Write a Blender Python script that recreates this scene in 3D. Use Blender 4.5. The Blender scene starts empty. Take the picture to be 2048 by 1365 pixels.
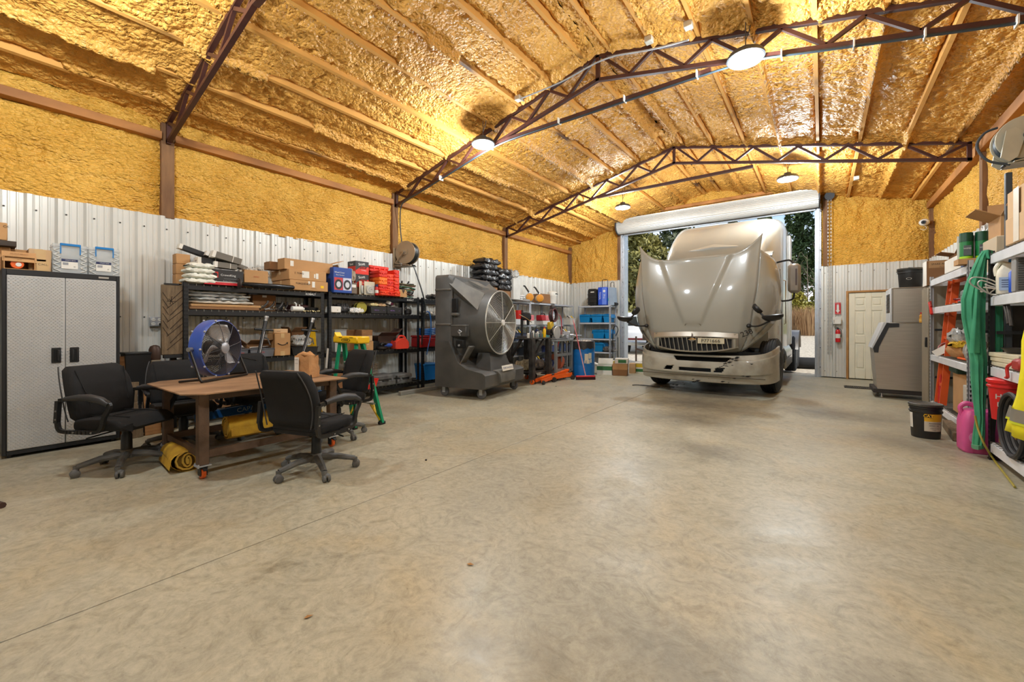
import bpy, math, random
import numpy as np
from mathutils import Vector, Matrix, Euler
random.seed(7)
PI = math.pi
R = math.radians
SC = bpy.context.scene
COL = SC.collection
# ---------------------------------------------------------------- camera
FPX, CXP, HYP, EYE = 827.7, 1024.0, 650.0, 1.29
YAW = math.atan2(620.6, 827.7)
cam_d = bpy.data.cameras.new('camera')
cam_d.sensor_width = 36
cam_d.lens = FPX / 2048 * 36
cam_d.shift_y = -32.5 / 2048
cam_d.clip_start = .05
cam_d.clip_end = 500
cam = bpy.data.objects.new('camera', cam_d)
COL.objects.link(cam)
cam.location = (0, 0, EYE)
cam.rotation_euler = (PI / 2, 0, YAW)
SC.camera = cam
SC.view_settings.view_transform = 'Standard'
SC.view_settings.look = 'None'
SC.view_settings.gamma = 1
SC.view_settings.use_curve_mapping = False
SC.view_settings.exposure = 0.03
SC.cycles.max_bounces = 8
SC.cycles.diffuse_bounces = 4
SC.cycles.caustics_reflective = False
SC.cycles.caustics_refractive = False
SC.cycles.sample_clamp_indirect = 6
LAMP_W = 205.0
LAMP_COL = (0.86, 0.95, 1.0)
# world: clear afternoon sky with thin cloud
W = bpy.data.worlds.new('World')
SC.world = W
W.use_nodes = True
nt = W.node_tree
nt.nodes.clear()
sky = nt.nodes.new('ShaderNodeTexSky')
sky.sky_type = 'NISHITA'
sky.sun_disc = False
sky.sun_elevation = R(42)
sky.sun_rotation = R(95)
sky.air_density = 1.0
bg = nt.nodes.new('ShaderNodeBackground')
bg.inputs['Strength'].default_value = .24
tc = nt.nodes.new('ShaderNodeTexCoord')
nz = nt.nodes.new('ShaderNodeTexNoise')
nz.inputs['Scale'].default_value = 5
nz.inputs['Detail'].default_value = 6
rp = nt.nodes.new('ShaderNodeValToRGB')
rp.color_ramp.elements[0].position = .48
rp.color_ramp.elements[1].position = .66
mx = nt.nodes.new('ShaderNodeMix')
mx.data_type = 'RGBA'
mx.inputs[7].default_value = (5.5, 5.6, 5.8, 1)
out = nt.nodes.new('ShaderNodeOutputWorld')
nt.links.new(tc.outputs['Generated'], nz.inputs['Vector'])
nt.links.new(nz.outputs['Fac'], rp.inputs['Fac'])
nt.links.new(rp.outputs['Color'], mx.inputs[0])
nt.links.new(sky.outputs['Color'], mx.inputs[6])
nt.links.new(mx.outputs[2], bg.inputs['Color'])
nt.links.new(bg.outputs[0], out.inputs[0])
sd = bpy.data.lights.new('sun', 'SUN')
sd.energy = 3.6
sd.angle = R(.6)
sd.color = (1, .95, .87)
sun = bpy.data.objects.new('sun', sd)
COL.objects.link(sun)
sun.rotation_euler = Vector((.70, -.22, .68)).to_track_quat('Z', 'Y').to_euler()

# ---------------------------------------------------------------- pixel -> place (for reading positions off the photograph)
ca, sa = math.cos(YAW), math.sin(YAW)
def _dir(x, y):
    return Vector((-sa * FPX + ca * (x - CXP), ca * FPX + sa * (x - CXP), HYP - y))
def onX(x, y, X):
    d = _dir(x, y); return d * (X / d.x) + Vector((0, 0, EYE))
def onY(x, y, Y):
    d = _dir(x, y); return d * (Y / d.y) + Vector((0, 0, EYE))
def onZ(x, y, Z=0.0):
    d = _dir(x, y); return d * ((Z - EYE) / d.z) + Vector((0, 0, EYE))

# ---------------------------------------------------------------- mesh builder
class G:
    def __init__(s):
        s.v = []; s.f = []; s.T = None
    def add(s, vs, fs):
        n = len(s.v)
        if s.T is not None:
            vs = [tuple(s.T @ Vector(p)) for p in vs]
        s.v += [tuple(p) for p in vs]
        s.f += [tuple(i + n for i in f) for f in fs]
        return s
    def box(s, x0, x1, y0, y1, z0, z1, ch=0.0):
        c = ((x0 + x1) / 2, (y0 + y1) / 2, (z0 + z1) / 2)
        h = (abs(x1 - x0) / 2, abs(y1 - y0) / 2, abs(z1 - z0) / 2)
        ch = min(ch, min(h) * .9)
        if ch <= 0:
            vs = [(c[0] + a * h[0], c[1] + b * h[1], c[2] + d * h[2]) for a in (-1, 1) for b in (-1, 1) for d in (-1, 1)]
            return s.add(vs, [(0, 1, 3, 2), (4, 6, 7, 5), (0, 4, 5, 1), (2, 3, 7, 6), (0, 2, 6, 4), (1, 5, 7, 3)])
        vs = []; idx = {}
        for a in (-1, 1):
            for b in (-1, 1):
                for d in (-1, 1):
                    for ax in range(3):
                        o = [h[0] - ch, h[1] - ch, h[2] - ch]; o[ax] = h[ax]
                        idx[(a, b, d, ax)] = len(vs)
                        vs.append((c[0] + a * o[0], c[1] + b * o[1], c[2] + d * o[2]))
        fs = []
        q = ((-1, -1), (1, -1), (1, 1), (-1, 1))
        def put(f):
            p = [Vector(vs[i]) for i in f]
            n = (p[1] - p[0]).cross(p[2] - p[0])
            m = sum(p, Vector()) / len(p) - Vector(c)
            fs.append(tuple(f) if n.dot(m) > 0 else tuple(reversed(f)))
        for sg in (-1, 1):
            put([idx[(sg, a, b, 0)] for a, b in q])
            put([idx[(a, sg, b, 1)] for a, b in q])
            put([idx[(a, b, sg, 2)] for a, b in q])
        for a in (-1, 1):
            for b in (-1, 1):
                put([idx[(a, b, -1, 0)], idx[(a, b, 1, 0)], idx[(a, b, 1, 1)], idx[(a, b, -1, 1)]])
                put([idx[(a, -1, b, 0)], idx[(a, 1, b, 0)], idx[(a, 1, b, 2)], idx[(a, -1, b, 2)]])
                put([idx[(-1, a, b, 1)], idx[(1, a, b, 1)], idx[(1, a, b, 2)], idx[(-1, a, b, 2)]])
                for d in (-1, 1):
                    put([idx[(a, b, d, 0)], idx[(a, b, d, 1)], idx[(a, b, d, 2)]])
        return s.add(vs, fs)
    def cbox(s, c, d, ch=0.0, rot=None):
        """box by centre and full size, optionally turned by an Euler tuple"""
        old = s.T
        m = Matrix.Translation(c)
        if rot: m = m @ Euler(rot).to_matrix().to_4x4()
        s.T = m if old is None else old @ m
        s.box(-d[0] / 2, d[0] / 2, -d[1] / 2, d[1] / 2, -d[2] / 2, d[2] / 2, ch)
        s.T = old
        return s
    def bar(s, a, b, w, h, up=(0, 0, 1)):
        """rectangular bar from a to b"""
        a, b = Vector(a), Vector(b); d = (b - a); L = d.length; d.normalize()
        u = Vector(up)
        if abs(u.dot(d)) > .98: u = Vector((1, 0, 0))
        x = d.cross(u).normalized(); y = x.cross(d).normalized()
        vs = [p + x * (i * w / 2) + y * (j * h / 2) for p in (a, b) for i, j in ((-1, -1), (1, -1), (1, 1), (-1, 1))]
        return s.add(vs, [(3, 2, 1, 0), (4, 5, 6, 7), (0, 1, 5, 4), (1, 2, 6, 5), (2, 3, 7, 6), (3, 0, 4, 7)])
    def tube(s, pts, r, n=8, cap=True, closed=False):
        pts = [Vector(p) for p in pts]; m = len(pts)
        rs = r if isinstance(r, (list, tuple)) else [r] * m
        vs = []; prev = None
        for i, p in enumerate(pts):
            if closed: d = pts[(i + 1) % m] - pts[i - 1]
            else: d = pts[min(i + 1, m - 1)] - pts[max(i - 1, 0)]
            if d.length < 1e-9: d = Vector((0, 0, 1))
            d.normalize()
            if prev is None:
                u = Vector((0, 0, 1)) if abs(d.z) < .9 else Vector((1, 0, 0))
            else: u = prev
            x = d.cross(u)
            if x.length < 1e-6: x = d.cross(Vector((0, 1, 0.01)))
            x.normalize(); y = x.cross(d).normalized(); prev = y
            for k in range(n):
                t = 2 * PI * k / n
                vs.append(p + (x * math.cos(t) + y * math.sin(t)) * rs[i])
        fs = []
        for i in range(m if closed else m - 1):
            a = i * n; b = ((i + 1) % m) * n
            for k in range(n):
                k2 = (k + 1) % n
                fs.append((a + k, b + k, b + k2, a + k2))
        if cap and not closed:
            fs.append(tuple(range(n))); fs.append(tuple(reversed(range((m - 1) * n, m * n))))
        return s.add(vs, fs)
    def cyl(s, a, b, r, r2=None, n=16):
        return s.tube([a, b], [r, r if r2 is None else r2], n)
    def lathe(s, prof, n=20, c=(0, 0, 0), M=None, cap=True):
        """profile of (radius, height) turned about z, optionally under matrix M"""
        vs = []
        for r, z in prof:
            for k in range(n):
                t = 2 * PI * k / n
                p = Vector((r * math.cos(t), r * math.sin(t), z))
                if M is not None: p = M @ p
                vs.append(p + Vector(c))
        fs = []
        for i in range(len(prof) - 1):
            for k in range(n):
                k2 = (k + 1) % n
                fs.append((i * n + k, i * n + k2, (i + 1) * n + k2, (i + 1) * n + k))
        if cap:
            fs.append(tuple(reversed(range(n)))); m = (len(prof) - 1) * n
            fs.append(tuple(range(m, m + n)))
        return s.add(vs, fs)
    def prism(s, poly, a, b, axis='y'):
        """2-D outline pushed from a to b along an axis; (p,q) are the two other axes in order"""
        n = len(poly)
        def mk(p, t):
            return {'x': (t, p[0], p[1]), 'y': (p[0], t, p[1]), 'z': (p[0], p[1], t)}[axis]
        vs = [mk(p, a) for p in poly] + [mk(p, b) for p in poly]
        fs = [tuple(range(n)), tuple(reversed(range(n, 2 * n)))]
        fs += [(i, i + n, (i + 1) % n + n, (i + 1) % n) for i in range(n)]
        return s.add(vs, fs)
    def grid(s, rows, thick=None, closed=False):
        """rows of points -> sheet"""
        m, n = len(rows), len(rows[0])
        vs = [p for r in rows for p in r]
        fs = []
        for i in range(m - 1):
            for j in range(n if closed else n - 1):
                j2 = (j + 1) % n
                fs.append((i * n + j, i * n + j2, (i + 1) * n + j2, (i + 1) * n + j))
        return s.add(vs, fs)
    def loft(s, rings, cap=True):
        n = len(rings[0])
        s.grid(rings, closed=True)
        k = len(s.v) - n * len(rings)
        if cap:
            s.f.append(tuple(reversed(range(k, k + n)))); e = len(s.v)
            s.f.append(tuple(range(e - n, e)))
        return s
    def blob(s, c, rx, ry, rz, n=10, m=7, jit=0.0, seed=0, flat=None):
        rnd = random.Random(seed); rows = []
        for i in range(m + 1):
            a = PI * i / m; row = []
            for k in range(n):
                t = 2 * PI * k / n; j = 1 + rnd.uniform(-jit, jit)
                z = math.cos(a) * rz * j
                if flat is not None: z = max(z, flat)
                row.append((c[0] + math.sin(a) * math.cos(t) * rx * j, c[1] + math.sin(a) * math.sin(t) * ry * j, c[2] + z))
            rows.append(row)
        rows.reverse()
        return s.grid(rows, closed=True)

def rrect(x0, x1, y0, y1, r, n=4):
    p = []
    for cx, cy, a0 in ((x1 - r, y1 - r, 0), (x0 + r, y1 - r, 90), (x0 + r, y0 + r, 180), (x1 - r, y0 + r, 270)):
        for k in range(n + 1):
            a = R(a0 + 90 * k / n)
            p.append((cx + r * math.cos(a), cy + r * math.sin(a)))
    return p
def arc(c, r, a0, a1, n, plane='xz'):
    o = []
    for k in range(n + 1):
        a = R(a0 + (a1 - a0) * k / n); u, v = r * math.cos(a), r * math.sin(a)
        o.append({'xz': (c[0] + u, c[1], c[2] + v), 'yz': (c[0], c[1] + u, c[2] + v), 'xy': (c[0] + u, c[1] + v, c[2])}[plane])
    return o
def smoothline(pts, n=6):
    """Catmull-Rom through points"""
    P = [Vector(p) for p in pts]; o = []
    for i in range(len(P) - 1):
        a = P[max(i - 1, 0)]; b = P[i]; c = P[i + 1]; d = P[min(i + 2, len(P) - 1)]
        for k in range(n):
            t = k / n
            o.append(.5 * ((2 * b) + (c - a) * t + (2 * a - 5 * b + 4 * c - d) * t * t + (3 * b - a - 3 * c + d) * t ** 3))
    o.append(P[-1])
    return o

def mesh(name, g, mat, smooth=True):
    me = bpy.data.meshes.new(name)
    me.from_pydata([tuple(p) for p in g.v], [], g.f)
    if mat is not None: me.materials.append(mat)
    if smooth:
        me.shade_smooth()
        me.set_sharp_from_angle(angle=R(38))
    return me
def thing(name, label, cat, loc=(0, 0, 0), rz=0.0, group=None):
    o = bpy.data.objects.new(name, None); COL.objects.link(o)
    o.location = loc; o.rotation_euler = (0, 0, rz); o.empty_display_size = .1
    o['label'] = label; o['category'] = cat
    if group: o['group'] = group
    return o
def part(name, g, mat, parent, label=None, stuff=False, smooth=True):
    o = bpy.data.objects.new(name, g if isinstance(g, bpy.types.Mesh) else mesh(name, g, mat, smooth))
    COL.objects.link(o); o.parent = parent
    if label: o['label'] = label
    if stuff: o['kind'] = 'stuff'
    return o
def solo(name, g, mat, label, cat, loc=(0, 0, 0), rz=0.0, group=None, kind=None):
    o = bpy.data.objects.new(name, g if isinstance(g, bpy.types.Mesh) else mesh(name, g, mat)); COL.objects.link(o)
    o.location = loc; o.rotation_euler = (0, 0, rz)
    o['label'] = label; o['category'] = cat
    if group: o['group'] = group
    if kind: o['kind'] = kind
    return o
def struct(name, g, mat, parent=None):
    o = bpy.data.objects.new(name, mesh(name, g, mat) if g is not None else None); COL.objects.link(o)
    o['kind'] = 'structure'
    if parent: o.parent = parent
    return o
KIDS = {}
def dup(o, loc, rz=None, label=None, group=None, scale=None):
    """a copy of a thing with copies of its parts and sub-parts"""
    def cp(a, par):
        c = a.copy(); COL.objects.link(c)
        if par: c.parent = par
        for ch in a.children: cp(ch, c)
        return c
    c = cp(o, None)
    c.location = loc
    if rz is not None: c.rotation_euler = (0, 0, rz)
    if label: c['label'] = label
    if group: c['group'] = group
    if scale: c.scale = scale
    return c
_TX = {}
def text(s, size, mat, parent, loc, face='+x', name='lettering', bold=0.0, spin=0.0, stretch=1.0):
    """flat printed lettering centred at loc, reading properly from the side it faces"""
    key = (s, mat.name, bold)
    if key not in _TX:
        cu = bpy.data.curves.new('lettering', 'FONT'); cu.body = s; cu.size = 1; cu.align_x = 'CENTER'; cu.align_y = 'CENTER'
        cu.resolution_u = 2; cu.offset = bold; cu.extrude = .01
        ob = bpy.data.objects.new('lettering', cu)
        me = bpy.data.meshes.new_from_object(ob); me.name = 'lettering'
        bpy.data.objects.remove(ob); bpy.data.curves.remove(cu)
        me.materials.clear(); me.materials.append(mat)
        _TX[key] = me
    o = bpy.data.objects.new(name, _TX[key]); COL.objects.link(o); o.parent = parent
    ax = {'+x': ((0, 1, 0), (0, 0, 1), (1, 0, 0)), '-x': ((0, -1, 0), (0, 0, 1), (-1, 0, 0)),
          '-y': ((1, 0, 0), (0, 0, 1), (0, -1, 0)), '+z': ((1, 0, 0), (0, 1, 0), (0, 0, 1))}[face]
    m = Matrix(ax).transposed() @ Matrix.Rotation(spin, 3, 'Z')
    m = m.to_4x4() @ Matrix.Diagonal((size * stretch, size, size * .15, 1))
    o.matrix_local = Matrix.Translation(loc) @ m
    return o

# ---------------------------------------------------------------- materials
def lin(c):
    return tuple((v / 255 / 12.92 if v / 255 <= .04045 else ((v / 255 + .055) / 1.055) ** 2.4) for v in c)
MATS = {}
def mat(name, c, rough=.55, metal=0.0, var=.12, sc=5.0, bump=0.0, bsc=60.0, spec=.5, c2=None, alpha=1.0, emit=0.0, coat=0.0, stretch=None, det=4.0, ramp=None):
    if name in MATS: return MATS[name]
    m = bpy.data.materials.new(name); m.use_nodes = True
    nt = m.node_tree; b = nt.nodes['Principled BSDF']; L = nt.links.new
    a = lin(c); b2 = lin(c2) if c2 else tuple(v * (1 - var) for v in a)
    a = a if c2 else tuple(min(1, v * (1 + var * .5)) for v in a)
    tcn = nt.nodes.new('ShaderNodeTexCoord'); mp = nt.nodes.new('ShaderNodeMapping')
    L(tcn.outputs['Object'], mp.inputs['Vector'])
    if stretch: mp.inputs['Scale'].default_value = stretch
    n1 = nt.nodes.new('ShaderNodeTexNoise'); n1.inputs['Scale'].default_value = sc; n1.inputs['Detail'].default_value = det
    L(mp.outputs[0], n1.inputs['Vector'])
    r = nt.nodes.new('ShaderNodeValToRGB')
    r.color_ramp.elements[0].position, r.color_ramp.elements[1].position = ramp or (.3, .7)
    r.color_ramp.elements[0].color = (*b2, 1); r.color_ramp.elements[1].color = (*a, 1)
    L(n1.outputs['Fac'], r.inputs['Fac']); L(r.outputs['Color'], b.inputs['Base Color'])
    b.inputs['Roughness'].default_value = rough; b.inputs['Metallic'].default_value = metal
    b.inputs['Specular IOR Level'].default_value = spec
    if coat: b.inputs['Coat Weight'].default_value = coat; b.inputs['Coat Roughness'].default_value = .08
    if alpha < 1: b.inputs['Alpha'].default_value = alpha
    if emit:
        b.inputs['Emission Color'].default_value = (*lin(c), 1); b.inputs['Emission Strength'].default_value = emit
    if bump:
        n2 = nt.nodes.new('ShaderNodeTexNoise'); n2.inputs['Scale'].default_value = bsc; n2.inputs['Detail'].default_value = 3
        L(mp.outputs[0], n2.inputs['Vector'])
        bp = nt.nodes.new('ShaderNodeBump'); bp.inputs['Strength'].default_value = min(1, bump); bp.inputs['Distance'].default_value = .01
        L(n2.outputs['Fac'], bp.inputs['Height']); L(bp.outputs[0], b.inputs['Normal'])
    MATS[name] = m
    return m
black_plastic = mat('black_plastic', (24, 24, 25), .42, var=.3)
black_fabric = mat('black_fabric', (20, 20, 21), .9, bump=.25, bsc=900, var=.25, sc=9)
black_steel = mat('black_powder_steel', (34, 35, 37), .45, metal=.2, var=.2)
dark_rubber = mat('dark_rubber', (33, 33, 34), .8, var=.3, bump=.2, bsc=90)
grey_plastic = mat('grey_plastic', (105, 106, 108), .5)
dusty_plastic = mat('dusty_black_plastic', (52, 52, 52), .65, c2=(108, 108, 106), sc=9, ramp=(.35, .85))
white_plastic = mat('white_plastic', (226, 224, 216), .4)
white_paint = mat('white_paint', (222, 222, 218), .45, var=.06)
paper = mat('paper_white', (228, 224, 214), .8, var=.08)
cardb = mat('cardboard', (186, 142, 94), .85, var=.14, sc=3, bump=.08, bsc=40)
cardb2 = mat('cardboard_pale', (205, 170, 128), .85, var=.12, sc=3)
cardb3 = mat('cardboard_brown', (140, 100, 64), .85, var=.18, sc=3)
kraft = mat('kraft_paper', (192, 142, 92), .8, var=.2, sc=8, bump=.6, bsc=22)
tape = mat('packing_tape', (206, 172, 122), .3, var=.1)
ink = mat('black_ink', (26, 24, 24), .7)
red = mat('red_paint', (196, 34, 26), .42, var=.15)
orange_red = mat('orange_red_plastic', (232, 70, 38), .45, var=.14)
orange = mat('orange_plastic', (236, 98, 22), .42, var=.12)
yellow = mat('yellow_plastic', (244, 196, 20), .42, var=.1)
yellow_canvas = mat('yellow_canvas', (212, 168, 40), .85, c2=(160, 118, 30), sc=7, bump=.25, bsc=70)
blue = mat('blue_plastic', (20, 110, 180), .42, var=.15)
blue_paint = mat('blue_paint', (52, 84, 168), .35, var=.12, coat=.3)
royal = mat('royal_blue_print', (32, 70, 150), .5, var=.1)
navy = mat('navy_print', (30, 42, 84), .5)
green = mat('green_fibreglass', (0, 148, 104), .45, var=.12)
green_cloth = mat('green_cloth', (70, 158, 118), .9, c2=(52, 132, 98), sc=5, bump=.25, bsc=300)
chrome = mat('chrome', (200, 200, 202), .15, metal=1, var=.05)
steel = mat('bare_steel', (165, 163, 160), .38, metal=.9, var=.2, sc=8)
stainless = mat('brushed_stainless', (196, 188, 176), .32, metal=.85, var=.12, sc=3, stretch=(1, 1, 30))
galv = mat('galvanised_steel', (190, 194, 200), .4, metal=.6, var=.12, sc=12)
grey_rack = mat('pale_grey_rack_paint', (196, 200, 208), .38, metal=.2, var=.06)
rust = mat('rusty_steel', (116, 92, 74), .6, metal=.25, c2=(80, 62, 48), sc=6, bump=.15, bsc=80)
rust_top = mat('rusted_plate', (186, 148, 112), .5, metal=.2, c2=(118, 90, 68), sc=4.5, det=8, bump=.1, bsc=30, stretch=(1, .45, 1))
dark_steel = mat('dark_mill_steel', (78, 74, 70), .5, metal=.5, c2=(50, 46, 44), sc=8)
maroon_steel = mat('red_oxide_primer_steel', (74, 40, 34), .45, metal=.1, var=.25, sc=7)
wood = mat('rough_lumber', (176, 128, 78), .8, c2=(138, 94, 54), sc=4, stretch=(1, 1, 9), bump=.15, bsc=30)
wood_dark = mat('old_timber', (124, 104, 78), .85, c2=(88, 72, 52), sc=6, stretch=(6, 6, 1), bump=.3, bsc=40)
pink = mat('pink_plastic', (214, 88, 150), .4, var=.12)
hivis = mat('hi_vis_yellow', (240, 228, 20), .75, var=.12, sc=6)
clear_plastic = mat('clear_plastic', (214, 218, 218), .18, alpha=.38, var=.05)
film = mat('crumpled_film', (198, 198, 194), .22, alpha=.8, bump=1.0, bsc=28, var=.2)
dark_film = mat('black_film', (54, 53, 54), .25, bump=1.0, bsc=22, var=.3)
foam_white = mat('white_foam', (226, 226, 212), .7, bump=.8, bsc=22, var=.06)
glass_dark = mat('dark_glass', (26, 32, 38), .06, var=.05)
# ---------------------------------------------------------------- room dimensions
XL, XR, YB, YF = -6.98, 1.88, -6.0, 12.75
ZL = 2.73                                  # top of the metal liner
XRIDGE = -2.5
def roof(x): return 5.06 - .24 * abs(x - XRIDGE)
TRUSS_Y = (-2.03, 1.66, 5.33, 9.03)
PURL = [.19 + .5615 * k for k in range(8)]

def _h(i, j, s):
    v = np.sin(i * 127.1 + j * 311.7 + s * 74.7) * 43758.5453
    return v - np.floor(v)
def vn(x, y, s=0):
    xi, yi = np.floor(x), np.floor(y); fx, fy = x - xi, y - yi
    fx = fx * fx * (3 - 2 * fx); fy = fy * fy * (3 - 2 * fy)
    a, b, c, d = _h(xi, yi, s), _h(xi + 1, yi, s), _h(xi, yi + 1, s), _h(xi + 1, yi + 1, s)
    return (a * (1 - fx) + b * fx) * (1 - fy) + (c * (1 - fx) + d * fx) * fy
def fbm(x, y, s=0, o=4, g=.5):
    t = 0; a = 1; n = 0
    for k in range(o):
        t = t + a * vn(x * 2 ** k, y * 2 ** k, s + k * 11); n += a; a *= g
    return t / n
def np_mesh(name, P, mask=None, mat_=None, parent=None, flip=False):
    """grid of points (m,n,3) -> smooth mesh object"""
    m, n, _ = P.shape
    idx = np.arange(m * n).reshape(m, n)
    q = np.stack([idx[:-1, :-1], idx[:-1, 1:], idx[1:, 1:], idx[1:, :-1]], -1).reshape(-1, 4)
    if flip: q = q[:, ::-1]
    if mask is not None: q = q[mask[:-1, :-1].reshape(-1)]
    used = np.unique(q); re = -np.ones(m * n, int); re[used] = np.arange(len(used))
    v = P.reshape(-1, 3)[used]; q = re[q]
    me = bpy.data.meshes.new(name)
    me.vertices.add(len(v)); me.vertices.foreach_set('co', v.astype(np.float32).ravel())
    me.loops.add(q.size); me.loops.foreach_set('vertex_index', q.ravel().astype(np.int32))
    me.polygons.add(len(q)); me.polygons.foreach_set('loop_start', np.arange(0, q.size, 4, dtype=np.int32))
    me.update(calc_edges=True)
    me.shade_smooth(); me.materials.append(mat_)
    o = bpy.data.objects.new(name, me); COL.objects.link(o)
    if parent: o.parent = parent
    return o

# ---- special materials
def concrete_mat():
    m = bpy.data.materials.new('worn_concrete'); m.use_nodes = True
    nt = m.node_tree; b = nt.nodes['Principled BSDF']; L = nt.links.new; N = nt.nodes.new
    tcn = N('ShaderNodeTexCoord')
    def noise(sc, det=5, rough=.55, dist=0.0, off=0):
        mp = N('ShaderNodeMapping'); mp.inputs['Location'].default_value = (off, off * .7, 0); L(tcn.outputs['Object'], mp.inputs[0])
        n = N('ShaderNodeTexNoise'); n.inputs['Scale'].default_value = sc; n.inputs['Detail'].default_value = det
        n.inputs['Roughness'].default_value = rough; n.inputs['Distortion'].default_value = dist
        L(mp.outputs[0], n.inputs['Vector']); return n.outputs['Fac']
    def ramp(f, p0, p1, c0, c1):
        r = N('ShaderNodeValToRGB'); e = r.color_ramp.elements
        e[0].position, e[1].position = p0, p1; e[0].color = (*c0, 1); e[1].color = (*c1, 1); L(f, r.inputs[0]); return r.outputs[0]
    def mixc(f, a, c, mode='MIX'):
        x = N('ShaderNodeMix'); x.data_type = 'RGBA'; x.blend_type = mode
        if isinstance(f, float): x.inputs[0].default_value = f
        else: L(f, x.inputs[0])
        L(a, x.inputs[6])
        if isinstance(c, tuple): x.inputs[7].default_value = (*c, 1)
        else: L(c, x.inputs[7])
        return x.outputs[2]
    base = ramp(noise(.55, 6, .6, .6), .32, .68, lin((160, 156, 138)), lin((186, 180, 158)))
    tan = ramp(noise(.9, 5, .6, 1.0, 7), .5, .72, (0, 0, 0), (1, 1, 1))
    c = mixc(tan, base, lin((182, 170, 140)))
    fine = ramp(noise(22, 8, .75), .3, .7, (.76, .76, .76), (1.1, 1.1, 1.1)); c = mixc(1.0, c, fine, 'MULTIPLY')
    sw = ramp(noise(5, 9, .75, 3.0, 3), .32, .54, (.70, .69, .66), (1, 1, 1)); c = mixc(1.0, c, sw, 'MULTIPLY')
    spk = ramp(noise(46, 3, .6, 0, 5), .24, .34, (.62, .6, .56), (1, 1, 1)); c = mixc(1.0, c, spk, 'MULTIPLY')
    blot = ramp(noise(1.35, 7, .72, 1.2, 21), .6, .76, (1, 1, 1), (.6, .58, .54)); c = mixc(1.0, c, blot, 'MULTIPLY')
    # oil stains, each with a place of its own
    stains = [(-.45, 1.60, .28, .10), (-.85, 1.35, .16, .07), (-1.1, 1.27, .12, .05), (.2, 1.95, .2, .1), (-.52, 1.27, .1, .05),
              (.65, 6.2, .5, .16), (-1.5, 6.0, .6, .3), (-1.6, 7.2, .8, .4), (-1.9, 8.6, .9, .4), (.2, 7.6, .6, .3), (-.1, .95, .12, .06), (-1.0, 4.6, .4, .2)]
    sep = N('ShaderNodeSeparateXYZ'); L(tcn.outputs['Object'], sep.inputs[0])
    wob = noise(5, 6, .7, 0, 40)
    acc = None
    def mth(op, a, bb=None):
        n = N('ShaderNodeMath'); n.operation = op
        for i, q in enumerate((a, bb)):
            if q is None: continue
            if isinstance(q, (int, float)): n.inputs[i].default_value = q
            else: L(q, n.inputs[i])
        return n.outputs[0]
    for sx, sy, rr, st in stains:
        dx = mth('MULTIPLY', mth('SUBTRACT', sep.outputs[0], sx), .8 / rr); dy = mth('MULTIPLY', mth('SUBTRACT', sep.outputs[1], sy), 1 / rr)
        d = mth('SQRT', mth('ADD', mth('MULTIPLY', dx, dx), mth('MULTIPLY', dy, dy)))
        k = mth('SUBTRACT', mth('ADD', 1.15, mth('MULTIPLY', wob, -.0)), mth('ADD', d, mth('MULTIPLY', mth('SUBTRACT', wob, .5), 1.6)))
        k = mth('MULTIPLY', mth('MAXIMUM', mth('MINIMUM', k, 1.0), 0.0), .2 + st * 1.2)
        acc = k if acc is None else mth('MAXIMUM', acc, k)
    c = mixc(acc, c, lin((70, 66, 60)))
    L(c, b.inputs['Base Color'])
    rg = ramp(noise(1.1, 6, .6, .8, 11), .3, .7, (.28,) * 3, (.56,) * 3); L(rg, b.inputs['Roughness'])
    b.inputs['Specular IOR Level'].default_value = .5
    bp = N('ShaderNodeBump'); bp.inputs['Strength'].default_value = .12; bp.inputs['Distance'].default_value = .004
    L(noise(30, 5, .6), bp.inputs['Height']); L(bp.outputs[0], b.inputs['Normal'])
    return m
concrete = concrete_mat()
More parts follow.
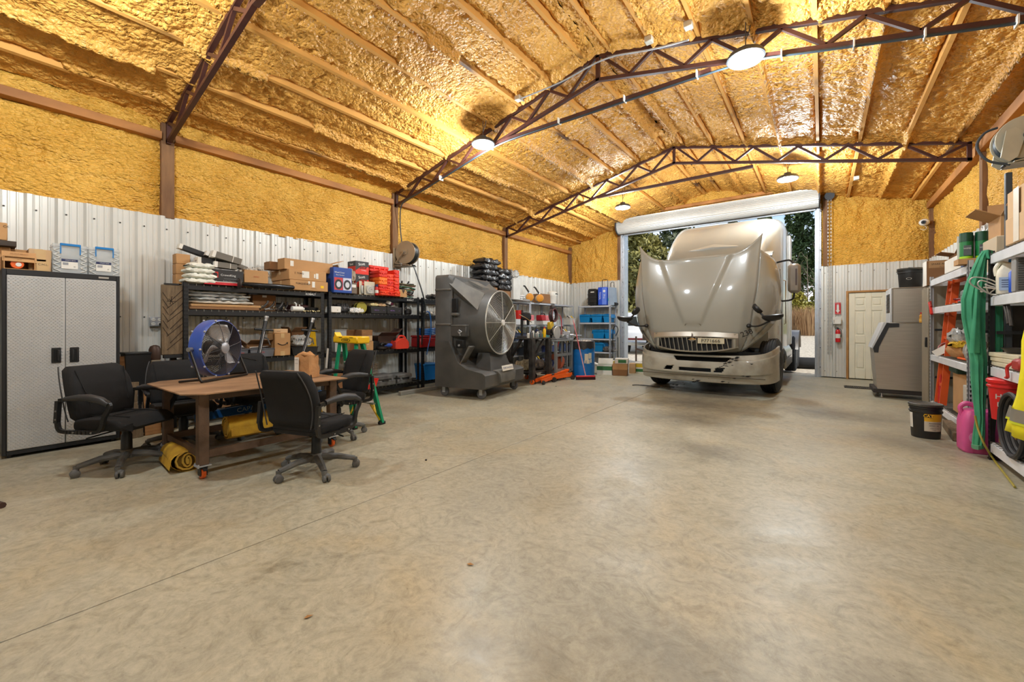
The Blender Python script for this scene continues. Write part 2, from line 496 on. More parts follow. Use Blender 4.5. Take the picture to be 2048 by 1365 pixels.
def foam_mat(name, c1, c2, stretch, rough=.42):
    m = bpy.data.materials.new(name); m.use_nodes = True
    nt = m.node_tree; b = nt.nodes['Principled BSDF']; L = nt.links.new; N = nt.nodes.new
    tcn = N('ShaderNodeTexCoord'); mp = N('ShaderNodeMapping'); mp.inputs['Scale'].default_value = stretch; L(tcn.outputs['Object'], mp.inputs[0])
    n1 = N('ShaderNodeTexNoise'); n1.inputs['Scale'].default_value = 1.6; n1.inputs['Detail'].default_value = 7; n1.inputs['Roughness'].default_value = .62; L(tcn.outputs['Object'], n1.inputs['Vector'])
    r = N('ShaderNodeValToRGB'); e = r.color_ramp.elements; e[0].position, e[1].position = .34, .66
    e[0].color = (*lin(c2), 1); e[1].color = (*lin(c1), 1); L(n1.outputs['Fac'], r.inputs[0]); L(r.outputs[0], b.inputs['Base Color'])
    b.inputs['Roughness'].default_value = rough; b.inputs['Specular IOR Level'].default_value = .4
    n2 = N('ShaderNodeTexNoise'); n2.inputs['Scale'].default_value = 15; n2.inputs['Detail'].default_value = 3; n2.inputs['Distortion'].default_value = .8; L(mp.outputs[0], n2.inputs['Vector'])
    n3 = N('ShaderNodeTexNoise'); n3.inputs['Scale'].default_value = 42; n3.inputs['Detail'].default_value = 2; L(mp.outputs[0], n3.inputs['Vector'])
    n4 = N('ShaderNodeTexVoronoi'); n4.inputs['Scale'].default_value = 24
    wv = N('ShaderNodeMix'); wv.data_type = 'VECTOR'; wv.inputs[0].default_value = .06; L(mp.outputs[0], wv.inputs[4]); L(n2.outputs['Color'], wv.inputs[5]); L(wv.outputs[1], n4.inputs['Vector'])
    hv = N('ShaderNodeMath'); hv.operation = 'MULTIPLY_ADD'; hv.inputs[1].default_value = .55; L(n2.outputs['Fac'], hv.inputs[0]); ng = N('ShaderNodeMath'); ng.operation = 'MULTIPLY'; ng.inputs[1].default_value = -.8; L(n4.outputs['Distance'], ng.inputs[0]); L(ng.outputs[0], hv.inputs[2])
    ad = N('ShaderNodeMath'); ad.operation = 'MULTIPLY_ADD'; ad.inputs[1].default_value = .22; L(n3.outputs['Fac'], ad.inputs[0]); L(hv.outputs[0], ad.inputs[2])
    bp = N('ShaderNodeBump'); bp.inputs['Strength'].default_value = .9; bp.inputs['Distance'].default_value = .038
    L(ad.outputs[0], bp.inputs['Height']); L(bp.outputs[0], b.inputs['Normal'])
    return m
foam_roof = foam_mat('sprayed_foam_roof', (238, 178, 88), (214, 152, 66), (1.0, 1.0, 1.0))
foam_wall = foam_mat('sprayed_foam_wall', (236, 182, 82), (210, 154, 58), (1, 1, 1.7))
purlin_m = mat('foam_dusted_purlin', (214, 156, 76), .7, c2=(88, 58, 36), sc=1.6, stretch=(1, .5, 1), ramp=(.30, .40), bump=.2, bsc=30)
column_m = mat('treated_post', (136, 98, 62), .8, c2=(98, 66, 42), sc=3, stretch=(4, 4, .7), bump=.15, bsc=40)
girt_m = mat('eave_board', (196, 132, 68), .7, c2=(150, 98, 50), sc=3, stretch=(1, .4, 1))
liner_m = mat('liner_metal', (212, 211, 204), .32, metal=.16, var=.05, sc=2)
liner_bk = mat('wall_backing', (150, 140, 120), .9)

# ---- floor: two pours with a joint between
fl = struct('floor', G().box(XL - .2, XR + .2, YB - .2, YF + .35, -.35, -.16), mat('slab_bed', (70, 66, 60), .9))
g = G().box(XL - .1, -2.672, YB - .1, YF + .33, -.15, 0, .002); part('slab', g, concrete, fl, smooth=False)
g = G().box(-2.664, XR + .1, YB - .1, YF + .33, -.15, 0, .002); part('slab', g, concrete, fl, smooth=False)
part('joint_filler', G().box(-2.673, -2.663, YB, YF, -.15, -.004), mat('joint_dirt', (84, 80, 72), .9), fl)

# ---- ceiling
g = G()
g.prism([(XL - .3, roof(XL - .3) + .16), (XRIDGE, roof(XRIDGE) + .16), (XRIDGE, roof(XRIDGE) + .22), (XL - .3, roof(XL - .3) + .22)], YB - .3, YF + .3)
g.prism([(XRIDGE, roof(XRIDGE) + .16), (XR + .3, roof(XR + .3) + .16), (XR + .3, roof(XR + .3) + .22), (XRIDGE, roof(XRIDGE) + .22)], YB - .3, YF + .3)
ceil = struct('ceiling', g, mat('roof_sheet', (120, 110, 95), .7))
def roof_foam(side):
    ds = np.arange(0, (4.55 if side < 0 else 4.45), .025); ys = np.arange(-.7, YF + .1, .025)
    D, Y = np.meshgrid(ds, ys, indexing='ij')
    off = .062 + .032 * (fbm(D * 2.2, Y * 1.3, 3 + side) - .5) - .05 * np.abs(fbm(D * 9, Y * 7, 9 + side, 3) - .5) * 2
    # ripples left by the spray gun, across the bays
    rip = vn(D * 3, Y * 24 + 3 * vn(D * 4, Y * 4, 2), 31)
    off -= .02 * rip * vn(D * 1.3, Y * .8, 8)
    # lumps and folds
    fold = np.abs(fbm(D * 3.5, Y * 2.0, 17 + side, 4) - .5)
    off += .022 * np.clip(.03 - fold, 0, 1) / .03 * (vn(D * 1.1, Y * .6, 41) > .5)
    for k, p in enumerate(PURL):
        for s in (-1, 1):
            w = np.clip(1 - ((D - p) * s - .015) / .06, 0, 1) * (((D - p) * s) > -.02)
            m = vn(Y * .55 + k * 9.3 + s * 3.1, Y * 0 + k * 5 + .3, 23)
            off += np.where(m > .46, -.05, .05) * w ** 1.6
    for ty in TRUSS_Y:
        w = np.clip(1 - np.abs(Y - ty) / (.17 + .08 * vn(D * 4, Y * 2, 5)), 0, 1)
        off -= .07 * w
    X = XRIDGE + side * D
    Z = 5.06 - .24 * D + off
    np_mesh('sprayed_foam', np.stack([X, Y, Z], -1), None, foam_roof, ceil, flip=side < 0)
for side in (-1, 1):
    roof_foam(side)
    g = G()
    x1 = XL - .1 if side < 0 else XR + .1
    g.add([(XRIDGE, YB, 5.15), (x1, YB, roof(x1) + .09), (x1, -.68, roof(x1) + .09), (XRIDGE, -.68, 5.15)], [(0, 1, 2, 3)])
    part('sprayed_foam', g, foam_roof, ceil)
    for p in PURL:
        x = XRIDGE + side * p; z = roof(x)
        me = G()
        n = 40
        for i in range(1):
            me.prism([(x - .021, z - .0 + .24 * .021 * side), (x + .021, z - .24 * .021 * side), (x + .021, z + .14), (x - .021, z + .14)], YB, YF)
        part('purlin', me, purlin_m, ceil)

# ---- walls
def liner(u0, u1, z0, z1, place, nm='liner_panel'):
    """ribbed sheet between u0 and u1; place(u, out, z) -> point"""
    ev = []
    k = math.floor(u0 / .2286) - 1
    while k * .2286 < u1 + .1:
        c = k * .2286
        ev += [(c - .042, 0), (c - .018, .027), (c + .018, .027), (c + .042, 0)]
        for q in (.083, .145):
            ev += [(c + q - .012, 0), (c + q - .005, .006), (c + q + .005, .006), (c + q + .012, 0)]
        k += 1
    pts = []
    for (a, h1), (b, h2) in zip(ev, ev[1:]):
        if b <= u0 or a >= u1: continue
        if a < u0: h1 = h1 + (h2 - h1) * (u0 - a) / (b - a); a = u0
        if not pts: pts.append((a, h1))
        if b > u1: h2 = h1 + (h2 - h1) * (u1 - a) / (b - a); b = u1
        pts.append((b, h2))
    g = G(); n = len(pts)
    g.add([place(u, h, z) for z in (z0, z1) for u, h in pts] + [place(u, h - .004, z1) for u, h in pts],
          [(i, i + 1, n + i + 1, n + i) for i in range(n - 1)] + [(n + i, n + i + 1, 2 * n + i + 1, 2 * n + i) for i in range(n - 1)])
    return g
def wall_liner(parent, u0, u1, place, holes=()):
    u = u0
    while u < u1 - .02:
        b = min(u + .9144, u1); z0 = .02
        for h0, h1, hz in holes:
            if u < h0 < b - .01: b = h0
            elif h0 - .01 <= u < h1:
                b = min(b, h1); z0 = hz
        part('liner_panel', liner(u + .0008, b - .0008, z0, ZL, place), liner_m, parent, smooth=False)
        u = b
    g = G()
    k = math.ceil(u0 / .2286)
    while k * .2286 < u1:
        for z in (.16, 1.39, 2.56):
            c = k * .2286 + .05
            if any(h0 <= c <= h1 and z < hz for h0, h1, hz in holes): continue
            g.add([place(c + .009 * math.cos(t), d, z + .009 * math.sin(t)) for d in (0, .007) for t in (0, 1.05, 2.1, 3.14, 4.19, 5.24)],
                  [(6, 7, 8, 9, 10, 11)] + [(i, (i + 1) % 6, 6 + (i + 1) % 6, 6 + i) for i in range(6)])
        k += 1
    part('screws', g, mat('screw_heads', (60, 58, 56), .5, metal=.5), parent, stuff=True, smooth=False)
lp = lambda u, o, z: (XL + o, u, z)
rpl = lambda u, o, z: (XR - o, u, z)
fp = lambda u, o, z: (u, YF - o, z)
wl = struct('wall_left', G().box(XL - .3, XL - .16, YB - .3, YF + .3, -.1, 4.1), liner_bk)
wr = struct('wall_right', G().box(XR + .16, XR + .3, YB - .3, YF + .3, -.1, 4.1), liner_bk)
g = G()
DX0, DX1, DZ = -5.08, -.13, 4.28            # the truck door opening
g.box(XL - .3, DX0 - .12, YF + .16, YF + .3, -.1, 5.3).box(DX1 + .12, XR + .3, YF + .16, YF + .3, -.1, 5.3).box(DX0 - .12, DX1 + .12, YF + .16, YF + .3, DZ + .05, 5.3)
wf = struct('wall_front', g, liner_bk)
wb = struct('wall_back', G().box(XL - .3, XR + .3, YB - .3, YB, -.1, 5.3), liner_m)
wall_liner(wl, -.9144 * 2, YF, lp)
wall_liner(wr, -.9144 * 2, YF, rpl)
part('liner_panel', G().box(XL - .02, XL, YB, -.9144 * 2, 0, ZL), liner_m, wl)
part('liner_panel', G().box(XR, XR + .02, YB, -.9144 * 2, 0, ZL), liner_m, wr)
wall_liner(wf, XL, DX0 - .1, fp)
wall_liner(wf, DX1 + .1, XR, fp, holes=((.46, 1.24, 2.09),))
def wall_foam(u0, u1, z0, ztop, place, parent, seed, hole=None, vert=True):
    us = np.arange(u0, u1 + .02, .025); zs = np.arange(z0, 5.2, .025)
    U, Z = np.meshgrid(us, zs, indexing='ij')
    sx, sz = (5, 1.6) if vert else (1.6, 5)
    off = -.05 + .075 * (fbm(U * sx * .5, Z * sz * .5, seed) - .5) + .05 * (fbm(U * 9, Z * 7, seed + 5, 3) - .5)
    off += .05 * (1 - np.abs(2 * fbm(U * sx * 1.7, Z * sz * 1.7, seed + 21, 3) - 1)) * (.3 + vn(U * .8, Z * 1.2, seed + 30)) - .03
    streak = np.abs(fbm(U * (2.2 if vert else 1.0), Z * (.8 if vert else 3.4), seed + 9, 4) - .5)
    off -= .08 * np.clip(.03 - streak, 0, 1) / .03 * vn(U * .6, Z * .9, seed + 3)
    zt = ztop(U) if callable(ztop) else ztop + 0 * U
    mask = Z < zt
    if hole is not None: mask &= ~((U > hole[0]) & (U < hole[1]) & (Z < hole[2]))
    off = off + .045 * np.clip(1 - (Z - z0) / .05, 0, 1)
    P = place(U, off, Z)
    return np_mesh('sprayed_foam', np.stack(P, -1), mask, foam_wall, parent)
wall_foam(-.7, YF + .05, ZL - .02, roof(XL) + .16, lambda u, o, z: (XL + o, u, z), wl, 3, vert=False)
wall_foam(-.7, YF + .05, ZL - .02, roof(XR) + .16, lambda u, o, z: (XR - o, u, z), wr, 51)
part('sprayed_foam', G().box(XL - .1, XL - .02, YB, -.69, ZL, 4.15), foam_wall, wl)
part('sprayed_foam', G().box(XR + .02, XR + .1, YB, -.69, ZL, 4.15), foam_wall, wr)
wall_foam(XL - .05, XR + .05, ZL - .02, lambda u: 5.06 - .24 * np.abs(u - XRIDGE) + .16, lambda u, o, z: (u, YF - o, z), wf, 77, (DX0 - .1, DX1 + .1, DZ), vert=True)
for par, x, sg in ((wl, XL, 1), (wr, XR, -1)):
    for y in TRUSS_Y + (YF - .06,):
        c = part('wooden_post', G().box(x - sg * .13, x + sg * .012, y - .07, y + .07, ZL - .02 if sg > 0 else ZL - .3, roof(x) - .02, .004), column_m, par)
    z0 = 3.73 if sg > 0 else 3.82
    for a, b in zip((YB,) + TRUSS_Y, TRUSS_Y + (YF,)):
        part('eave_board', G().box(x - sg * .08, x + sg * .055, a + .07, b - .07, z0, z0 + (.1 if sg > 0 else .14), .004), girt_m, par)
for x in (DX0 - .16, DX1 + .19):
    part('wooden_post', G().box(x - .05, x + .05, YF - .03, YF + .1, ZL, roof(x) - .02, .004), column_m, wf)
# horizontal foamed girts above the door
part('girt', G().box(DX0 - .1, DX1 + .1, YF - .02, YF + .1, DZ + .45, DZ + .54, .01), girt_m, wf)

# ---- roof trusses
def truss(y, label, tie=True):
    t = thing('roof_truss', label, 'roof truss', (XRIDGE, y, 3.7))
    W_ = .05
    xe0, xe1 = XL + .02 - XRIDGE, XR - .1 - XRIDGE
    top = lambda u: 5.06 - .24 * abs(u) - .028 - 3.7
    bot = lambda u: 4.70 - .222 * abs(u) - 3.7
    for s, xe in ((-1, xe0), (1, xe1)):
        part('top_chord', G().bar((0, 0, top(0)), (xe, 0, top(xe)), W_, .05), maroon_steel, t)
        part('bottom_chord', G().bar((0, 0, bot(0)), (xe, 0, bot(xe)), W_, .045), maroon_steel, t)
        part('end_post', G().bar((xe - s * .025, 0, top(xe)), (xe - s * .025, 0, bot(xe) - .02), .05, .05), maroon_steel, t)
        n = 6; st = (abs(xe) - .05) / (n + .1)
        for k in range(n):
            a = (.07 + st * k) * s; b = (.07 + st * (k + .55)) * s; c = (.07 + st * (k + 1)) * s
            part('web_bar', G().bar((a, 0, top(a) - .02), (b, 0, bot(b) + .02), .038, .038), maroon_steel, t)
            part('web_bar', G().bar((b, 0, bot(b) + .02), (c, 0, top(c) - .02), .038, .038), maroon_steel, t)
    part('king_post', G().bar((0, 0, top(0)), (0, 0, bot(0) - .02), .05, .05), maroon_steel, t)
    part('collar_tie', G().box(-1.75, 1.45, -.03, .03, 4.275 - 3.7, 4.325 - 3.7), maroon_steel, t)
    return t
truss(-2.03, 'dark steel roof truss behind the viewpoint, outside the frame')
truss(1.66, 'dark steel roof truss cut off at the top left, nearest on the left')
t2 = truss(5.33, 'dark steel roof truss across the middle of the ceiling with two lamps beside it')
truss(9.03, 'farthest dark steel roof truss, in front of the roll-up door')
# cable tied under the middle truss
pts = [(2.0 + XRIDGE + 1.9 - 1.9 + x, 5.3, 4.66 - .222 * abs(x - XRIDGE)) for x in (0,)]
cab = [(x, 5.30, 4.655 - .222 * abs(x - XRIDGE)) for x in (1.7, 1.2, .6, 0, -.6)] + [(-1.2, 5.3, 4.26)] + [(x, 5.3, 4.262) for x in (-2, -3, -4)] + [(x, 5.3, 4.655 - .222 * abs(x - XRIDGE)) for x in (-4.6, -5.4, -6.2, -6.7)] + [(-6.86, 5.36, 3.4), (-6.88, 5.42, 2.95)]
solo('air_hose', G().tube(smoothline(cab, 4), .012, 6), mat('dark_hose', (46, 58, 66), .4), 'dark blue grey air line tied along the bottom of the middle truss', 'hose')
ties = thing('cable_ties', 'pale plastic ties holding the air line to the middle truss', 'cable ties', (-2.5, 5.3, 4.2))
for x in (1.3, .75, .25, -.35, -1.2, -2.1, -3.1, -4.4, -5.6):
    z = (4.655 - .222 * abs(x - XRIDGE)) if x > -1.1 or x < -4.2 else 4.275
    part('tie', G().box(x + 2.5 - .006, x + 2.5 + .006, -.05, .045, z - 4.2 - .025, z - 4.2 + .055), white_plastic, ties)

# ---- high bay lamps
lens_m = mat('lamp_lens', (255, 252, 244), .3, emit=9.0, var=0)
shell_m = mat('lamp_housing', (74, 76, 80), .45, metal=.5)
def lamp(x, y, z, label, w=LAMP_W):
    t = thing('high_bay_lamp', label, 'ceiling lamp', (x, y, z))
    part('housing', G().lathe([(.05, .06), (.17, .05), (.19, .02), (.19, -.005), (.17, -.012)], 28), shell_m, t)
    part('lens', G().lathe([(.085, -.012), (.09, -.022), (.17, -.022), (.175, -.012)], 32, cap=False), lens_m, t)
    part('hub', G().lathe([(.083, -.005), (.08, -.02), (.06, -.03)], 20), mat('lamp_hub', (90, 90, 92), .4), t)
    part('driver', G().lathe([(.06, .12), (.065, .115), (.065, .055)], 16), shell_m, t)
    h = roof(x) + .02 - z
    part('chain', G().tube([(0, 0, .12), (0, 0, h)], .006, 6).tube([(0, 0, .2), (.03, .02, .3), (.05, .02, h)], .005, 5), shell_m, t)
    ld = bpy.data.lights.new('lamp_glow', 'POINT'); ld.energy = w; ld.color = LAMP_COL; ld.shadow_soft_size = .13
    lo = bpy.data.objects.new('lamp_glow', ld); COL.objects.link(lo); lo.parent = t; lo.location = (0, 0, -.17)
lamp(-4.43, 5.12, 4.24, 'round lit high bay lamp left of the ridge by the middle truss')
lamp(-.68, 5.22, 4.24, 'largest round lit high bay lamp, hanging right of the ridge')
lamp(-4.01, 9.98, 4.24, 'small far lit high bay lamp over the left rear shelves', LAMP_W * 1.3)
lamp(-.56, 10.03, 4.24, 'small far lit high bay lamp above the right side of the truck', LAMP_W * 1.3)
lamp(-4.4, .3, 4.24, 'high bay lamp overhead on the left, outside the frame')
lamp(-.6, .2, 4.24, 'high bay lamp overhead on the right, outside the frame')
# junction boxes on the purlins
jb = mat('junction_box', (196, 190, 176), .5)
for i, (px, py, Y) in enumerate(((1377, 70, 5.0), (1298, 98, 5.15), (1037, 197, 5.1), (1713, 340, 11.0))):
    p = onY(px, py, Y); z = roof(p.x)
    t = thing('junction_box', ('pale junction box on a purlin above the middle truss, right of the ridge', 'pale junction box on the ridge by the king post of the middle truss',
              'pale junction box on the left slope above the middle truss', 'tiny pale box on the ceiling near the roll-up door')[i], 'junction box', (p.x, Y, z - .07))
    part('box_body', G().box(-.045, .045, -.045, .045, 0, .07, .006), jb, t)
    part('conduit_stub', G().tube([(0, .04, .05), (0, .14, .06)], .01, 6), galv, t)

pts = [onY(1037, 199, 5.1), onY(1120, 165, 5.12), onY(1210, 118, 5.15), onY(1298, 100, 5.15), onY(1377, 80, 5.0)]
solo('wire_conduit', G().tube(smoothline(pts, 5), .011, 6), galv, 'thin pale conduit strung between the junction boxes along the middle truss', 'conduit')
# ---- roll-up truck door
d2 = struct('door_2', None, None); d2.empty_display_size = .1; d2.location = (0, 0, 0)
slat_m = mat('curtain_slats', (206, 204, 198), .35, metal=.25, var=.05)
rings = []
n = 34
for k in range(n):
    a = 2 * PI * k / n
    for q, rr in ((0, .226), (.5, .238), (.62, .210), (.95, .212)):
        aa = a + q * 2 * PI / n
        rings.append((rr * math.cos(aa), rr * math.sin(aa)))
cy, cz = YF - .27, DZ + .10
g = G().prism([(cy + p, cz + q) for p, q in rings], DX0 - .06, DX1 + .06, 'x')
part('curtain_roll', g, slat_m, d2, smooth=False)
for x in (DX0 - .075, DX1 + .075):
    part('end_plate', G().cyl((x - .012, cy, cz), (x + .012, cy, cz), .27, n=28), mat('door_bracket', (60, 60, 62), .5, metal=.4), d2)
part('bottom_bar', G().box(DX0, DX1, YF - .07, YF - .02, DZ - .16, DZ - .06, .006), galv, d2)
part('curtain_end', G().box(DX0, DX1, YF - .055, YF - .035, DZ - .07, DZ + .2), slat_m, d2)
for i, (a, b) in enumerate(((DX0 - .13, DX0 + .02), (DX1 - .02, DX1 + .11))):
    g = G().box(a, b, YF - .02, YF + .3, 0, DZ, .004)
    g.box(a + .03, b - .03, YF - .07, YF - .02, 0, DZ, .003).box((a + b) / 2 - .012, (a + b) / 2 + .012, YF - .1, YF - .06, 0, DZ, .003)
    part('guide_rail', g, galv, d2)
    g = G()
    for k in range(9):
        g.cbox(((a + b) / 2 + .045, YF - .075, .25 + k * .48), (.02, .014, .02), .003)
    part('bolts', g, mat('bolt_heads', (70, 70, 72), .4, metal=.6), d2, stuff=True)
# hand chain: oval links
ch = thing('hand_chain', 'hanging steel hand chain right of the truck door', 'chain', (DX1 + .27, YF - .12, .55))
g = G()
for s in (-1, 1):
    for k in range(88):
        z = .05 + k * .043
        M_ = Matrix.Rotation((k % 2) * PI / 2, 4, 'Z')
        g.T = Matrix.Translation((s * .028, 0, z)) @ M_
        g.tube([(.009 * math.cos(t), 0, .026 * math.sin(t)) for t in [j * PI / 4 for j in range(8)]], .0042, 5, closed=True)
g.T = None
part('chain_links', g, steel, ch, stuff=True)
part('sprocket', G().cyl((0, -.03, 3.86), (0, .03, 3.86), .1, n=18), mat('door_bracket', (60, 60, 62), .5), ch)

# ---- man door
dm = mat('door_paint', (232, 226, 204), .45, var=.05)
d1 = struct('door_1', G().box(.505, 1.215, YF - .04, YF + .0, .02, 2.045), dm)
g = G()
x0, x1, zt = .505, 1.215, 2.045
w = x1 - x0
st = [(x0, x0 + .115), (x0 + w / 2 - .055, x0 + w / 2 + .055), (x1 - .115, x1)]
for a, b in st: part('door_stile', G().box(a, b, YF - .055, YF - .035, .02, zt, .006), dm, d1)
zr = [(.02, .25), (.86, 1.04), (1.62, 1.73), (1.93, zt)]
for a, b in zr:
    for (l, r_) in ((st[0][1], st[1][0]), (st[1][1], st[2][0])):
        part('door_rail', G().box(l, r_, YF - .055, YF - .035, a, b, .006), dm, d1)
for (a, b) in ((.25, .86), (1.04, 1.62), (1.73, 1.93)):
    for (l, r_) in ((st[0][1], st[1][0]), (st[1][1], st[2][0])):
        part('door_panel', G().box(l + .03, r_ - .03, YF - .052, YF - .035, a + .03, b - .03, .012), dm, d1)
fm = mat('door_frame_wood', (190, 142, 84), .7, c2=(160, 112, 60), sc=6)
for a, b, c, d in ((.455, .5, 0, 2.095), (1.22, 1.262, 0, 2.095), (.5, 1.22, 2.052, 2.095)):
    part('door_frame', G().box(a, b, YF - .085, YF + .02, c, d, .003), fm, d1)
part('door_knob', G().lathe([(.012, 0), (.012, .03), (.027, .04), (.03, .055), (.018, .07)], 14, M=Matrix.Translation((1.15, YF - .05, .97)) @ Matrix.Rotation(PI / 2, 4, 'X')), steel, d1)
# ================================================================ outdoors
def gz(x, y): return 0 if y < 18 else .035 * (y - 18)
gravel = mat('gravel', (222, 210, 188), .95, c2=(150, 138, 118), sc=14, bump=1.0, bsc=26, det=8)
g = G()
rows = [[(x, y, -.03 + gz(x, y)) for x in range(-45, 46, 5)] for y in [YF + .31, 16, 20, 24, 28, 32, 36]]
gr = g.grid(rows); gro = solo('gravel_yard', g, gravel, 'bright gravel yard outside the truck door', 'gravel', kind='structure')
g = G().grid([[(x, y, -.03 + gz(x, y)) for x in range(-80, 81, 8)] for y in (36, 40, 46, 54, 64, 80)])
solo('grass_bank', g, mat('dry_grass', (150, 146, 82), .95, c2=(104, 112, 52), sc=3, bump=1, bsc=9), 'strip of rough grass beyond the gravel', 'grass', kind='structure')
g = G().box(DX0, DX1, YF + .05, YF + .34, -.3, -.004, .004)
solo('door_threshold', g, concrete, 'concrete sill under the truck door', 'sill', kind='structure')

def leaf_cloud(seed, n, blobs, size, drop=0.0):
    """leaves as small bent two-triangle blades scattered through ellipsoid shells"""
    rs = np.random.RandomState(seed)
    k = rs.randint(0, len(blobs), n); B = np.array(blobs)[k]
    d = rs.normal(size=(n, 3)); d /= np.linalg.norm(d, axis=1)[:, None]
    r = rs.uniform(.45, 1.0, n) ** .5
    c = B[:, :3] + d * r[:, None] * B[:, 3:6]
    a = rs.normal(size=(n, 3)); a /= np.linalg.norm(a, axis=1)[:, None]
    b = np.cross(a, rs.normal(size=(n, 3))); b /= np.linalg.norm(b, axis=1)[:, None]
    s = size * rs.uniform(.6, 1.4, n)[:, None]
    v = np.stack([c - a * s, c + b * s * .45, c + a * s, c - b * s * .45], 1).reshape(-1, 3)
    return v
def leaf_mesh(name, v, m, parent):
    n = len(v) // 4
    me = bpy.data.meshes.new(name)
    me.vertices.add(len(v)); me.vertices.foreach_set('co', v.astype(np.float32).ravel())
    me.loops.add(n * 4); me.loops.foreach_set('vertex_index', np.arange(n * 4, dtype=np.int32))
    me.polygons.add(n); me.polygons.foreach_set('loop_start', np.arange(0, n * 4, 4, dtype=np.int32))
    me.update(calc_edges=True); me.materials.append(m)
    o = bpy.data.objects.new(name, me); COL.objects.link(o); o.parent = parent; o['kind'] = 'stuff'
    return o
bark = mat('bark', (92, 78, 66), .9, bump=.5, bsc=12)
leafs = {'oak': mat('oak_leaves', (148, 140, 74), .6, c2=(78, 82, 40), sc=.9), 'pine': mat('pine_needles', (96, 116, 62), .65, c2=(54, 72, 38), sc=.9),
         'gold': mat('yellow_green_leaves', (176, 160, 62), .6, c2=(108, 112, 40), sc=1.2), 'dark': mat('dark_leaves', (84, 92, 50), .6, c2=(46, 56, 28), sc=.8),
         'straw': mat('dry_straw', (196, 160, 116), .8, c2=(150, 112, 78), sc=1.5)}
def tree(kind, x, y, h, w, label, seed, n=5200, nb=9, name='tree', low=.12, cat='tree', size=.17):
    t = thing(name, label, cat, (x, y, gz(x, y) - .05), 0, 'trees beyond the gravel yard' if cat == 'tree' else 'bushes beyond the gravel yard')
    rnd = random.Random(seed)
    g = G()
    if cat == 'tree':
        g.tube(smoothline([(0, 0, 0), (rnd.uniform(-.2, .2), .1, h * .35), (rnd.uniform(-.3, .3), 0, h * .7), (0, 0, h * .93)], 4), [.03 * h * (1 - .85 * k / 12) for k in range(13)], 8)
    blobs = []
    for k in range(nb):
        f = low + (1 - low) * (k + .5) / nb
        rr = w * (math.sin(PI * (.15 + .8 * f)) if kind != 'pine' else (1.15 - f))
        a = rnd.uniform(0, 6.28)
        cx, cy, cz_ = rr * .45 * math.cos(a), rr * .45 * math.sin(a), h * f
        blobs.append((cx, cy, cz_, rr * .75, rr * .75, h / nb * 1.2))
        if cat == 'tree' and k % 2 == 0:
            g.tube([(0, 0, cz_ * .75), (cx * .7, cy * .7, cz_)], [.012 * h, .004 * h], 5)
    if cat != 'tree':
        for k in range(5): g.tube([(0, 0, 0), (rnd.uniform(-w, w) * .5, rnd.uniform(-w, w) * .5, h * .7)], [.03, .012], 5)
    part('trunk' if cat == 'tree' else 'stems', g, bark, t)
    leaf_mesh('foliage', leaf_cloud(seed, n, blobs, size), leafs[kind], t)
tree('oak', -10.4, 28, 7.4, 3.0, 'broad olive-leaved tree just left of the truck, seen through the door', 1, 9000)
tree('oak', -13.6, 30, 6.6, 2.8, 'broad olive-leaved tree at the left door jamb', 2, 7000)
tree('dark', -9.2, 33, 9.6, 3.4, 'dark bushy tree behind the truck cab', 3, 6000)
tree('dark', -5.0, 35, 8.0, 2.8, 'dark tree directly behind the truck roof', 4, 5000)
tree('pine', -1.7, 46, 13.5, 2.6, 'tall dark pine right of the truck roof', 5, 8000, 12, low=.3)
tree('pine', .7, 45, 13.5, 2.5, 'tall dark pine at the right door jamb', 6, 8000, 12, low=.35)
tree('pine', 4.0, 48, 13, 3, 'tall pine hidden behind the right door jamb', 7, 5000, 10, low=.3)
tree('pine', -4.4, 50, 13, 3, 'tall pine behind the truck roof', 8, 5000, 10, low=.3)
tree('gold', -2.0, 38, 3.4, 1.4, 'yellow-green shrub right of the truck mirror', 9, 4500, 5, 'shrub', 0, 'bush', .12)
tree('gold', -.2, 39, 3.2, 1.5, 'yellow-green shrub at the right door jamb', 10, 3500, 5, 'shrub', 0, 'bush', .12)
for i, (x, y, lab) in enumerate(((-1.6, 35.4, 'clump of dry straw-coloured grass right of the truck'), (-.7, 35.0, 'clump of dry straw-coloured grass by the right door jamb'), (.3, 35.4, 'clump of dry straw-coloured grass behind the right door jamb'))):
    t = thing('dry_grass_clump', lab, 'grass clump', (x, y, gz(x, y) - .03), 0, 'dry grass clumps')
    g = G(); rnd = random.Random(i + 40)
    for k in range(520):
        a, r0, hh = rnd.uniform(0, 6.28), rnd.uniform(0, .8), rnd.uniform(1.0, 2.2); b = rnd.uniform(.1, .6)
        p = Vector((r0 * math.cos(a), r0 * math.sin(a), 0)); q = p + Vector((b * math.cos(a), b * math.sin(a), hh)); s = Vector((-math.sin(a), math.cos(a), 0)) * .02
        m_ = (p + q) / 2 + Vector((0, 0, .15)); g.add([p - s, p + s, m_ + s, m_ - s, q], [(0, 1, 2, 3), (3, 2, 4)])
    part('blades', g, leafs['straw'], t, stuff=True)
ORD = 'first second third fourth fifth sixth seventh eighth ninth'.split()
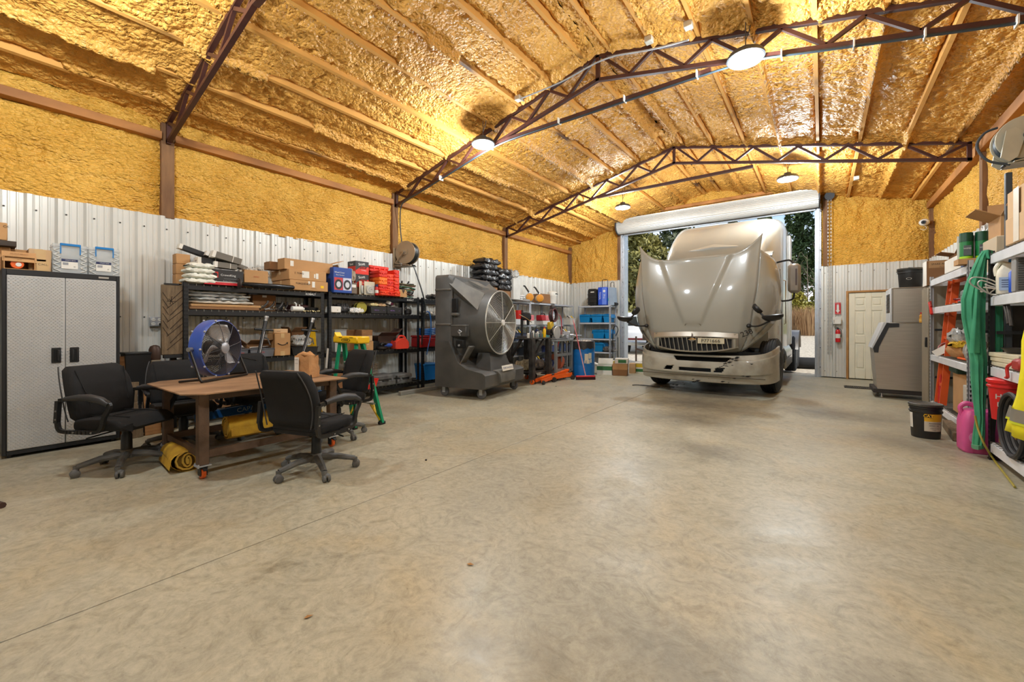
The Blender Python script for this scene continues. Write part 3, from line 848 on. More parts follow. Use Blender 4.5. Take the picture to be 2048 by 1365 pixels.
for i in range(5):
    x, y = -2.2 + i * .85 + (i % 2) * .3, 41 + i * .6
    t = thing('bare_tree', f'{ORD[i]} thin leafless grey sapling from the left among the pines right of the truck', 'tree', (x, y, gz(x, y) - .05), 0, 'bare saplings')
    g = G(); rnd = random.Random(60 + i); h = rnd.uniform(5, 7.5)
    g.tube([(0, 0, 0), (.1, 0, h * .5), (.05, .1, h)], [.07, .05, .015], 6)
    for k in range(16):
        z = h * rnd.uniform(.2, .95); a = rnd.uniform(0, 6.28); l = rnd.uniform(.5, 1.3)
        g.tube([(.08, 0, z), (.08 + l * .5 * math.cos(a), l * .5 * math.sin(a), z + l * .5), (.08 + l * .8 * math.cos(a), l * .8 * math.sin(a), z + l * 1.1)], [.022, .015, .006], 4)
    part('trunk_and_twigs', g, mat('grey_bark', (128, 112, 98), .9), t)
ORD = 'first second third fourth fifth sixth seventh eighth ninth'.split()
# woods closing the horizon
for i in range(5):
    tree('dark' if i % 2 else 'oak', -50 + i * 8.2, 39 + (i * 7) % 5, 8 + i % 3, 3.6, f'{ORD[i]} tree from the left in the far row beyond the gravel yard', 80 + i, 2600, 8, size=.3)

# white pickup outside, left of the truck
v = thing('parked_car', 'white boxy car parked outside by the left door jamb', 'car', (-6.35, 17.6, -.03), R(4))
cw = mat('white_car_paint', (240, 240, 240), .25, coat=.6, var=.03)
def section(y, w, z0, z1, tw):
    return [(-w, y, z0), (-w, y, (z0 + z1) * .52), (-tw, y, z1 - .05), (-tw * .8, y, z1), (tw * .8, y, z1), (tw, y, z1 - .05), (w, y, (z0 + z1) * .52), (w, y, z0)]
part('body', G().loft([section(0, .9, .5, .98, .9), section(.05, .98, .42, 1.08, .95), section(1.8, .98, .4, 1.1, .96), section(5.3, .98, .4, 1.08, .94), section(5.5, .85, .5, .95, .85)]), cw, v)
part('cabin', G().loft([section(.06, .95, 1.02, 1.15, .9), section(.25, .95, 1.05, 1.86, .8), section(3.2, .95, 1.05, 1.9, .8), section(4.1, .95, 1.05, 1.12, .88)]), cw, v)
part('rear_window', G().box(-.64, .64, .09, .2, 1.26, 1.68, .02), glass_dark, v)
for s in (-1, 1):
    part('side_window', G().box(s * .9 - .02, s * .9 + .02, .6, 3.3, 1.28, 1.7, .01), glass_dark, v)
    part('tail_lamp', G().box(s * .82 - .08, s * .82 + .08, -.03, .06, .68, .95, .02), red, v)
    for y in (1.1, 4.4): part('wheel', G().lathe([(.2, -.11), (.34, -.11), (.37, -.06), (.37, .06), (.34, .11), (.2, .11)], 20, M=Matrix.Translation((s * .88, y, .37)) @ Matrix.Rotation(PI / 2, 4, 'Y')), dark_rubber, v)
part('rear_bumper', G().box(-.92, .92, -.14, .02, .42, .6, .03), chrome, v)
part('tailgate_band', G().box(-.7, .7, -.012, .03, .66, .74, .004), mat('maroon_band', (110, 30, 30), .4), v)
# pipe stand and dark log outside
p = onZ(1277, 722)
t = thing('pipe_stand', 'dark rusty vice on a post outside the left door jamb', 'vice stand', (-4.95, 14.6, -.03))
part('post', G().cyl((0, 0, 0), (0, 0, .78), .05, n=12).lathe([(.2, 0), (.2, .02), (.06, .03)], 14), dark_steel, t)
part('vise_body', G().box(-.12, .12, -.2, .15, .78, .98, .02).box(-.17, .17, -.1, .05, .98, 1.12, .02).box(-.22, .22, -.04, .04, 1.12, 1.16, .01), rust, t)
part('side_arm', G().bar((0, 0, .35), (-.45, .1, .45), .06, .06).bar((-.45, .1, 0), (-.45, .1, .9), .05, .05), rust, t)
t = thing('rubber_roll', 'dark rolled rubber mat lying outside the right jamb of the truck door', 'rubber roll', (-.02, 15.3, -.03), R(8))
part('roll', G().lathe([(.06, -.8), (.15, -.8), (.17, -.75), (.17, .75), (.15, .8), (.06, .8)], 18, M=Matrix.Translation((0, 0, .17)) @ Matrix.Rotation(PI / 2, 4, 'Y')), dark_rubber, t)
part('roll_end', G().lathe([(.03, -.82), (.10, -.82), (.11, -.78)], 14, M=Matrix.Translation((0, 0, .17)) @ Matrix.Rotation(PI / 2, 4, 'Y')), mat('black_gap', (14, 14, 14), .9), t)

# ================================================================ the truck
tp = mat('truck_paint', (154, 152, 142), .3, coat=.7, var=.04, sc=1.2)
tpd = mat('truck_bumper_paint', (164, 160, 146), .42, c2=(120, 113, 98), sc=2.6, det=9, ramp=(.25, .5), coat=.2)
T = thing('semi_truck', 'cream semi truck nosed in through the door with its hood tipped open', 'truck', (-1.82, 8.2, 0), R(-.3))
def wedge(z):
    pts = [(.78, .70), (1.0, .79), (1.2, .85), (1.9, .95), (2.6, 1.0), (2.9, 1.04)]
    for (a, b), (c, d) in zip(pts, pts[1:]):
        if z <= c: return b + (d - b) * max(0, (z - a)) / (c - a)
    return pts[-1][1]
def sst(a, b, x):
    t = max(0, min(1, (x - a) / (b - a))); return t * t * (3 - 2 * t)
def hood_pt(u, vv):
    zt = 2.53 + .36 * abs(u) ** 5
    z = .79 + (zt - .79) * vv
    x = u * wedge(z)
    y = .10 * u * u + .05 * abs(u) ** 6 - .10 * math.sin(PI * min(1, vv * 1.05)) - .02
    c = .13 + .45 * max(0, (z - 1.28)) / 1.25
    y -= .032 * (1 - sst(c - .035, c + .035, abs(x))) * sst(1.24, 1.38, z)
    y += .02 * sst(.83, .97, abs(u))
    if vv < .2: y += .05 * (1 - vv / .2)
    return (x, y, z)
us = [-1 + 2 * i / 72 for i in range(73)]; vs_ = [j / 44 for j in range(45)]
hood = part('hood', G().grid([[hood_pt(u, w_) for u in us] for w_ in vs_]), tp, T)
hood.location = (-.09, 0, 0); hood.scale = (1.05, 1, 1)
sm = hood.modifiers.new('thickness', 'SOLIDIFY'); sm.thickness = .03; sm.offset = -1
def fender_pt(s, vv, sd, o=0.0):
    zl = .80 + .74 * s ** 1.25; zu = 2.60 - .16 * s
    z = zl + (zu - zl) * vv
    xe = wedge(z); xm = 1.235 - .13 * ((z - 1.85) / .75) ** 2
    a = s * PI / 2
    x = xe + (xm - xe) * math.sin(a) + .02 * math.sin(a)
    y = .15 + .07 + (.62) * (1 - math.cos(a)) - .10 * math.sin(PI * min(1, (z - .79) / 1.8)) - .05 * (1 - s)
    return (sd * (x + o * math.sin(a)), y - o * math.cos(a) * 1.2, z)
for sd in (-1, 1):
    f = part('fender', G().grid([[fender_pt(i / 18, j / 26, sd) for i in (range(19) if sd > 0 else range(18, -1, -1))] for j in range(27)]), tp, hood)
    sm = f.modifiers.new('thickness', 'SOLIDIFY'); sm.thickness = .03; sm.offset = -1
    g = G().grid([[fender_pt(.12 + .66 * i / 10, .035 + (.15 * (i / 10) ** .6 + .01) * j / 4, sd, .02) for i in (range(11) if sd > 0 else range(10, -1, -1))] for j in range(5)])
    part('headlamp', g, mat('headlamp_glass', (150, 146, 132), .12, var=.15, coat=.8), hood)
    # hood-mounted mirrors on stalks
    mm = G().tube(smoothline([(sd * .84, .02, 1.27), (sd * 1.0, -.14, 1.27), (sd * 1.16, -.2, 1.35)], 4), .016, 6).blob((sd * .85, -.0, 1.27), .04, .04, .04, 8, 5)
    mm.T = Matrix.Translation((sd * 1.2, -.2, 1.42)) @ Matrix.Rotation(sd * -.12, 4, 'Y')
    mm.lathe([(.02, -.07), (.1, -.055), (.145, -.01), (.15, .02), (.13, .035)], 16)
    mm.T = None
    mm.tube([(sd * 1.13, -.2, 1.38), (sd * 1.0, -.18, 1.52)], .016, 6)
    mm.T = Matrix.Translation((sd * .99, -.18, 1.56)) @ Matrix.Rotation(sd * .9, 4, 'Y')
    mm.lathe([(.02, -.05), (.07, -.04), (.095, 0), (.09, .03)], 14)
    mm.T = None
    part('hood_mirror', mm, black_plastic, hood)
# grille
def gpt(x, z, o=0): return (x, -.02 - .07 + .20 * x * x - o, z)
def gl(x): return .035 * abs(x) ** 2
surround = G()
N_ = 24
outer = [(-.70 + 1.40 * i / N_) for i in range(N_ + 1)]
top_z = lambda x: 1.165 - .03 * (x / .7) ** 2
mid_z = lambda x: 1.055 - .02 * (x / .62) ** 2
bot_z = lambda x: .80 + .10 * (abs(x) / .7) ** 2.4
gm = mat('brushed_grille', (176, 172, 162), .28, metal=.8, var=.1)
surround.grid([[gpt(x, mid_z(x), .035) for x in outer], [gpt(x, mid_z(x) + .025, .05) for x in outer], [gpt(x, top_z(x), .03) for x in outer], [gpt(x, top_z(x) + .01, -.03) for x in outer]])
surround.grid([[gpt(x, bot_z(x) - .02, -.02) for x in outer], [gpt(x, bot_z(x) - .012, .03) for x in outer], [gpt(x, bot_z(x) + .012, .035) for x in outer], [gpt(x, bot_z(x) + .016, 0) for x in outer]])
for sd in (-1, 1):
    q = [gpt(sd * (.62 + .08 * k / 3), z, .035 - .02 * k / 3) for k in range(4) for z in (0,)]
    rows = [[gpt(sd * (.60 + .10 * k / 4), bot_z(.66) - .01 + (top_z(.66) - bot_z(.66) + .0) * j / 6, .04 * math.sin(PI * (k + .6) / 5)) for k in range(5)] for j in range(7)]
    surround.grid(rows)
part('grille_surround', surround, gm, hood)
back = G().grid([[gpt(x, bot_z(x) - .01, -.015) for x in outer], [gpt(x, top_z(x), -.015) for x in outer]])
part('grille_screen', back, mat('grille_black', (18, 19, 22), .5), hood)
for k in range(15):
    x = -.56 + 1.12 * k / 14
    xt = x * .98 - .02
    part('grille_bar', G().bar(gpt(x * 1.0 + .02 * (x < 0), bot_z(x) + .005, .02), gpt(xt, mid_z(x) + .01, .03), .012, .03, up=(0, 1, 0)), gm, hood)
# plain three-point road badge and handle recess
em = G().add([gpt(0, 1.15, .07), gpt(-.022, 1.06, .05), gpt(.022, 1.06, .05), gpt(0, 1.05, .085)], [(0, 1, 3), (0, 3, 2)])
em.add([gpt(-.07, 1.02, .05), gpt(0, 1.06, .05), gpt(.07, 1.02, .05), gpt(0, .98, .05), gpt(0, 1.02, .08)], [(0, 4, 1), (1, 4, 2), (2, 4, 3), (3, 4, 0)])
part('badge', em, chrome, hood)
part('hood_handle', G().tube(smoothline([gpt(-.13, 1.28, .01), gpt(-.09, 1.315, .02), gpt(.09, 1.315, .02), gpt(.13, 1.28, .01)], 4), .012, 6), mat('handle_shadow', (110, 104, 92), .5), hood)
pl = part('licence_plate', G().cbox(gpt(.30, 1.0, .075), (.42, .012, .1), .004, (0, 0, 0)), mat('plate_metal', (200, 192, 164), .5), hood)
text('P771666', .085, ink, hood, gpt(.30, 1.0, .096), '-y')
o_ = text('238', .13, ink, hood, (.80, -.02, 1.13), '-y', bold=.01); o_.matrix_local = Matrix.Translation((.82, .0, 1.145)) @ Matrix.Rotation(.45, 4, 'Z') @ Matrix.Rotation(-.42, 4, 'Y') @ Matrix.Rotation(PI / 2, 4, 'X') @ Matrix.Diagonal((.13, .13, .02, 1))
# bumper with real openings
def bump_pt(u, w_):
    zt = .735 + .17 * abs(u) ** 3; zb = .235 + .05 * u * u
    z = zb + (zt - zb) * w_
    x = 1.2 * math.sin(u * PI / 2 * .93) / math.sin(PI / 2 * .93)
    y = .62 * abs(u) ** 7 + .10 * abs(u) ** 2 - .02 - .05 * math.sin(PI * w_)
    y += .03 * (w_ > .82) + .02 * (w_ < .3)
    return (x, y, z)
NU, NW = 150, 44
P_ = np.array([[bump_pt(-1 + 2 * i / NU, j / NW) for i in range(NU + 1)] for j in range(NW + 1)])
X_, Z_ = P_[..., 0], P_[..., 2]
hole = (Z_ > .615) & (Z_ < .70) & (np.abs(X_ - .02) < .50 - .9 * np.clip(.70 - Z_, 0, 1))
hole |= (Z_ > .425) & (Z_ < .49) & (X_ > -.35) & (X_ < .2)
for cx in (-.55, .33): hole |= (np.abs(X_ - cx - (Z_ - .46) * .5) < .07) & (np.abs(Z_ - .47) < .042)
bo = np_mesh('front_bumper', P_, ~hole, tpd, T)
sm = bo.modifiers.new('thickness', 'SOLIDIFY'); sm.thickness = .03; sm.offset = -1
part('bumper_shade_backing', G().box(-.95, .95, .16, .22, .28, .8), mat('black_gap', (14, 14, 14), .9), T)  # near-black sheet standing in for the shade behind the openings
g = G().tube([(-1.05, -.005, .36), (-.6, -.045, .36), (0, -.05, .36), (.6, -.045, .36), (1.05, -.005, .36)], .01, 5)
part('bumper_seam', g, mat('seam_dark', (98, 90, 76), .8), T)
scuff = mat('scuff_black', (26, 24, 22), .9)
g = G(); rnd = random.Random(4)
for cx, cz_, n, sp in ((.52, .66, 14, .13), (.45, .56, 10, .1), (.78, .56, 6, .12), (.0, .28, 16, .5), (.5, .3, 10, .3)):
    for k in range(n):
        u = cx + rnd.uniform(-sp, sp); z = cz_ + rnd.uniform(-.035, .035) + (u - cx) * .35
        s = rnd.uniform(.006, .03)
        y = .10 * (u / 1.2) ** 2 - .076 + .005
        g.add([(u - s * 1.6, y - .003, z - s * .3), (u, y - .003, z - s * .5), (u + s * 1.8, y - .003, z + s * .5), (u - s * .4, y - .003, z + s * .5)], [(0, 1, 2, 3)])
part('bumper_scuffs', g, scuff, T, stuff=True)
# engine bay and chassis
part('engine', G().box(-.45, .45, .55, 1.5, .62, 1.35, .05).cyl((-.3, .45, .95), (-.3, .6, .95), .2, n=16).cyl((.25, .45, .8), (.25, .6, .8), .12, n=14), mat('engine_dark', (30, 33, 44), .6), T)
part('radiator', G().box(-.62, .62, .32, .46, .58, 1.2, .02), mat('radiator_black', (24, 26, 32), .6), T)
part('splash_liner', G().prism([(.35, .5), (1.8, .5), (1.8, 1.25), (1.2, 1.5), (.5, 1.2)], .64, .68, 'x').prism([(.35, .5), (1.8, .5), (1.8, 1.25), (1.2, 1.5), (.5, 1.2)], -.68, -.64, 'x'), mat('liner_navy', (28, 34, 56), .55), T)
part('chassis', G().box(-.45, -.35, .4, 8, .5, .72).box(.35, .45, .4, 8, .5, .72).box(-.9, .9, 1.05, 1.3, .42, .55, .02), dark_steel, T)
tread = [(.30, -.14), (.46, -.14), (.505, -.115)] + [q for k in range(5) for q in ((.515, -.1 + .042 * k), (.515, -.07 + .042 * k), (.502, -.068 + .042 * k), (.502, -.06 + .042 * k))] + [(.505, .115), (.46, .14), (.30, .14)]
def wheel(x, y, s, steer=0):
    w_ = part('wheel', G().lathe(tread, 36, M=Matrix.Translation((x, y, .515)) @ Matrix.Rotation(steer, 4, 'Z') @ Matrix.Rotation(PI / 2, 4, 'Y')), dark_rubber, T)
    part('wheel_rim', G().lathe([(.02, .02), (.1, .05), (.1, .0), (.22, -.02), (.3, .1), (.305, .14)], 24, M=Matrix.Translation((x, y, .515)) @ Matrix.Rotation(steer, 4, 'Z') @ Matrix.Rotation(s * PI / 2, 4, 'Y')), steel, w_)
for s in (-1, 1):
    wheel(s * 1.03, 1.12, s, -.06)
    for y in (5.7, 7.0):
        wheel(s * 1.08, y, s); wheel(s * .76, y, s)
    part('mud_guard', G().grid([[(s * (.62 + .66 * k / 2), 6.0 + .0 + .78 * math.cos(R(a)), .52 + .62 * math.sin(R(a))) for k in range(3)] for a in range(10, 171, 20)]), mat('guard_steel', (150, 146, 140), .4, metal=.5), T)
    part('fuel_tank', G().cyl((s * .9, 2.3, .62), (s * .9, 3.9, .62), .31, n=20), mat('tank_steel', (170, 172, 178), .25, metal=.85), T)
    part('cab_step', G().box(s * .95 - .2, s * .95 + .2, 1.75, 2.3, .38, .5, .02).box(s * .95 - .18, s * .95 + .18, 1.75, 2.3, .62, .72, .02), dark_steel, T)
    # tall door mirrors
    m_ = part('door_mirror', G().prism(rrect(1.86, 2.42, -.09, .09, .04), 0, 1, 'x') if False else G().box(s * 1.40 - .10, s * 1.40 + .10, 1.0, 1.16, 1.88, 2.42, .045), mat('mirror_shell', (134, 124, 110), .4), T)
    part('mirror_slot', G().box(s * 1.40 + .02, s * 1.40 + .045, .992, 1.0, 2.02, 2.32), mat('slot_brown', (70, 50, 40), .5), m_)
    part('mirror_arm', G().tube(smoothline([(s * 1.1, 1.2, 2.48), (s * 1.32, 1.12, 2.5), (s * 1.40, 1.08, 2.4)], 4), .018, 6), black_plastic, m_); part('lower_arm', G().tube(smoothline([(s * 1.1, 1.2, 1.74), (s * 1.36, 1.12, 1.76), (s * 1.40, 1.08, 1.9)], 4), .018, 6), black_plastic, m_)
def csec(y, w, z0, z1, r, tw=None):
    tw = tw or w
    o = []
    for (x, z) in rrect(-1, 1, 0, 1, .0001, 1)[:0]: pass
    n = 6
    for k in range(n + 1):
        a = R(90 * k / n); o.append((tw - r + r * math.cos(a), y, z1 - r + r * math.sin(a)))
    for k in range(n + 1):
        a = R(90 + 90 * k / n); o.append((-tw + r + r * math.cos(a), y, z1 - r + r * math.sin(a)))
    o += [(-w, y, (z0 + z1) * .45), (-w, y, z0 + .08), (-w + .08, y, z0), (w - .08, y, z0), (w, y, z0 + .08), (w, y, (z0 + z1) * .45)]
    return o
cab = part('cab', G().loft([csec(.92, 1.0, .85, 2.46, .15, .85), csec(1.1, 1.08, .8, 2.62, .2, .95), csec(1.9, 1.13, .7, 2.7, .2, 1.02), csec(2.25, 1.15, .7, 2.7, .2, 1.05)]), tp, T)
part('windshield', G().grid([[(x, .88 + .12 * (x) ** 2 + .18 * k / 4, 1.6 + .9 * k / 4) for x in [-.95 + .19 * i for i in range(11)]] for k in range(5)]), glass_dark, cab)
for s in (-1, 1):
    part('door_window', G().add([(s * 1.135, 1.2, 1.75), (s * 1.145, 1.95, 1.75), (s * 1.10, 1.95, 2.4), (s * 1.09, 1.35, 2.4)], [(0, 1, 2, 3)]), glass_dark, cab)
    part('door_seam', G().tube([(s * 1.142, 2.02, .75), (s * 1.142, 2.02, 1.7), (s * 1.11, 2.02, 2.45)], .006, 5), mat('seam_dark', (98, 90, 76), .8), cab)
sl = part('sleeper', G().loft([csec(1.02, .90, 2.42, 2.62, .08), csec(1.25, .96, 2.42, 3.0, .24), csec(1.8, 1.02, 2.3, 3.36, .28), csec(2.3, 1.08, .62, 3.60, .3), csec(2.9, 1.15, .62, 3.70, .28), csec(4.1, 1.15, .62, 3.68, .25), csec(4.25, 1.08, .7, 3.6, .22)]), tp, T)
part('roof_scoop', G().loft([[(x * .72, y + .10 * x * x, z) for x, z in ((-1, z0), (-.6, z0 + .05), (0, z0 + .07), (.6, z0 + .05), (1, z0), (.6, z0 - .06), (0, z0 - .08), (-.6, z0 - .06))] for y, z0 in ((1.12, 2.82), (1.6, 3.16), (2.2, 3.50), (2.7, 3.62))]), tp, sl)
part('sun_visor', G().loft([[(x * 1.06, .78 + .16 * x * x + a, 2.60 + b) for x in (-1, -.6, -.2, .2, .6, 1)] + [(x * 1.06, .78 + .16 * x * x + a + .03, 2.57 + b) for x in (1, .6, .2, -.2, -.6, -1)] for a, b in ((0, 0), (.12, .07), (.3, .12))]), tp, cab)
for s in (-1, 1):
    part('sleeper_extender', G().box(s * 1.15 - .02, s * 1.15 + .02, 4.1, 4.6, .8, 3.5, .01), white_paint, sl)
    part('side_fairing', G().box(s * 1.17 - .03, s * 1.17 + .03, 2.3, 4.2, .35, .7, .02), tp, T)
part('grab_rail', G().tube([(1.17, 2.1, 1.3), (1.2, 2.1, 1.32), (1.2, 2.1, 2.2), (1.16, 2.1, 2.22)], .012, 6), chrome, cab)
# ================================================================ generic things
def front(px0, px1, wall, at):
    """span along a wall read off two pixel columns: left wall -> Y range, rear wall -> X range, right wall -> Y range"""
    f = {'L': lambda p: onX(p, 700, at).y, 'R': lambda p: onX(p, 700, at).y, 'F': lambda p: onY(p, 700, at).x}[wall]
    return f(px0), f(px1)
RZ = {'L': PI / 2, 'R': -PI / 2, 'F': 0.0}
def spot(px0, px1, pyt, wall, at, zb, d):
    """-> loc, w, d, h of a box whose front face spans the pixels; local front is -y"""
    a, b = front(px0, px1, wall, at); pm = (px0 + px1) / 2
    zt = (onX(pm, pyt, at) if wall in 'LR' else onY(pm, pyt, at)).z
    c = (a + b) / 2; w = abs(b - a)
    loc = {'L': (at - d / 2, c, zb), 'R': (at + d / 2, c, zb), 'F': (c, at + d / 2, zb)}[wall]
    return loc, w, d, max(.01, zt - zb)
def carton(label, s, wall='L', m=None, tp_=True, txt=(), stick=(), flaps=None, rz=None, cat='box', name='cardboard_box', group=None, dy=0.0, ch=.006, tilt=None):
    loc, w, d, h = s
    t = thing(name, label, cat, loc, (RZ[wall] if rz is None else rz) + dy, group)
    if tilt: t.rotation_euler = (tilt[0], tilt[1], t.rotation_euler[2])
    m = m or cardb
    if flaps:
        g = G(); k = .006
        g.box(-w / 2, w / 2, -d / 2, d / 2, 0, k).box(-w / 2, w / 2, -d / 2, -d / 2 + k, k, h).box(-w / 2, w / 2, d / 2 - k, d / 2, k, h)
        g.box(-w / 2, -w / 2 + k, -d / 2 + k, d / 2 - k, k, h).box(w / 2 - k, w / 2, -d / 2 + k, d / 2 - k, k, h)
        part('body', g, m, t)
        for f in flaps:
            ang, side = f
            g = G(); L_ = (d if side in 'lr' else w)
            a = R(ang); e = min(.5 * (w if side in 'lr' else d), .22)
            du, dz = e * math.cos(a), e * math.sin(a)
            if side == 'r': g.bar((w / 2, 0, h), (w / 2 + du, 0, h + dz), L_, k, up=(0, 0, 1) if abs(ang) < 60 else (1, 0, 0))
            if side == 'l': g.bar((-w / 2, 0, h), (-w / 2 - du, 0, h + dz), L_, k, up=(0, 0, 1) if abs(ang) < 60 else (1, 0, 0))
            if side == 'f': g.bar((0, -d / 2, h), (0, -d / 2 - du, h + dz), L_, k, up=(0, 0, 1) if abs(ang) < 60 else (0, 1, 0))
            if side == 'b': g.bar((0, d / 2, h), (0, d / 2 + du, h + dz), L_, k, up=(0, 0, 1) if abs(ang) < 60 else (0, 1, 0))
            part('flap', g, m, t)
    else:
        part('body', G().box(-w / 2, w / 2, -d / 2, d / 2, 0, h, ch), m, t)
        if tp_:
            e = .0012; q = min(.05, w * .25)
            part('tape', G().box(-q / 2 if w < d else -w / 2 - e, q / 2 if w < d else w / 2 + e, -d / 2 - e if w < d else -q / 2, d / 2 + e if w < d else q / 2, h - .07 * (h > .15), h + e), tape, t)
    for (sx, sz, sw, sh, *mm) in stick:
        part('label_sticker', G().box(sx - sw / 2, sx + sw / 2, -d / 2 - .002, -d / 2, sz - sh / 2, sz + sh / 2), mm[0] if mm else paper, t)
    for (s_, size, x, z, *mm) in txt:
        text(s_, size, mm[0] if mm else ink, t, (x, -d / 2 - .003, z), '-y')
    return t
def wavy(w, d, h, seed, amp=.02, nx=14, ny=10):
    """soft slab with a lumpy skin"""
    rnd = random.Random(seed); rows = []
    rings = []
    for i in range(nx + 1):
        u = -1 + 2 * i / nx; sc = (1 - abs(u) ** 5) ** .4 if abs(u) < 1 else .15
        sc = max(sc, .25); ring = []
        for k in range(ny * 2):
            a = 2 * PI * k / (ny * 2)
            c, s = math.cos(a), math.sin(a)
            yy = d / 2 * (abs(c) ** .6) * (1 if c > 0 else -1) * (.9 + .1 * sc); zz = h / 2 * (abs(s) ** .6) * (1 if s > 0 else -1) * sc
            ring.append((u * w / 2, yy + rnd.uniform(-amp, amp) * .5, max(0, h / 2 + zz + (rnd.uniform(-amp, amp) if s > -.2 else 0))))
        rings.append(ring)
    return G().loft(rings)
def soft(name, label, cat, loc, w, d, h, m, rz=PI / 2, seed=1, amp=.02, group=None):
    return solo(name, wavy(w, d, h, seed, amp), m, label, cat, loc, rz, group)

# ================================================================ racks
slot_m = mat('slot_dark', (12, 12, 12), .9)
wire_m = mat('wire_deck', (150, 146, 136), .4, metal=.6)
def rack(name, label, loc, rz, L_, D_, levels, zt, pm, bm, wm=wire_m, slots=True, group=None, bh=.075, brand=None, deck='wire', pw=.055, bolts=False):
    t = thing(name, label, 'shelving', loc, rz, group)
    for x in (0, L_):
        for y in (0, D_):
            x0, x1 = (0, pw) if x == 0 else (L_ - pw, L_)
            y0, y1 = (0, pw * .8) if y == 0 else (D_ - pw * .8, D_)
            e = .004; xo = x0 if x == 0 else x1 - e; yo = y0 if y == 0 else y1 - e
            g = G().box(x0, x1, yo, yo + e, 0, zt).box(xo, xo + e, y0, y1, 0, zt)
            p = part('upright', g, pm, t)
            part('foot', G().box(x0 - .005, x1 + .005, y0 - .005, y1 + .005, 0, .012), black_plastic, p)
            if slots and y == 0:
                g = G(); z = .06
                while z < zt - .04:
                    for q in (.3, .7):
                        cx = x0 + (x1 - x0) * q
                        g.add([(cx - .006, -.001, z + .014), (cx + .006, -.001, z + .014), (cx + .0035, -.001, z - .014), (cx - .0035, -.001, z - .014)], [(0, 1, 2, 3)])
                    xs = x0 - .001 if x == 0 else x1 + .001
                    g.add([(xs, .012, z + .014), (xs, .028, z + .014), (xs, .024, z - .014), (xs, .016, z - .014)], [(0, 1, 2, 3)])
                    z += .05
                part('slots', g, slot_m, p, stuff=True, smooth=False)
    for i, z in enumerate(levels):
        for y in (.004, D_ - .03):
            b = part('beam', G().box(pw * .9, L_ - pw * .9, y, y + .026, z - bh, z - .012, .003).box(pw * .9, L_ - pw * .9, y + (.012 if y < .1 else 0), y + (.026 if y < .1 else .014), z - .012, z - .002), bm, t)
            if brand and i == len(levels) - 1 and y < .1: text(brand, .042, white_paint, b, (L_ - .22, .001, z - .045), '-y', bold=.02)
        for x in (.012, L_ - .04): part('side_beam', G().box(x, x + .026, .03, D_ - .03, z - bh, z - .015), bm, t)
        if deck in ('wire', 'wire2'):
            g = G(); n = int(L_ / .085)
            for k in range(n + 1):
                x = pw + (L_ - 2 * pw) * k / n
                g.bar((x, .002, z), (x, D_ - .002, z), .006, .006); deck == 'wire' and g.bar((x, .003, z + .003), (x, .003, z - .022), .006, .004, up=(0, 1, 0))
            for y in (.05, .2, .35, D_ - .06): g.bar((pw, y, z - .006), (L_ - pw, y, z - .006), .006, .006)
            part('wire_deck', g, wm, t, stuff=True, smooth=False)
        else:
            part('shelf_board', G().box(.01, L_ - .01, .03, D_ - .03, z - .016, z - .002), deck, t)
    return t
XF = -6.38
LV = (.17, .83, 1.485, 1.81)
for i, (y0, L_, lab) in enumerate(((1.67, 1.83, 'black steel rack nearest the tall cabinet, loaded with flat cartons'), (3.57, 1.88, 'middle black steel rack holding the red boxes and the red fuel can'), (5.53, 1.83, 'third black steel rack half hidden behind the big portable cooler'))):
    rack('storage_rack', lab, (XF, y0, 0), PI / 2, L_, .55, LV, 1.83, black_steel, black_steel, group='black steel racks along the left wall', brand='KOBALT')

# ================================================================ tall cabinet and what stands on it
plate = mat('diamond_plate_grey', (188, 188, 186), .34, metal=.15, var=.05)
C = thing('tall_cabinet', 'tall two-door cabinet with grey tread-plate doors at the left edge', 'cabinet', (-6.26, .238, 0), PI / 2)
cw_, ch_, cd_ = .83, 1.83, .60
part('carcass', G().box(0, cw_, .022, cd_, .03, ch_, .006), black_steel, C)
for a, b, c, d in ((0, .028, .03, ch_), (cw_ - .028, cw_, .03, ch_), (.028, cw_ - .028, ch_ - .055, ch_), (.028, cw_ - .028, .03, .07)):
    part('frame_rail', G().box(a, b, 0, .03, c, d, .003), black_steel, C)
for x in (.05, cw_ - .05):
    for y in (.05, cd_ - .05): part('foot', G().cyl((x, y, 0), (x, y, .035), .02, n=10), black_plastic, C)
for k, (a, b) in enumerate(((.031, .413), (.417, cw_ - .031))):
    dr = part('door', G().box(a, b, -.006, .02, .073, ch_ - .058, .004), plate, C)
    g = G(); z = .09; j = 0
    while z < ch_ - .07:
        x = a + .012 + (.0145 if j % 2 else 0)
        while x < b - .012:
            s = 1 if j % 2 else -1
            dx, dz = .0105, .0045 * s
            g.add([(x - dx, -.0062, z - dz), (x, -.0062, z + .0042), (x + dx, -.0062, z + dz), (x, -.0062, z - .0042), (x, -.0125, z)], [(0, 1, 4), (1, 2, 4), (2, 3, 4), (3, 0, 4)])
            x += .029
        z += .0165; j += 1
    part('tread_pattern', g, plate, dr, stuff=True, smooth=False)
    hx = b - .062 if k == 0 else a + .062
    hd = part('handle', G().box(hx - .034, hx + .034, -.016, -.006, .90, 1.055, .006), black_plastic, dr)
    part('handle_well', G().box(hx - .02, hx + .02, -.018, -.015, .915, 1.04, .002), slot_m, C)
    part('handle_lip', G().box(hx + (-.024 if k else .004), hx + (-.004 if k else .024), -.03, -.016, .92, 1.035, .005), black_plastic, C)
part('lock', G().cyl((.455, -.022, .835), (.455, -.006, .835), .013, n=12), chrome, C)
part('name_plate', G().box(.66, .74, -.004, 0, ch_ - .038, ch_ - .02), mat('plate_silver', (176, 172, 164), .4, metal=.5), C)
def onC(px0, px1, pyt, d, at=-6.34): return spot(px0, px1, pyt, 'L', at, ch_, d)
zt_ = 1.83
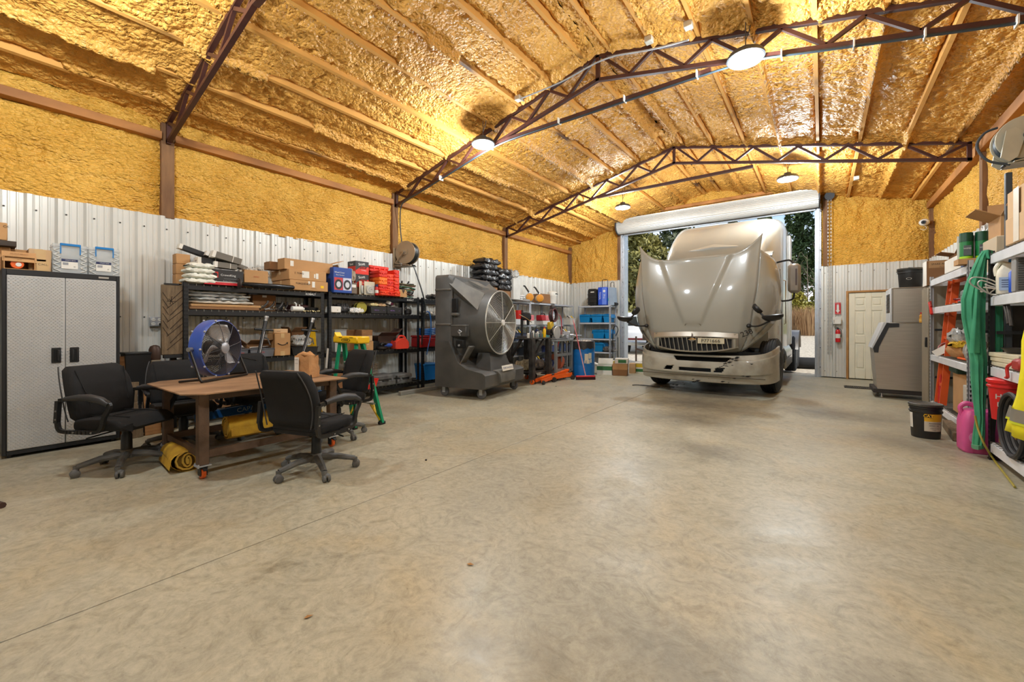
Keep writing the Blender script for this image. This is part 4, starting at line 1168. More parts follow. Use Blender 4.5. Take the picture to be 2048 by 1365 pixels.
s = onC(-40, 21, 485, .36, -6.5); carton('closed carton at the left end of the cabinet top, under the box marked CK', (s[0][:2] + (zt_,), s[1], .38, .235))
s = spot(-40, 15, 443, 'L', -6.42, zt_ + .29, .3); t = carton('upper carton marked CK at the left edge of the photo', s, txt=(('CK', .03, .075, s[3] * .78),), stick=((-.02, s[3] * .5, .1, .15),))
solo('wooden_tray', G().box(-.14, .14, -.16, .16, 0, .012, .002).box(-.14, -.12, -.16, .16, .012, .05).box(.12, .14, -.16, .16, .012, .05).box(-.12, .12, -.16, -.14, .012, .05), mat('dark_tray', (62, 50, 40), .7), 'dark shallow tray under the carton marked CK', 'tray', (s[0][0], s[0][1], zt_ + .237), PI / 2)
s = onC(21, 76, 484, .3, -6.62); carton('plain carton behind the open box on the cabinet', (s[0], s[1], .3, .235), flaps=((4, 'r'),))
# open box lying on its side with its flap up and an orange reel inside
t = thing('open_carton', 'open carton on the cabinet with its raised flap lettered in pencil', 'box', (-6.38, .345, zt_), PI / 2 + .05)
k = .006; w, h, d = .20, .12, .22
part('body', G().box(-w / 2, w / 2, -d / 2, d / 2, 0, k).box(-w / 2, w / 2, d / 2 - k, d / 2, k, h).box(-w / 2, -w / 2 + k, -d / 2, d / 2 - k, k, h).box(w / 2 - k, w / 2, -d / 2, d / 2 - k, k, h).box(-w / 2, w / 2, -d / 2, d / 2, h, h + k), cardb, t)
fl_ = part('flap', G().bar((0, -d / 2, h * .62), (0, -d / 2 + .05, h * .62 + .10), w * 1.1, k, up=(0, 1, 0)), cardb, t)
for i, l_ in enumerate(('FRONT BRAKE', 'ACTUATOR', 'KIT')):
    o = text(l_, .018, mat('pencil_brown', (128, 90, 56), .8), t, (0, 0, 0), '-y')
    o.matrix_local = Matrix.Translation((0, -d / 2 - .004 + .04 * (1 - i * .33) * .8 - .002, h * .62 + .078 - i * .028)) @ Matrix.Rotation(R(63), 4, 'X') @ Matrix.Diagonal((.018, .018, .003, 1))
t = thing('orange_reel', 'orange reel with a white label inside the open carton on the cabinet', 'reel', (-6.31, .335, zt_ + .008), PI / 2)
part('rim', G().lathe([(.018, -.03), (.042, -.03), (.045, -.02), (.045, .02), (.042, .03), (.018, .03)], 20, M=Matrix.Translation((0, 0, .045)) @ Matrix.Rotation(PI / 2, 4, 'X')), orange, t)
part('label_disc', G().cyl((.008, -.031, .04), (.008, -.034, .04), .02, n=16), paper, t)
s = onC(57, 103, 499, .24, -6.38); carton('square carton with a taped patch and handwriting, fourth along the cabinet top', s, m=cardb2, stick=((0, s[3] * .72, s[1] * .5, s[3] * .5, tape), (.01, s[3] * .3, s[1] * .66, s[3] * .5, tape)), txt=(('C.H.L.', .028, .02, s[3] * .33),))
def clear_case(px0, px1, pyt, label):
    s = onC(px0, px1, pyt, .2, -6.36); loc, w, d, h = s
    t = thing('clear_storage_case', label, 'storage case', loc, PI / 2, 'clear parts cases on the cabinet')
    g = G().box(-w / 2, w / 2, -d / 2, -d / 2 + .006, 0, h).box(-w / 2, w / 2, d / 2 - .006, d / 2, 0, h).box(-w / 2, -w / 2 + .006, -d / 2, d / 2, 0, h).box(w / 2 - .006, w / 2, -d / 2, d / 2, 0, h).box(-w / 2, w / 2, -d / 2, d / 2, 0, .006)
    part('shell', g, clear_plastic, t)
    part('rim', G().box(-w / 2 - .004, w / 2 + .004, -d / 2 - .006, d / 2 + .004, h - .03, h - .018), clear_plastic, t); part('base_rim', G().box(-w / 2 - .004, w / 2 + .004, -d / 2 - .006, d / 2 + .004, 0, .01), clear_plastic, t)
    for sx in (-1, 1):
        g = G()
        for q in range(5):
            z0 = .02 + q * (h - .06) / 5; z1 = z0 + (h - .06) / 5
            x0, x1 = sx * (w / 2 - .055), sx * (w / 2 - .006)
            g.bar((x0, -d / 2 - .004, z0), (x1, -d / 2 - .004, (z0 + z1) / 2), .006, .008, up=(0, 1, 0)).bar((x1, -d / 2 - .004, (z0 + z1) / 2), (x0, -d / 2 - .004, z1), .006, .008, up=(0, 1, 0))
        part('side_lattice', g, mat('frosted_plastic', (222, 222, 216), .4), t)
        part('latch', G().bar((sx * w * .28, -d / 2 - .012, h - .10), (sx * w * .28, -d / 2 - .012, h - .01), .008, .014, up=(0, 1, 0)), mat('handle_blue', (0, 120, 190), .4), t)
    part('handle', G().box(-w * .3, w * .3, -d / 2 - .02, -d / 2 - .004, h - .016, h + .008, .003), mat('handle_blue', (0, 120, 190), .4), t)
    part('contents', G().box(-w * .42, w * .42, -d * .36, d * .42, .008, h * .62, .01), mat('bagged_parts', (186, 190, 190), .4, sc=18, c2=(150, 152, 150), bump=.8, bsc=40), t)
    part('label_card', G().box(-.065, .055, -d / 2 - .003, -d / 2 - .001, .05, .125), paper, t)
    part('label_head', G().box(-.065, .055, -d / 2 - .004, -d / 2 - .001, .125, .152), navy, t)
    text('UTILITY BOX', .013, white_paint, t, (0, -d / 2 - .006, .139), '-y')
    part('label_picture', G().box(-.055, -.015, -d / 2 - .0045, -d / 2 - .003, .09, .115), mat('grey_print', (150, 152, 156), .6), t)
    text('26', .014, ink, t, (.03, -d / 2 - .005, .075), '-y')
clear_case(105, 175, 490, 'left clear storage case with a blue handle on the cabinet')
clear_case(177, 239, 497, 'right clear storage case with a blue handle on the cabinet')

# ================================================================ things between cabinet and racks
o = thing('power_outlet', 'four-gang steel outlet box on the wall right of the cabinet', 'outlet', (XL + .02, 1.53, 1.33), PI / 2)
part('cover_plate', G().box(-.065, .065, -.05, 0, -.06, .06, .006), galv, o)
for x in (-.032, .032):
    for z in (-.028, .028):
        p_ = part('socket', G().cyl((x, -.054, z), (x, -.05, z), .02, n=14), white_plastic, o)
        part('slots', G().box(x - .008, x - .005, -.056, -.0535, z - .004, z + .008).box(x + .005, x + .008, -.056, -.0535, z - .004, z + .008), slot_m, p_)
q = thing('fan_extension_lead', 'black cord plugged into the outlet and running to the blue fan', 'cord', (XL + .08, 1.565, 1.30), PI / 2)
part('plug', G().cbox((0, -.02, 0), (.035, .05, .03), .008).tube([(.0, -.04, 0), (.03, -.06, -.01)], .01, 6), black_plastic, q)
part('white_tag', G().cbox((.045, -.03, -.02), (.02, .01, .06), .002, (0, .4, 0)), white_plastic, q)
part('cable', G().tube(smoothline([(.03, -.06, -.01), (.1, -.1, -.16), (.22, -.22, -.36), (.3, -.45, -.44), (.42, -1.2, -.4), (.48, -1.7, -.42)], 6), .0065, 6), black_plastic, q)
B_ = thing('carved_board', 'weathered board with chevron grooves leaning at the left end of the rack', 'board', (-6.40, 1.575, 1.0), PI / 2)
part('planks', G().box(-.115, .115, .0, .03, -.08, .78, .008), wood_dark, B_)
g = G()
for k in range(11):
    z = -.02 + k * .085
    
    if k < 8: g.bar((-.03 if k % 2 else -.06, -.001, z), (.10, -.001, z + .16), .006, .004, up=(0, 1, 0))
    if k < 6: g.bar((-.10, -.001, z + .28), (-.045, -.001, z + .18), .005, .004, up=(0, 1, 0))
part('grooves', g, mat('groove_dark', (48, 34, 24), .9), B_, stuff=True)
part('star_cut', G().bar((-.06, -.001, .58), (.02, -.001, .58), .006, .004, up=(0, 1, 0)).bar((-.03, -.001, .54), (-.01, -.001, .64), .006, .004, up=(0, 1, 0)).bar((-.045, -.001, .61), (.005, -.001, .55), .005, .004, up=(0, 1, 0)), mat('groove_dark', (48, 34, 24), .9), B_)
part('bracket', G().box(-.09, .10, -.004, .05, -.12, -.08, .003).box(-.08, .06, .0, .05, .78, .80), black_steel, B_)
solo('board_prop', G().box(-.03, .03, -.03, .03, 0, .9, .004), black_steel, 'dark steel post behind the carved board holding it up', 'post', (-6.5, 1.6, 0), PI / 2)
bin_ = thing('black_bin', 'tall black plastic bin standing behind the chair by the cabinet', 'bin', (-6.62, 1.27, 0), PI / 2); bin_.scale = (.68, .8, .97)
part('tub', G().prism([(-.13, 0), (.13, 0), (.17, .98), (-.17, .98)], -.16, .16, 'y'), mat('bin_black', (22, 22, 23), .4), bin_)
part('rim', G().box(-.178, .178, -.17, .17, .965, .99, .005), mat('bin_black', (22, 22, 23), .4), bin_)
cy_ = thing('gas_cylinder', 'grey gas cylinder with a brown domed cap by the wall', 'gas cylinder', (-6.72, 1.47, 0))
part('tank', G().lathe([(.10, 0), (.115, .02), (.115, .72), (.10, .79), (.06, .84), (.045, .86)], 24), mat('cylinder_paint', (142, 128, 104), .5, c2=(108, 90, 66), sc=5), cy_)
part('valve_cap', G().lathe([(.055, .85), (.06, .86), (.06, .98), (.045, 1.02), (.015, 1.035)], 20), mat('cap_brown', (84, 60, 46), .5, metal=.2), cy_)
part('paper_tag', G().box(.06, .10, -.03, .03, .80, .83), paper, cy_)
for i, (y, x, w, h, tl, lab) in enumerate(((1.14, -6.52, .09, .92, .05, 'tall rough plank standing against the cabinet side'), (1.21, -6.40, .10, .62, .1, 'shorter rough plank leaning left of the black bin'), (1.36, -6.30, .15, .52, .08, 'pale sawn board end leaning in front of the gas cylinder'), (1.20, -6.26, .13, .40, .06, 'wide dark board end low behind the front left chair'), (1.50, -6.28, .09, .44, .07, 'narrow sawn board end right of the pale one'))):
    t = solo('plank', G().box(-w / 2, w / 2, -.02, .02, 0, h, .004), wood if i in (0, 2, 4) else wood_dark, lab, 'plank', (x, y, 0), PI / 2, 'offcuts by the cabinet')
    t.rotation_euler = (-tl, 0, PI / 2 + .1 * (i - 2))

# ================================================================ office chairs
def office_chair(label):
    t = thing('office_chair', label, 'chair', (0, 0, 0), 0, 'office chairs around the steel table')
    arms = []
    for k in range(5):
        a = 2 * PI * k / 5 + .35
        d = Vector((math.cos(a), math.sin(a), 0))
        g = G().tube([d * .03 + Vector((0, 0, .125)), d * .16 + Vector((0, 0, .118)), d * .29 + Vector((0, 0, .085))], [.034, .028, .022], 8).tube([d * .29 + Vector((0, 0, .09)), d * .295 + Vector((0, 0, .055))], [.022, .018], 8)
        lg = part('base_leg', g, dusty_plastic, t)
        n = Vector((-d.y, d.x, 0)); c = d * .30 + n * .012 + Vector((0, 0, .031))
        g = G()
        for s in (-1, 1): g.tube([c + n * (s * .006), c + n * (s * .022), c + n * (s * .028)], [.031, .031, .022], 14)
        g.blob(c + Vector((0, 0, .02)), .025, .025, .022, 8, 5)
        part('caster', g, dusty_plastic, lg)
    part('base_hub', G().lathe([(.055, .09), (.06, .12), (.045, .15), (.042, .165)], 18), dusty_plastic, t)
    part('gas_lift', G().lathe([(.038, .15), (.036, .30), (.03, .31), (.028, .37)], 16), black_plastic, t)
    part('tilt_mechanism', G().box(-.10, .10, -.07, .07, .345, .385, .01).cyl((.02, .07, .36), (.02, .12, .36), .022, n=10), black_plastic, t)
    part('height_lever', G().tube([(.0, -.06, .36), (.0, -.2, .355), (-.02, -.29, .345)], .006, 6), black_plastic, t)
    rings = []
    for i in range(11):
        u = i / 10; x = -.245 + .50 * u
        top = .475 + .012 * math.sin(PI * u) - (.05 * max(0, u - .8) / .2 if u > .8 else 0); bot = .385 + .02 * (u > .9)
        wy = .245 - .03 * abs(u - .45); sc = 1 if 0 < i < 10 else .8
        ring = []
        for (y, z) in rrect(-wy * sc, wy * sc, bot + .01 * (sc < 1), top - .012 * (sc < 1), .035, 4):
            ring.append((x, y, z + (.012 * (1 - (y / wy) ** 2) if z > .44 else 0)))
        rings.append(ring)
    st_ = part('seat', G().loft(rings), black_fabric, t)
    part('seat_seam', G().tube([(-.2, -.13, .494), (0, -.135, .50), (.17, -.13, .492)], .004, 5).tube([(-.2, .13, .494), (0, .135, .50), (.17, .13, .492)], .004, 5).tube([(.02, -.13, .501), (.03, 0, .505), (.02, .13, .501)], .004, 5), mat('seam_black', (14, 14, 15), .9), st_)
    rings = []
    for i in range(15):
        u = i / 14; z = .46 + .47 * u
        xc = -.215 - .105 * u + .03 * math.sin(PI * u)
        w = .245 - .035 * abs(2 * u - .9) ** 2 - (.02 if i in (0, 14) else 0)
        th = .052 if 0 < i < 14 else .03
        ring = []
        for (x, y) in rrect(-th, th, -w, w, th * .85, 4):
            b = 0
            if x > 0:
                c = max(0, 1 - (y / (w * .72)) ** 4)
                if u > .62: b = .034 * math.sin(PI * (u - .62) / .40) * c + .008
                elif u > .2: b = .020 * math.sin(PI * (u - .2) / .42) * c
                b -= .016 * math.exp(-((u - .62) / .03) ** 2) * c
            ring.append((xc + x + b, y, z))
        rings.append(ring)
    bk = part('backrest', G().loft(rings), black_fabric, t)
    for s in (-1, 1): part('back_piping', G().tube([(-.215 - .105 * u + .03 * math.sin(PI * u) - .052, s * (.25 - .035 * abs(2 * u - .9) ** 2) * .97, .46 + .47 * u) for u in [k / 10 for k in range(11)]], .005, 5), mat('piping_grey', (58, 58, 60), .6), bk)
    for s in (-1, 1): part('back_seam', G().tube([(-.15, s * .15, .60), (-.172, s * .16, .70), (-.19, s * .17, .75), (-.24, s * .19, .90)], .004, 5), mat('seam_black', (14, 14, 15), .9), bk)
    for s in (-1, 1):
        y = s * .285
        pth = smoothline([(-.27, y, .47), (-.245, y, .405), (-.12, y, .395), (.04, y, .395), (.10, y, .43), (.13, y, .53), (.17, y, .60), (.155, y, .645), (.06, y, .675), (-.10, y, .675), (-.25, y, .66)], 5)
        g = G()
        for a, b in zip(pth, pth[1:]): g.bar(a - (b - a) * .15, b + (b - a) * .15, .030, .022, up=(0, 1, 0) if True else (0, 0, 1))
        g.bar((-.275, y, .47), (-.262, y, .655), .028, .03, up=(0, 1, 0)).bar((-.12, s * .2, .39), (-.12, y, .395), .05, .015).bar((.02, s * .2, .39), (.02, y, .395), .05, .015)
        am = part('armrest', g, black_plastic, t)
        part('arm_pad', G().tube([(.165, y, .63), (.10, y, .665), (0, y, .685), (-.1, y, .684), (-.2, y, .672)], [.02, .03, .032, .028, .02], 10), mat('arm_pad', (44, 44, 46), .5), am)
        g = G()
        for x, z in ((-.12, .395), (.03, .395), (-.27, .5), (-.268, .57)): g.cyl((x, y + s * .011, z), (x, y + s * .017, z), .007, n=8)
        part('bolts', g, steel, am, stuff=True)
    return t
ch1 = office_chair('black office chair at front left beside the cabinet, facing the table end')
ch1.location = (-5.04, .905, 0); ch1.rotation_euler = (0, 0, R(32)); ch1.scale = (1.08, 1.08, .995)
dup(ch1, (-5.42, 1.42, 0), R(-4), 'black office chair pushed under the table behind the left leg of the blue fan', scale=(1.08, 1.08, .96))
dup(ch1, (-5.42, 2.12, 0), R(2), 'black office chair pushed in behind the table, right of the blue fan', scale=(1.08, 1.08, 1))
dup(ch1, (-4.48, 2.62, .0), R(268), 'black office chair at the right end of the table by the green ladder', scale=(1, 1, 1.06))
dup(ch1, (-3.57, 1.885, 0), R(107), 'black office chair in front of the table with its back to the viewer', scale=(1.09, 1.09, .985))

# ================================================================ steel table
t = thing('steel_table', 'rusty steel-topped work table on orange casters', 'table', (-4.62, 1.76, 0))
hx, hy, c = .63, .70, .13
part('tabletop', G().prism([(-hx + c, -hy), (hx - c, -hy), (hx, -hy + c), (hx, hy - .02), (-hx, hy - .02), (-hx, -hy + c)], .722, .732, 'z'), rust_top, t)
for x in (-.5, .46):
    part('apron', G().box(x - .02, x + .02, -.53, .58, .655, .722), rust, t)
for y in (-.54, .6): part('apron', G().box(-.5, .46, y - .02, y + .02, .655, .722), rust, t)
LEGS = ((-.5, -.54), (.46, -.54), (-.5, .6), (.46, .6))
for (x, y) in LEGS:
    lg = part('leg', G().box(x - .038, x + .038, y - .038, y + .038, .118, .722, .004), rust, t)
    part('caster_plate', G().box(x - .05, x + .05, y - .05, y + .05, .108, .118).cyl((x - .04, y - .04, .10), (x - .04, y - .04, .13), .007, n=6).cyl((x + .04, y - .04, .10), (x + .04, y - .04, .13), .007, n=6), galv, lg)
    part('caster_fork', G().box(x - .025, x + .035, y - .026, y - .020, .03, .108).box(x - .025, x + .035, y + .020, y + .026, .03, .108).box(x - .03, x + .04, y - .026, y + .026, .095, .108).cyl((x, y - .028, .05), (x, y + .028, .05), .011, n=8).cbox((x + .06, y, .09), (.05, .03, .012), .003, (0, .3, 0)), black_steel, lg)
    part('caster_wheel', G().lathe([(.02, -.016), (.044, -.016), (.05, -.01), (.05, .01), (.044, .016), (.02, .016)], 20, M=Matrix.Translation((x, y, .05)) @ Matrix.Rotation(PI / 2, 4, 'X')), orange, lg)
for (a, b) in (((.46, -.5), (.46, .56)), ((-.5, -.5), (-.5, .56)), ((-.46, -.54), (.42, -.54))):
    part('lower_rail', G().bar((a[0], a[1], .20), (b[0], b[1], .20), .035, .06), rust, t)
# rolled yellow tarps
def tarp(label, loc, rz, L_, r, seed):
    t = thing('rolled_tarp', label, 'tarp', loc, rz, 'yellow tarps under the table')
    rnd = random.Random(seed); rings = []
    for i in range(13):
        x = -L_ / 2 + L_ * i / 12; ring = []
        for k in range(20):
            a = 2 * PI * k / 20
            j = 1 + .05 * math.sin(3 * a + i * .4) + rnd.uniform(-.02, .02)
            ring.append((x, r * j * math.cos(a), max(0.0, r * .82 + r * .82 * j * math.sin(a))))
        rings.append(ring)
    part('roll', G().loft(rings, cap=False), yellow_canvas, t)
    for e in (-1, 1):
        pts = [(e * (L_ / 2 - .004), r * (1 - .09 * q / 3) * math.cos(q * .6) * (1 - q / 42), r * .82 + r * .8 * math.sin(q * .6) * (1 - q / 42)) for q in range(38)]
        part('spiral_edge', G().tube(pts, .009, 5), mat('canvas_edge', (196, 156, 60), .85), t)
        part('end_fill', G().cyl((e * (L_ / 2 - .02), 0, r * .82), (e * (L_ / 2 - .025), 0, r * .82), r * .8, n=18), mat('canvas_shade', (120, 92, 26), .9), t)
    part('loose_flap', G().grid([[(-L_ / 2 * .96 + L_ * .96 * i / 8, -r * (1.0 + .06 * j), r * (.9 - .3 * j) + .0 * i) for i in range(9)] for j in range(3)]), yellow_canvas, t)
tarp('yellow rolled tarp lying on the floor at the left end of the table', (-4.70, 1.22, .0), R(-4), .48, .115, 3)
tarp('yellow rolled tarp resting on the lower rails under the table', (-4.40, 1.90, .231), R(84), .84, .125, 5)
# blue floor machine seen under the table
t = thing('blue_lift', 'blue steel lifting beam with white letters lying behind the table', 'lift', (-5.62, 2.35, 0), R(78))
part('beam', G().bar((-.75, 0, .22), (.65, 0, .34), .10, .09), mat('lift_blue', (26, 96, 160), .4, var=.2), t)
part('post', G().cyl((.35, .02, .3), (.35, .02, .52), .05, n=14).cyl((.35, .02, .52), (.35, .02, .56), .06, n=14), mat('lift_blue', (26, 96, 160), .4), t)
part('ram', G().tube(smoothline([(.0, 0, .3), (.06, 0, .46), (.2, 0, .46), (.28, 0, .3)], 4), .02, 7), dark_steel, t)
for x in (-.7, .6):
    part('foot_bar', G().bar((x, -.3, .09), (x, .3, .09), .06, .06).cyl((x, -.28, .04), (x, -.22, .04), .04, n=12).cyl((x, .22, .04), (x, .28, .04), .04, n=12).bar((x, 0, .1), (x, 0, .25), .05, .05), black_steel, t)
o = text('CAPACITY 2 TON', .075, white_paint, t, (-.1, -.052, .27), '-y'); o.matrix_local = Matrix.Translation((-.05, -.053, .28)) @ Matrix.Rotation(-.086, 4, 'Y') @ Matrix.Rotation(PI / 2, 4, 'X') @ Matrix.Diagonal((.075, .075, .01, 1))

# ================================================================ blue drum fan on the table
fz = .732
F = thing('drum_fan', 'blue drum fan with silver blades standing on the steel table', 'fan', (-5.0, 1.57, fz), R(34)); F.scale = (.95, .95, .97)
MX = Matrix.Translation((0, 0, .33)) @ Matrix.Rotation(PI / 2, 4, 'Y')
part('drum', G().lathe([(.285, -.05), (.295, -.045), (.30, -.02), (.296, .03), (.30, .06), (.295, .085), (.285, .09)], 48, M=MX, cap=False), blue_paint, F)
part('drum_shade', G().lathe([(.284, -.05), (.279, -.03), (.279, .08), (.285, .09)], 40, M=MX, cap=False), mat('drum_shade_blue', (24, 30, 62), .5), F)  # added dark blue skin, painting the shade inside the drum
def ringset(r0, r1, n, x, bulge, rr=.0022):
    g = G()
    for k in range(n):
        r = r0 + (r1 - r0) * k / (n - 1); xx = x + bulge * (1 - (r / r1) ** 2)
        g.tube([(xx, r * math.cos(a), .33 + r * math.sin(a)) for a in [2 * PI * q / 40 for q in range(40)]], rr, 4, closed=True)
    return g
fg = part('front_guard', ringset(.06, .28, 18, .085, .03, .0016), mat('guard_wire', (92, 92, 98), .4, metal=.5), F, stuff=True)
g = G()
for k in range(8):
    a = 2 * PI * k / 8 + .2
    g.tube([(.12, .05 * math.cos(a), .33 + .05 * math.sin(a)), (.112, .17 * math.cos(a), .33 + .17 * math.sin(a)), (.088, .288 * math.cos(a), .33 + .288 * math.sin(a))], .003, 5)
part('guard_spokes', g, mat('guard_wire', (92, 92, 98), .4), F, stuff=True)
part('rear_guard', ringset(.08, .28, 12, -.05, -.02, .003), black_steel, F, stuff=True)
part('hub_cap', G().lathe([(.06, 0), (.058, .012), (.04, .02), (.01, .022)], 24, M=Matrix.Translation((.113, 0, .33)) @ Matrix.Rotation(PI / 2, 4, 'Y')), mat('hub_grey', (168, 170, 176), .35, metal=.4), F)
part('motor', G().lathe([(.05, -.10), (.075, -.08), (.075, .02), (.05, .04)], 20, M=MX), black_steel, F)
for k in range(3):
    a0 = R(78 + 120 * k); rows = []
    for i in range(9):
        r = .06 + .19 * i / 8; sp = .28 + .34 * math.sin(PI * min(1, i / 8 * 1.05 + .05)) ; row = []
        for j in range(7):
            u = -1 + 2 * j / 6; a = a0 + u * sp + .25 * (i / 8) ** 2
            row.append((.03 - .055 * u + .01 * u * u, r * math.cos(a), .33 + r * math.sin(a)))
        rows.append(row)
    bl = part('blade', G().grid(rows), mat('blade_silver', (200, 200, 202), .38, metal=.45, var=.06), F)
    sm = bl.modifiers.new('t', 'SOLIDIFY'); sm.thickness = .003
g = G()
for k in range(10):
    a = 2 * PI * k / 10
    for x in (.088, -.045): g.blob((x, .30 * math.cos(a), .33 + .30 * math.sin(a)), .012, .012, .012, 6, 4)
part('rim_clips', g, mat('clip_grey', (170, 172, 178), .4), F, stuff=True)
g = G().tube([(0, -.315, .33), (.02, -.315, .33)], .016, 8)
st = smoothline([(0, -.325, .33), (.06, -.33, .18), (.12, -.335, .03), (.13, -.30, .016), (.13, -.2, .014), (.13, .2, .014), (.13, .30, .016), (.12, .335, .03), (.06, .33, .18), (0, .325, .33)], 5)
part('stand', G().tube(st, .0125, 8).tube([(.12, -.335, .035), (-.10, -.335, .014)], .012, 8).tube([(.12, .335, .035), (-.10, .335, .014)], .012, 8), mat('stand_black', (46, 42, 38), .35, metal=.5), F)
for s in (-1, 1): part('pivot_knob', G().cyl((0, s * .30, .33), (0, s * .345, .33), .022, n=12), steel, F)
# paper bag on the table
t = thing('paper_bag', 'creased brown paper bag with a receipt on the steel table', 'paper bag', (-4.40, 2.22, fz), R(16))
rings = []; rnd = random.Random(2)
for i in range(8):
    z = .002 + .225 * i / 7; w, d = .105 - .008 * i / 7, .07 - .006 * i / 7; ring = []
    base = [(-w, -d), (-w * .3, -d - .004), (w * .35, -d + .004), (w, -d), (w + .004, -d * .2), (w - .012 * i / 7, d * .3), (w, d), (w * .3, d), (-w * .4, d), (-w, d), (-w + .01 * i / 7, .0)]
    rings.append([(x + rnd.uniform(-.006, .006) * (i > 0), y + rnd.uniform(-.006, .006) * (i > 0), z + (rnd.uniform(-.02, .02) if i == 7 else 0)) for x, y in base])
part('body', G().loft(rings, cap=False).add(rings[0], [tuple(reversed(range(11)))]), kraft, t)
part('rolled_top', G().tube([(-.085, -.03, .225), (-.03, -.02, .245), (.03, -.0, .232), (.085, .02, .222)], [.022, .03, .024, .02], 8).tube([(-.05, .02, .23), (0, .04, .25), (.05, .03, .235)], [.02, .026, .016], 7), kraft, t)
part('receipt', G().box(-.085, -.025, -.082, -.078, .07, .215), paper, t)
text('CHECK', .014, ink, t, (-.055, -.084, .19), '-y'); text('TO GO', .012, ink, t, (-.055, -.084, .15), '-y')
for i, (x, y, rz_, w, lab, m_) in enumerate(((-5.08, 2.30, .4, .26, 'clear plastic sleeve lying on the far edge of the steel table', clear_plastic), (-4.9, 2.2, 1.1, .1, 'small scrap of paper on the steel table near the bag', paper))):
    solo('paper_sheet', G().box(-w / 2, w / 2, -.07, .07, 0, .004), m_, lab, 'paper', (x, y, fz + .001), rz_)
# ================================================================ goods on the black racks (left wall)
def SL(a, b, t, lev, d=.4, at=XF + .02, up=0.0): return spot(a, b, t, 'L', at, LV[lev] + .006 + up, d)
def lz(loc, dz): return (loc[0], loc[1], loc[2] + dz)
Z3, Z2, Z1, Z0 = LV[3] + .006, LV[2] + .006, LV[1] + .006, LV[0] + .006
# --- rack 1, top
for i in range(3):
    carton(('lowest small carton at the left end of the rack top', 'middle small carton at the left end of the rack top', 'topmost small carton at the left end of the rack top')[i], ((-6.72, 1.74, Z3 + i * .132), .15, .15, .13), group='small cartons at the rack end')
for i in range(4):
    soft('foam_sheet', ('lowest pillow of white foam sheet on the rack top', 'second pillow of white foam sheet up from the rack top', 'third pillow of white foam sheet up from the rack top', 'topmost pillow of white foam sheet on the rack top')[i], 'foam wrap', (-6.47, 1.85 + .015 * (i % 2), Z3 + i * .066), .34 - .02 * i, .26, .068, foam_white, seed=20 + i, amp=.012, group='white foam sheets')
lb = mat('lamp_box_grey', (112, 106, 96), .7); lbd = mat('lamp_box_black', (34, 34, 35), .6)
def longbox(label, loc, L_, w, h, rz, tilt, m, endtxt=None):
    t = thing('light_fixture_box', label, 'box', loc, rz, 'long grey boxes piled on the rack top'); t.rotation_euler = (0, tilt, rz)
    part('body', G().box(-L_ / 2, L_ / 2, -w / 2, w / 2, 0, h, .003), m, t)
    part('white_end', G().box(-L_ / 2 - .002, -L_ / 2 + .035, -w / 2 - .002, w / 2 + .002, -.001, h + .001), paper, t)
    part('printed_band', G().box(L_ * .18, L_ * .2, -w / 2 - .002, w / 2 + .002, 0, h + .001), paper, t)
    if endtxt:
        o = text(endtxt, .03, ink, t, (0, 0, 0), '-y'); o.matrix_local = Matrix.Translation((-L_ / 2 - .004, 0, h / 2)) @ Matrix.Rotation(-PI / 2, 4, 'Z') @ Matrix.Rotation(PI / 2, 4, 'X') @ Matrix.Diagonal((.03, .03, .01, 1))
zt1 = Z3 + .27
longbox('black-sided long box with its white end to the left, lowest of the pile', (-6.55, 1.99, zt1), .28, .16, .085, R(90), 0, lbd, 'Chaff')
longbox('grey long box lying low in the pile above the foam sheets', (-6.45, 2.14, zt1 - .04), .26, .13, .075, R(86), R(3), lb)
longbox('grey long box sloping down to the right, middle of the pile', (-6.43, 2.14, zt1 + .06), .34, .13, .085, R(88), R(13), lb)
longbox('dark long box tilted across the back of the pile', (-6.74, 1.98, zt1 + .125), .58, .10, .06, R(92), R(16), lbd)
longbox('long box with a pale end sloping at the top of the pile', (-6.66, 2.22, zt1 + .06), .52, .11, .06, R(88), R(19), lb)
bb = mat('black_print_board', (38, 37, 36), .55)
s = SL(406, 487, 540, 3, .34, at=-6.40); t = carton('black printed box with a red square mark, under the crumpled bags', s, m=bb, tp_=False, txt=(('CrownKing', .038, .05, s[3] * .66, white_paint), ('Brake Chambers', .024, .07, s[3] * .28, mat('grey_print', (150, 152, 156), .6))), stick=((-.10, s[3] * .66, .07, .075, red),))
part('mark', G().box(-.122, -.078, -.175, -.172, s[3] * .66 - .022, s[3] * .66 + .022).box(-.11, -.07, -.177, -.172, s[3] * .66 - .004, s[3] * .66 + .004), bb, t)
part('rule_lines', G().box(-.16, .2, -.1725, -.17, s[3] * .12, s[3] * .13).box(.0, .2, -.1725, -.17, s[3] * .43, s[3] * .44), mat('grey_print', (150, 152, 156), .6), t, stuff=True)
s = SL(409, 486, 564, 3, .06, at=-6.34); t = solo('flat_red_box', G().box(-s[1] / 2, s[1] / 2, -.025, .025, 0, .036, .002), mat('crimson_board', (206, 40, 52), .5), 'flat red and white box along the rack edge below the black box', 'box', s[0], PI / 2)
part('white_strip', G().box(-s[1] / 2 - .001, s[1] / 2 + .001, -.026, .026, .036, .044), paper, t)
mag = mat('printed_wrap', (206, 198, 184), .4, c2=(112, 104, 96), sc=22, bump=.8, bsc=30, ramp=(.42, .58))
for i, (y, w, z, lab) in enumerate(((2.42, .26, .155, 'crumpled printed bag at the left of the black box top'), (2.60, .24, .155, 'crumpled printed bag at the right of the black box top'), (2.52, .24, .20, 'topmost crumpled printed bag above the black box'))):
    soft('parts_bag', lab, 'bag', (-6.56, y, Z3 + z), w, .22, .075, mag, seed=40 + i, amp=.03, group='printed bags on the black box')
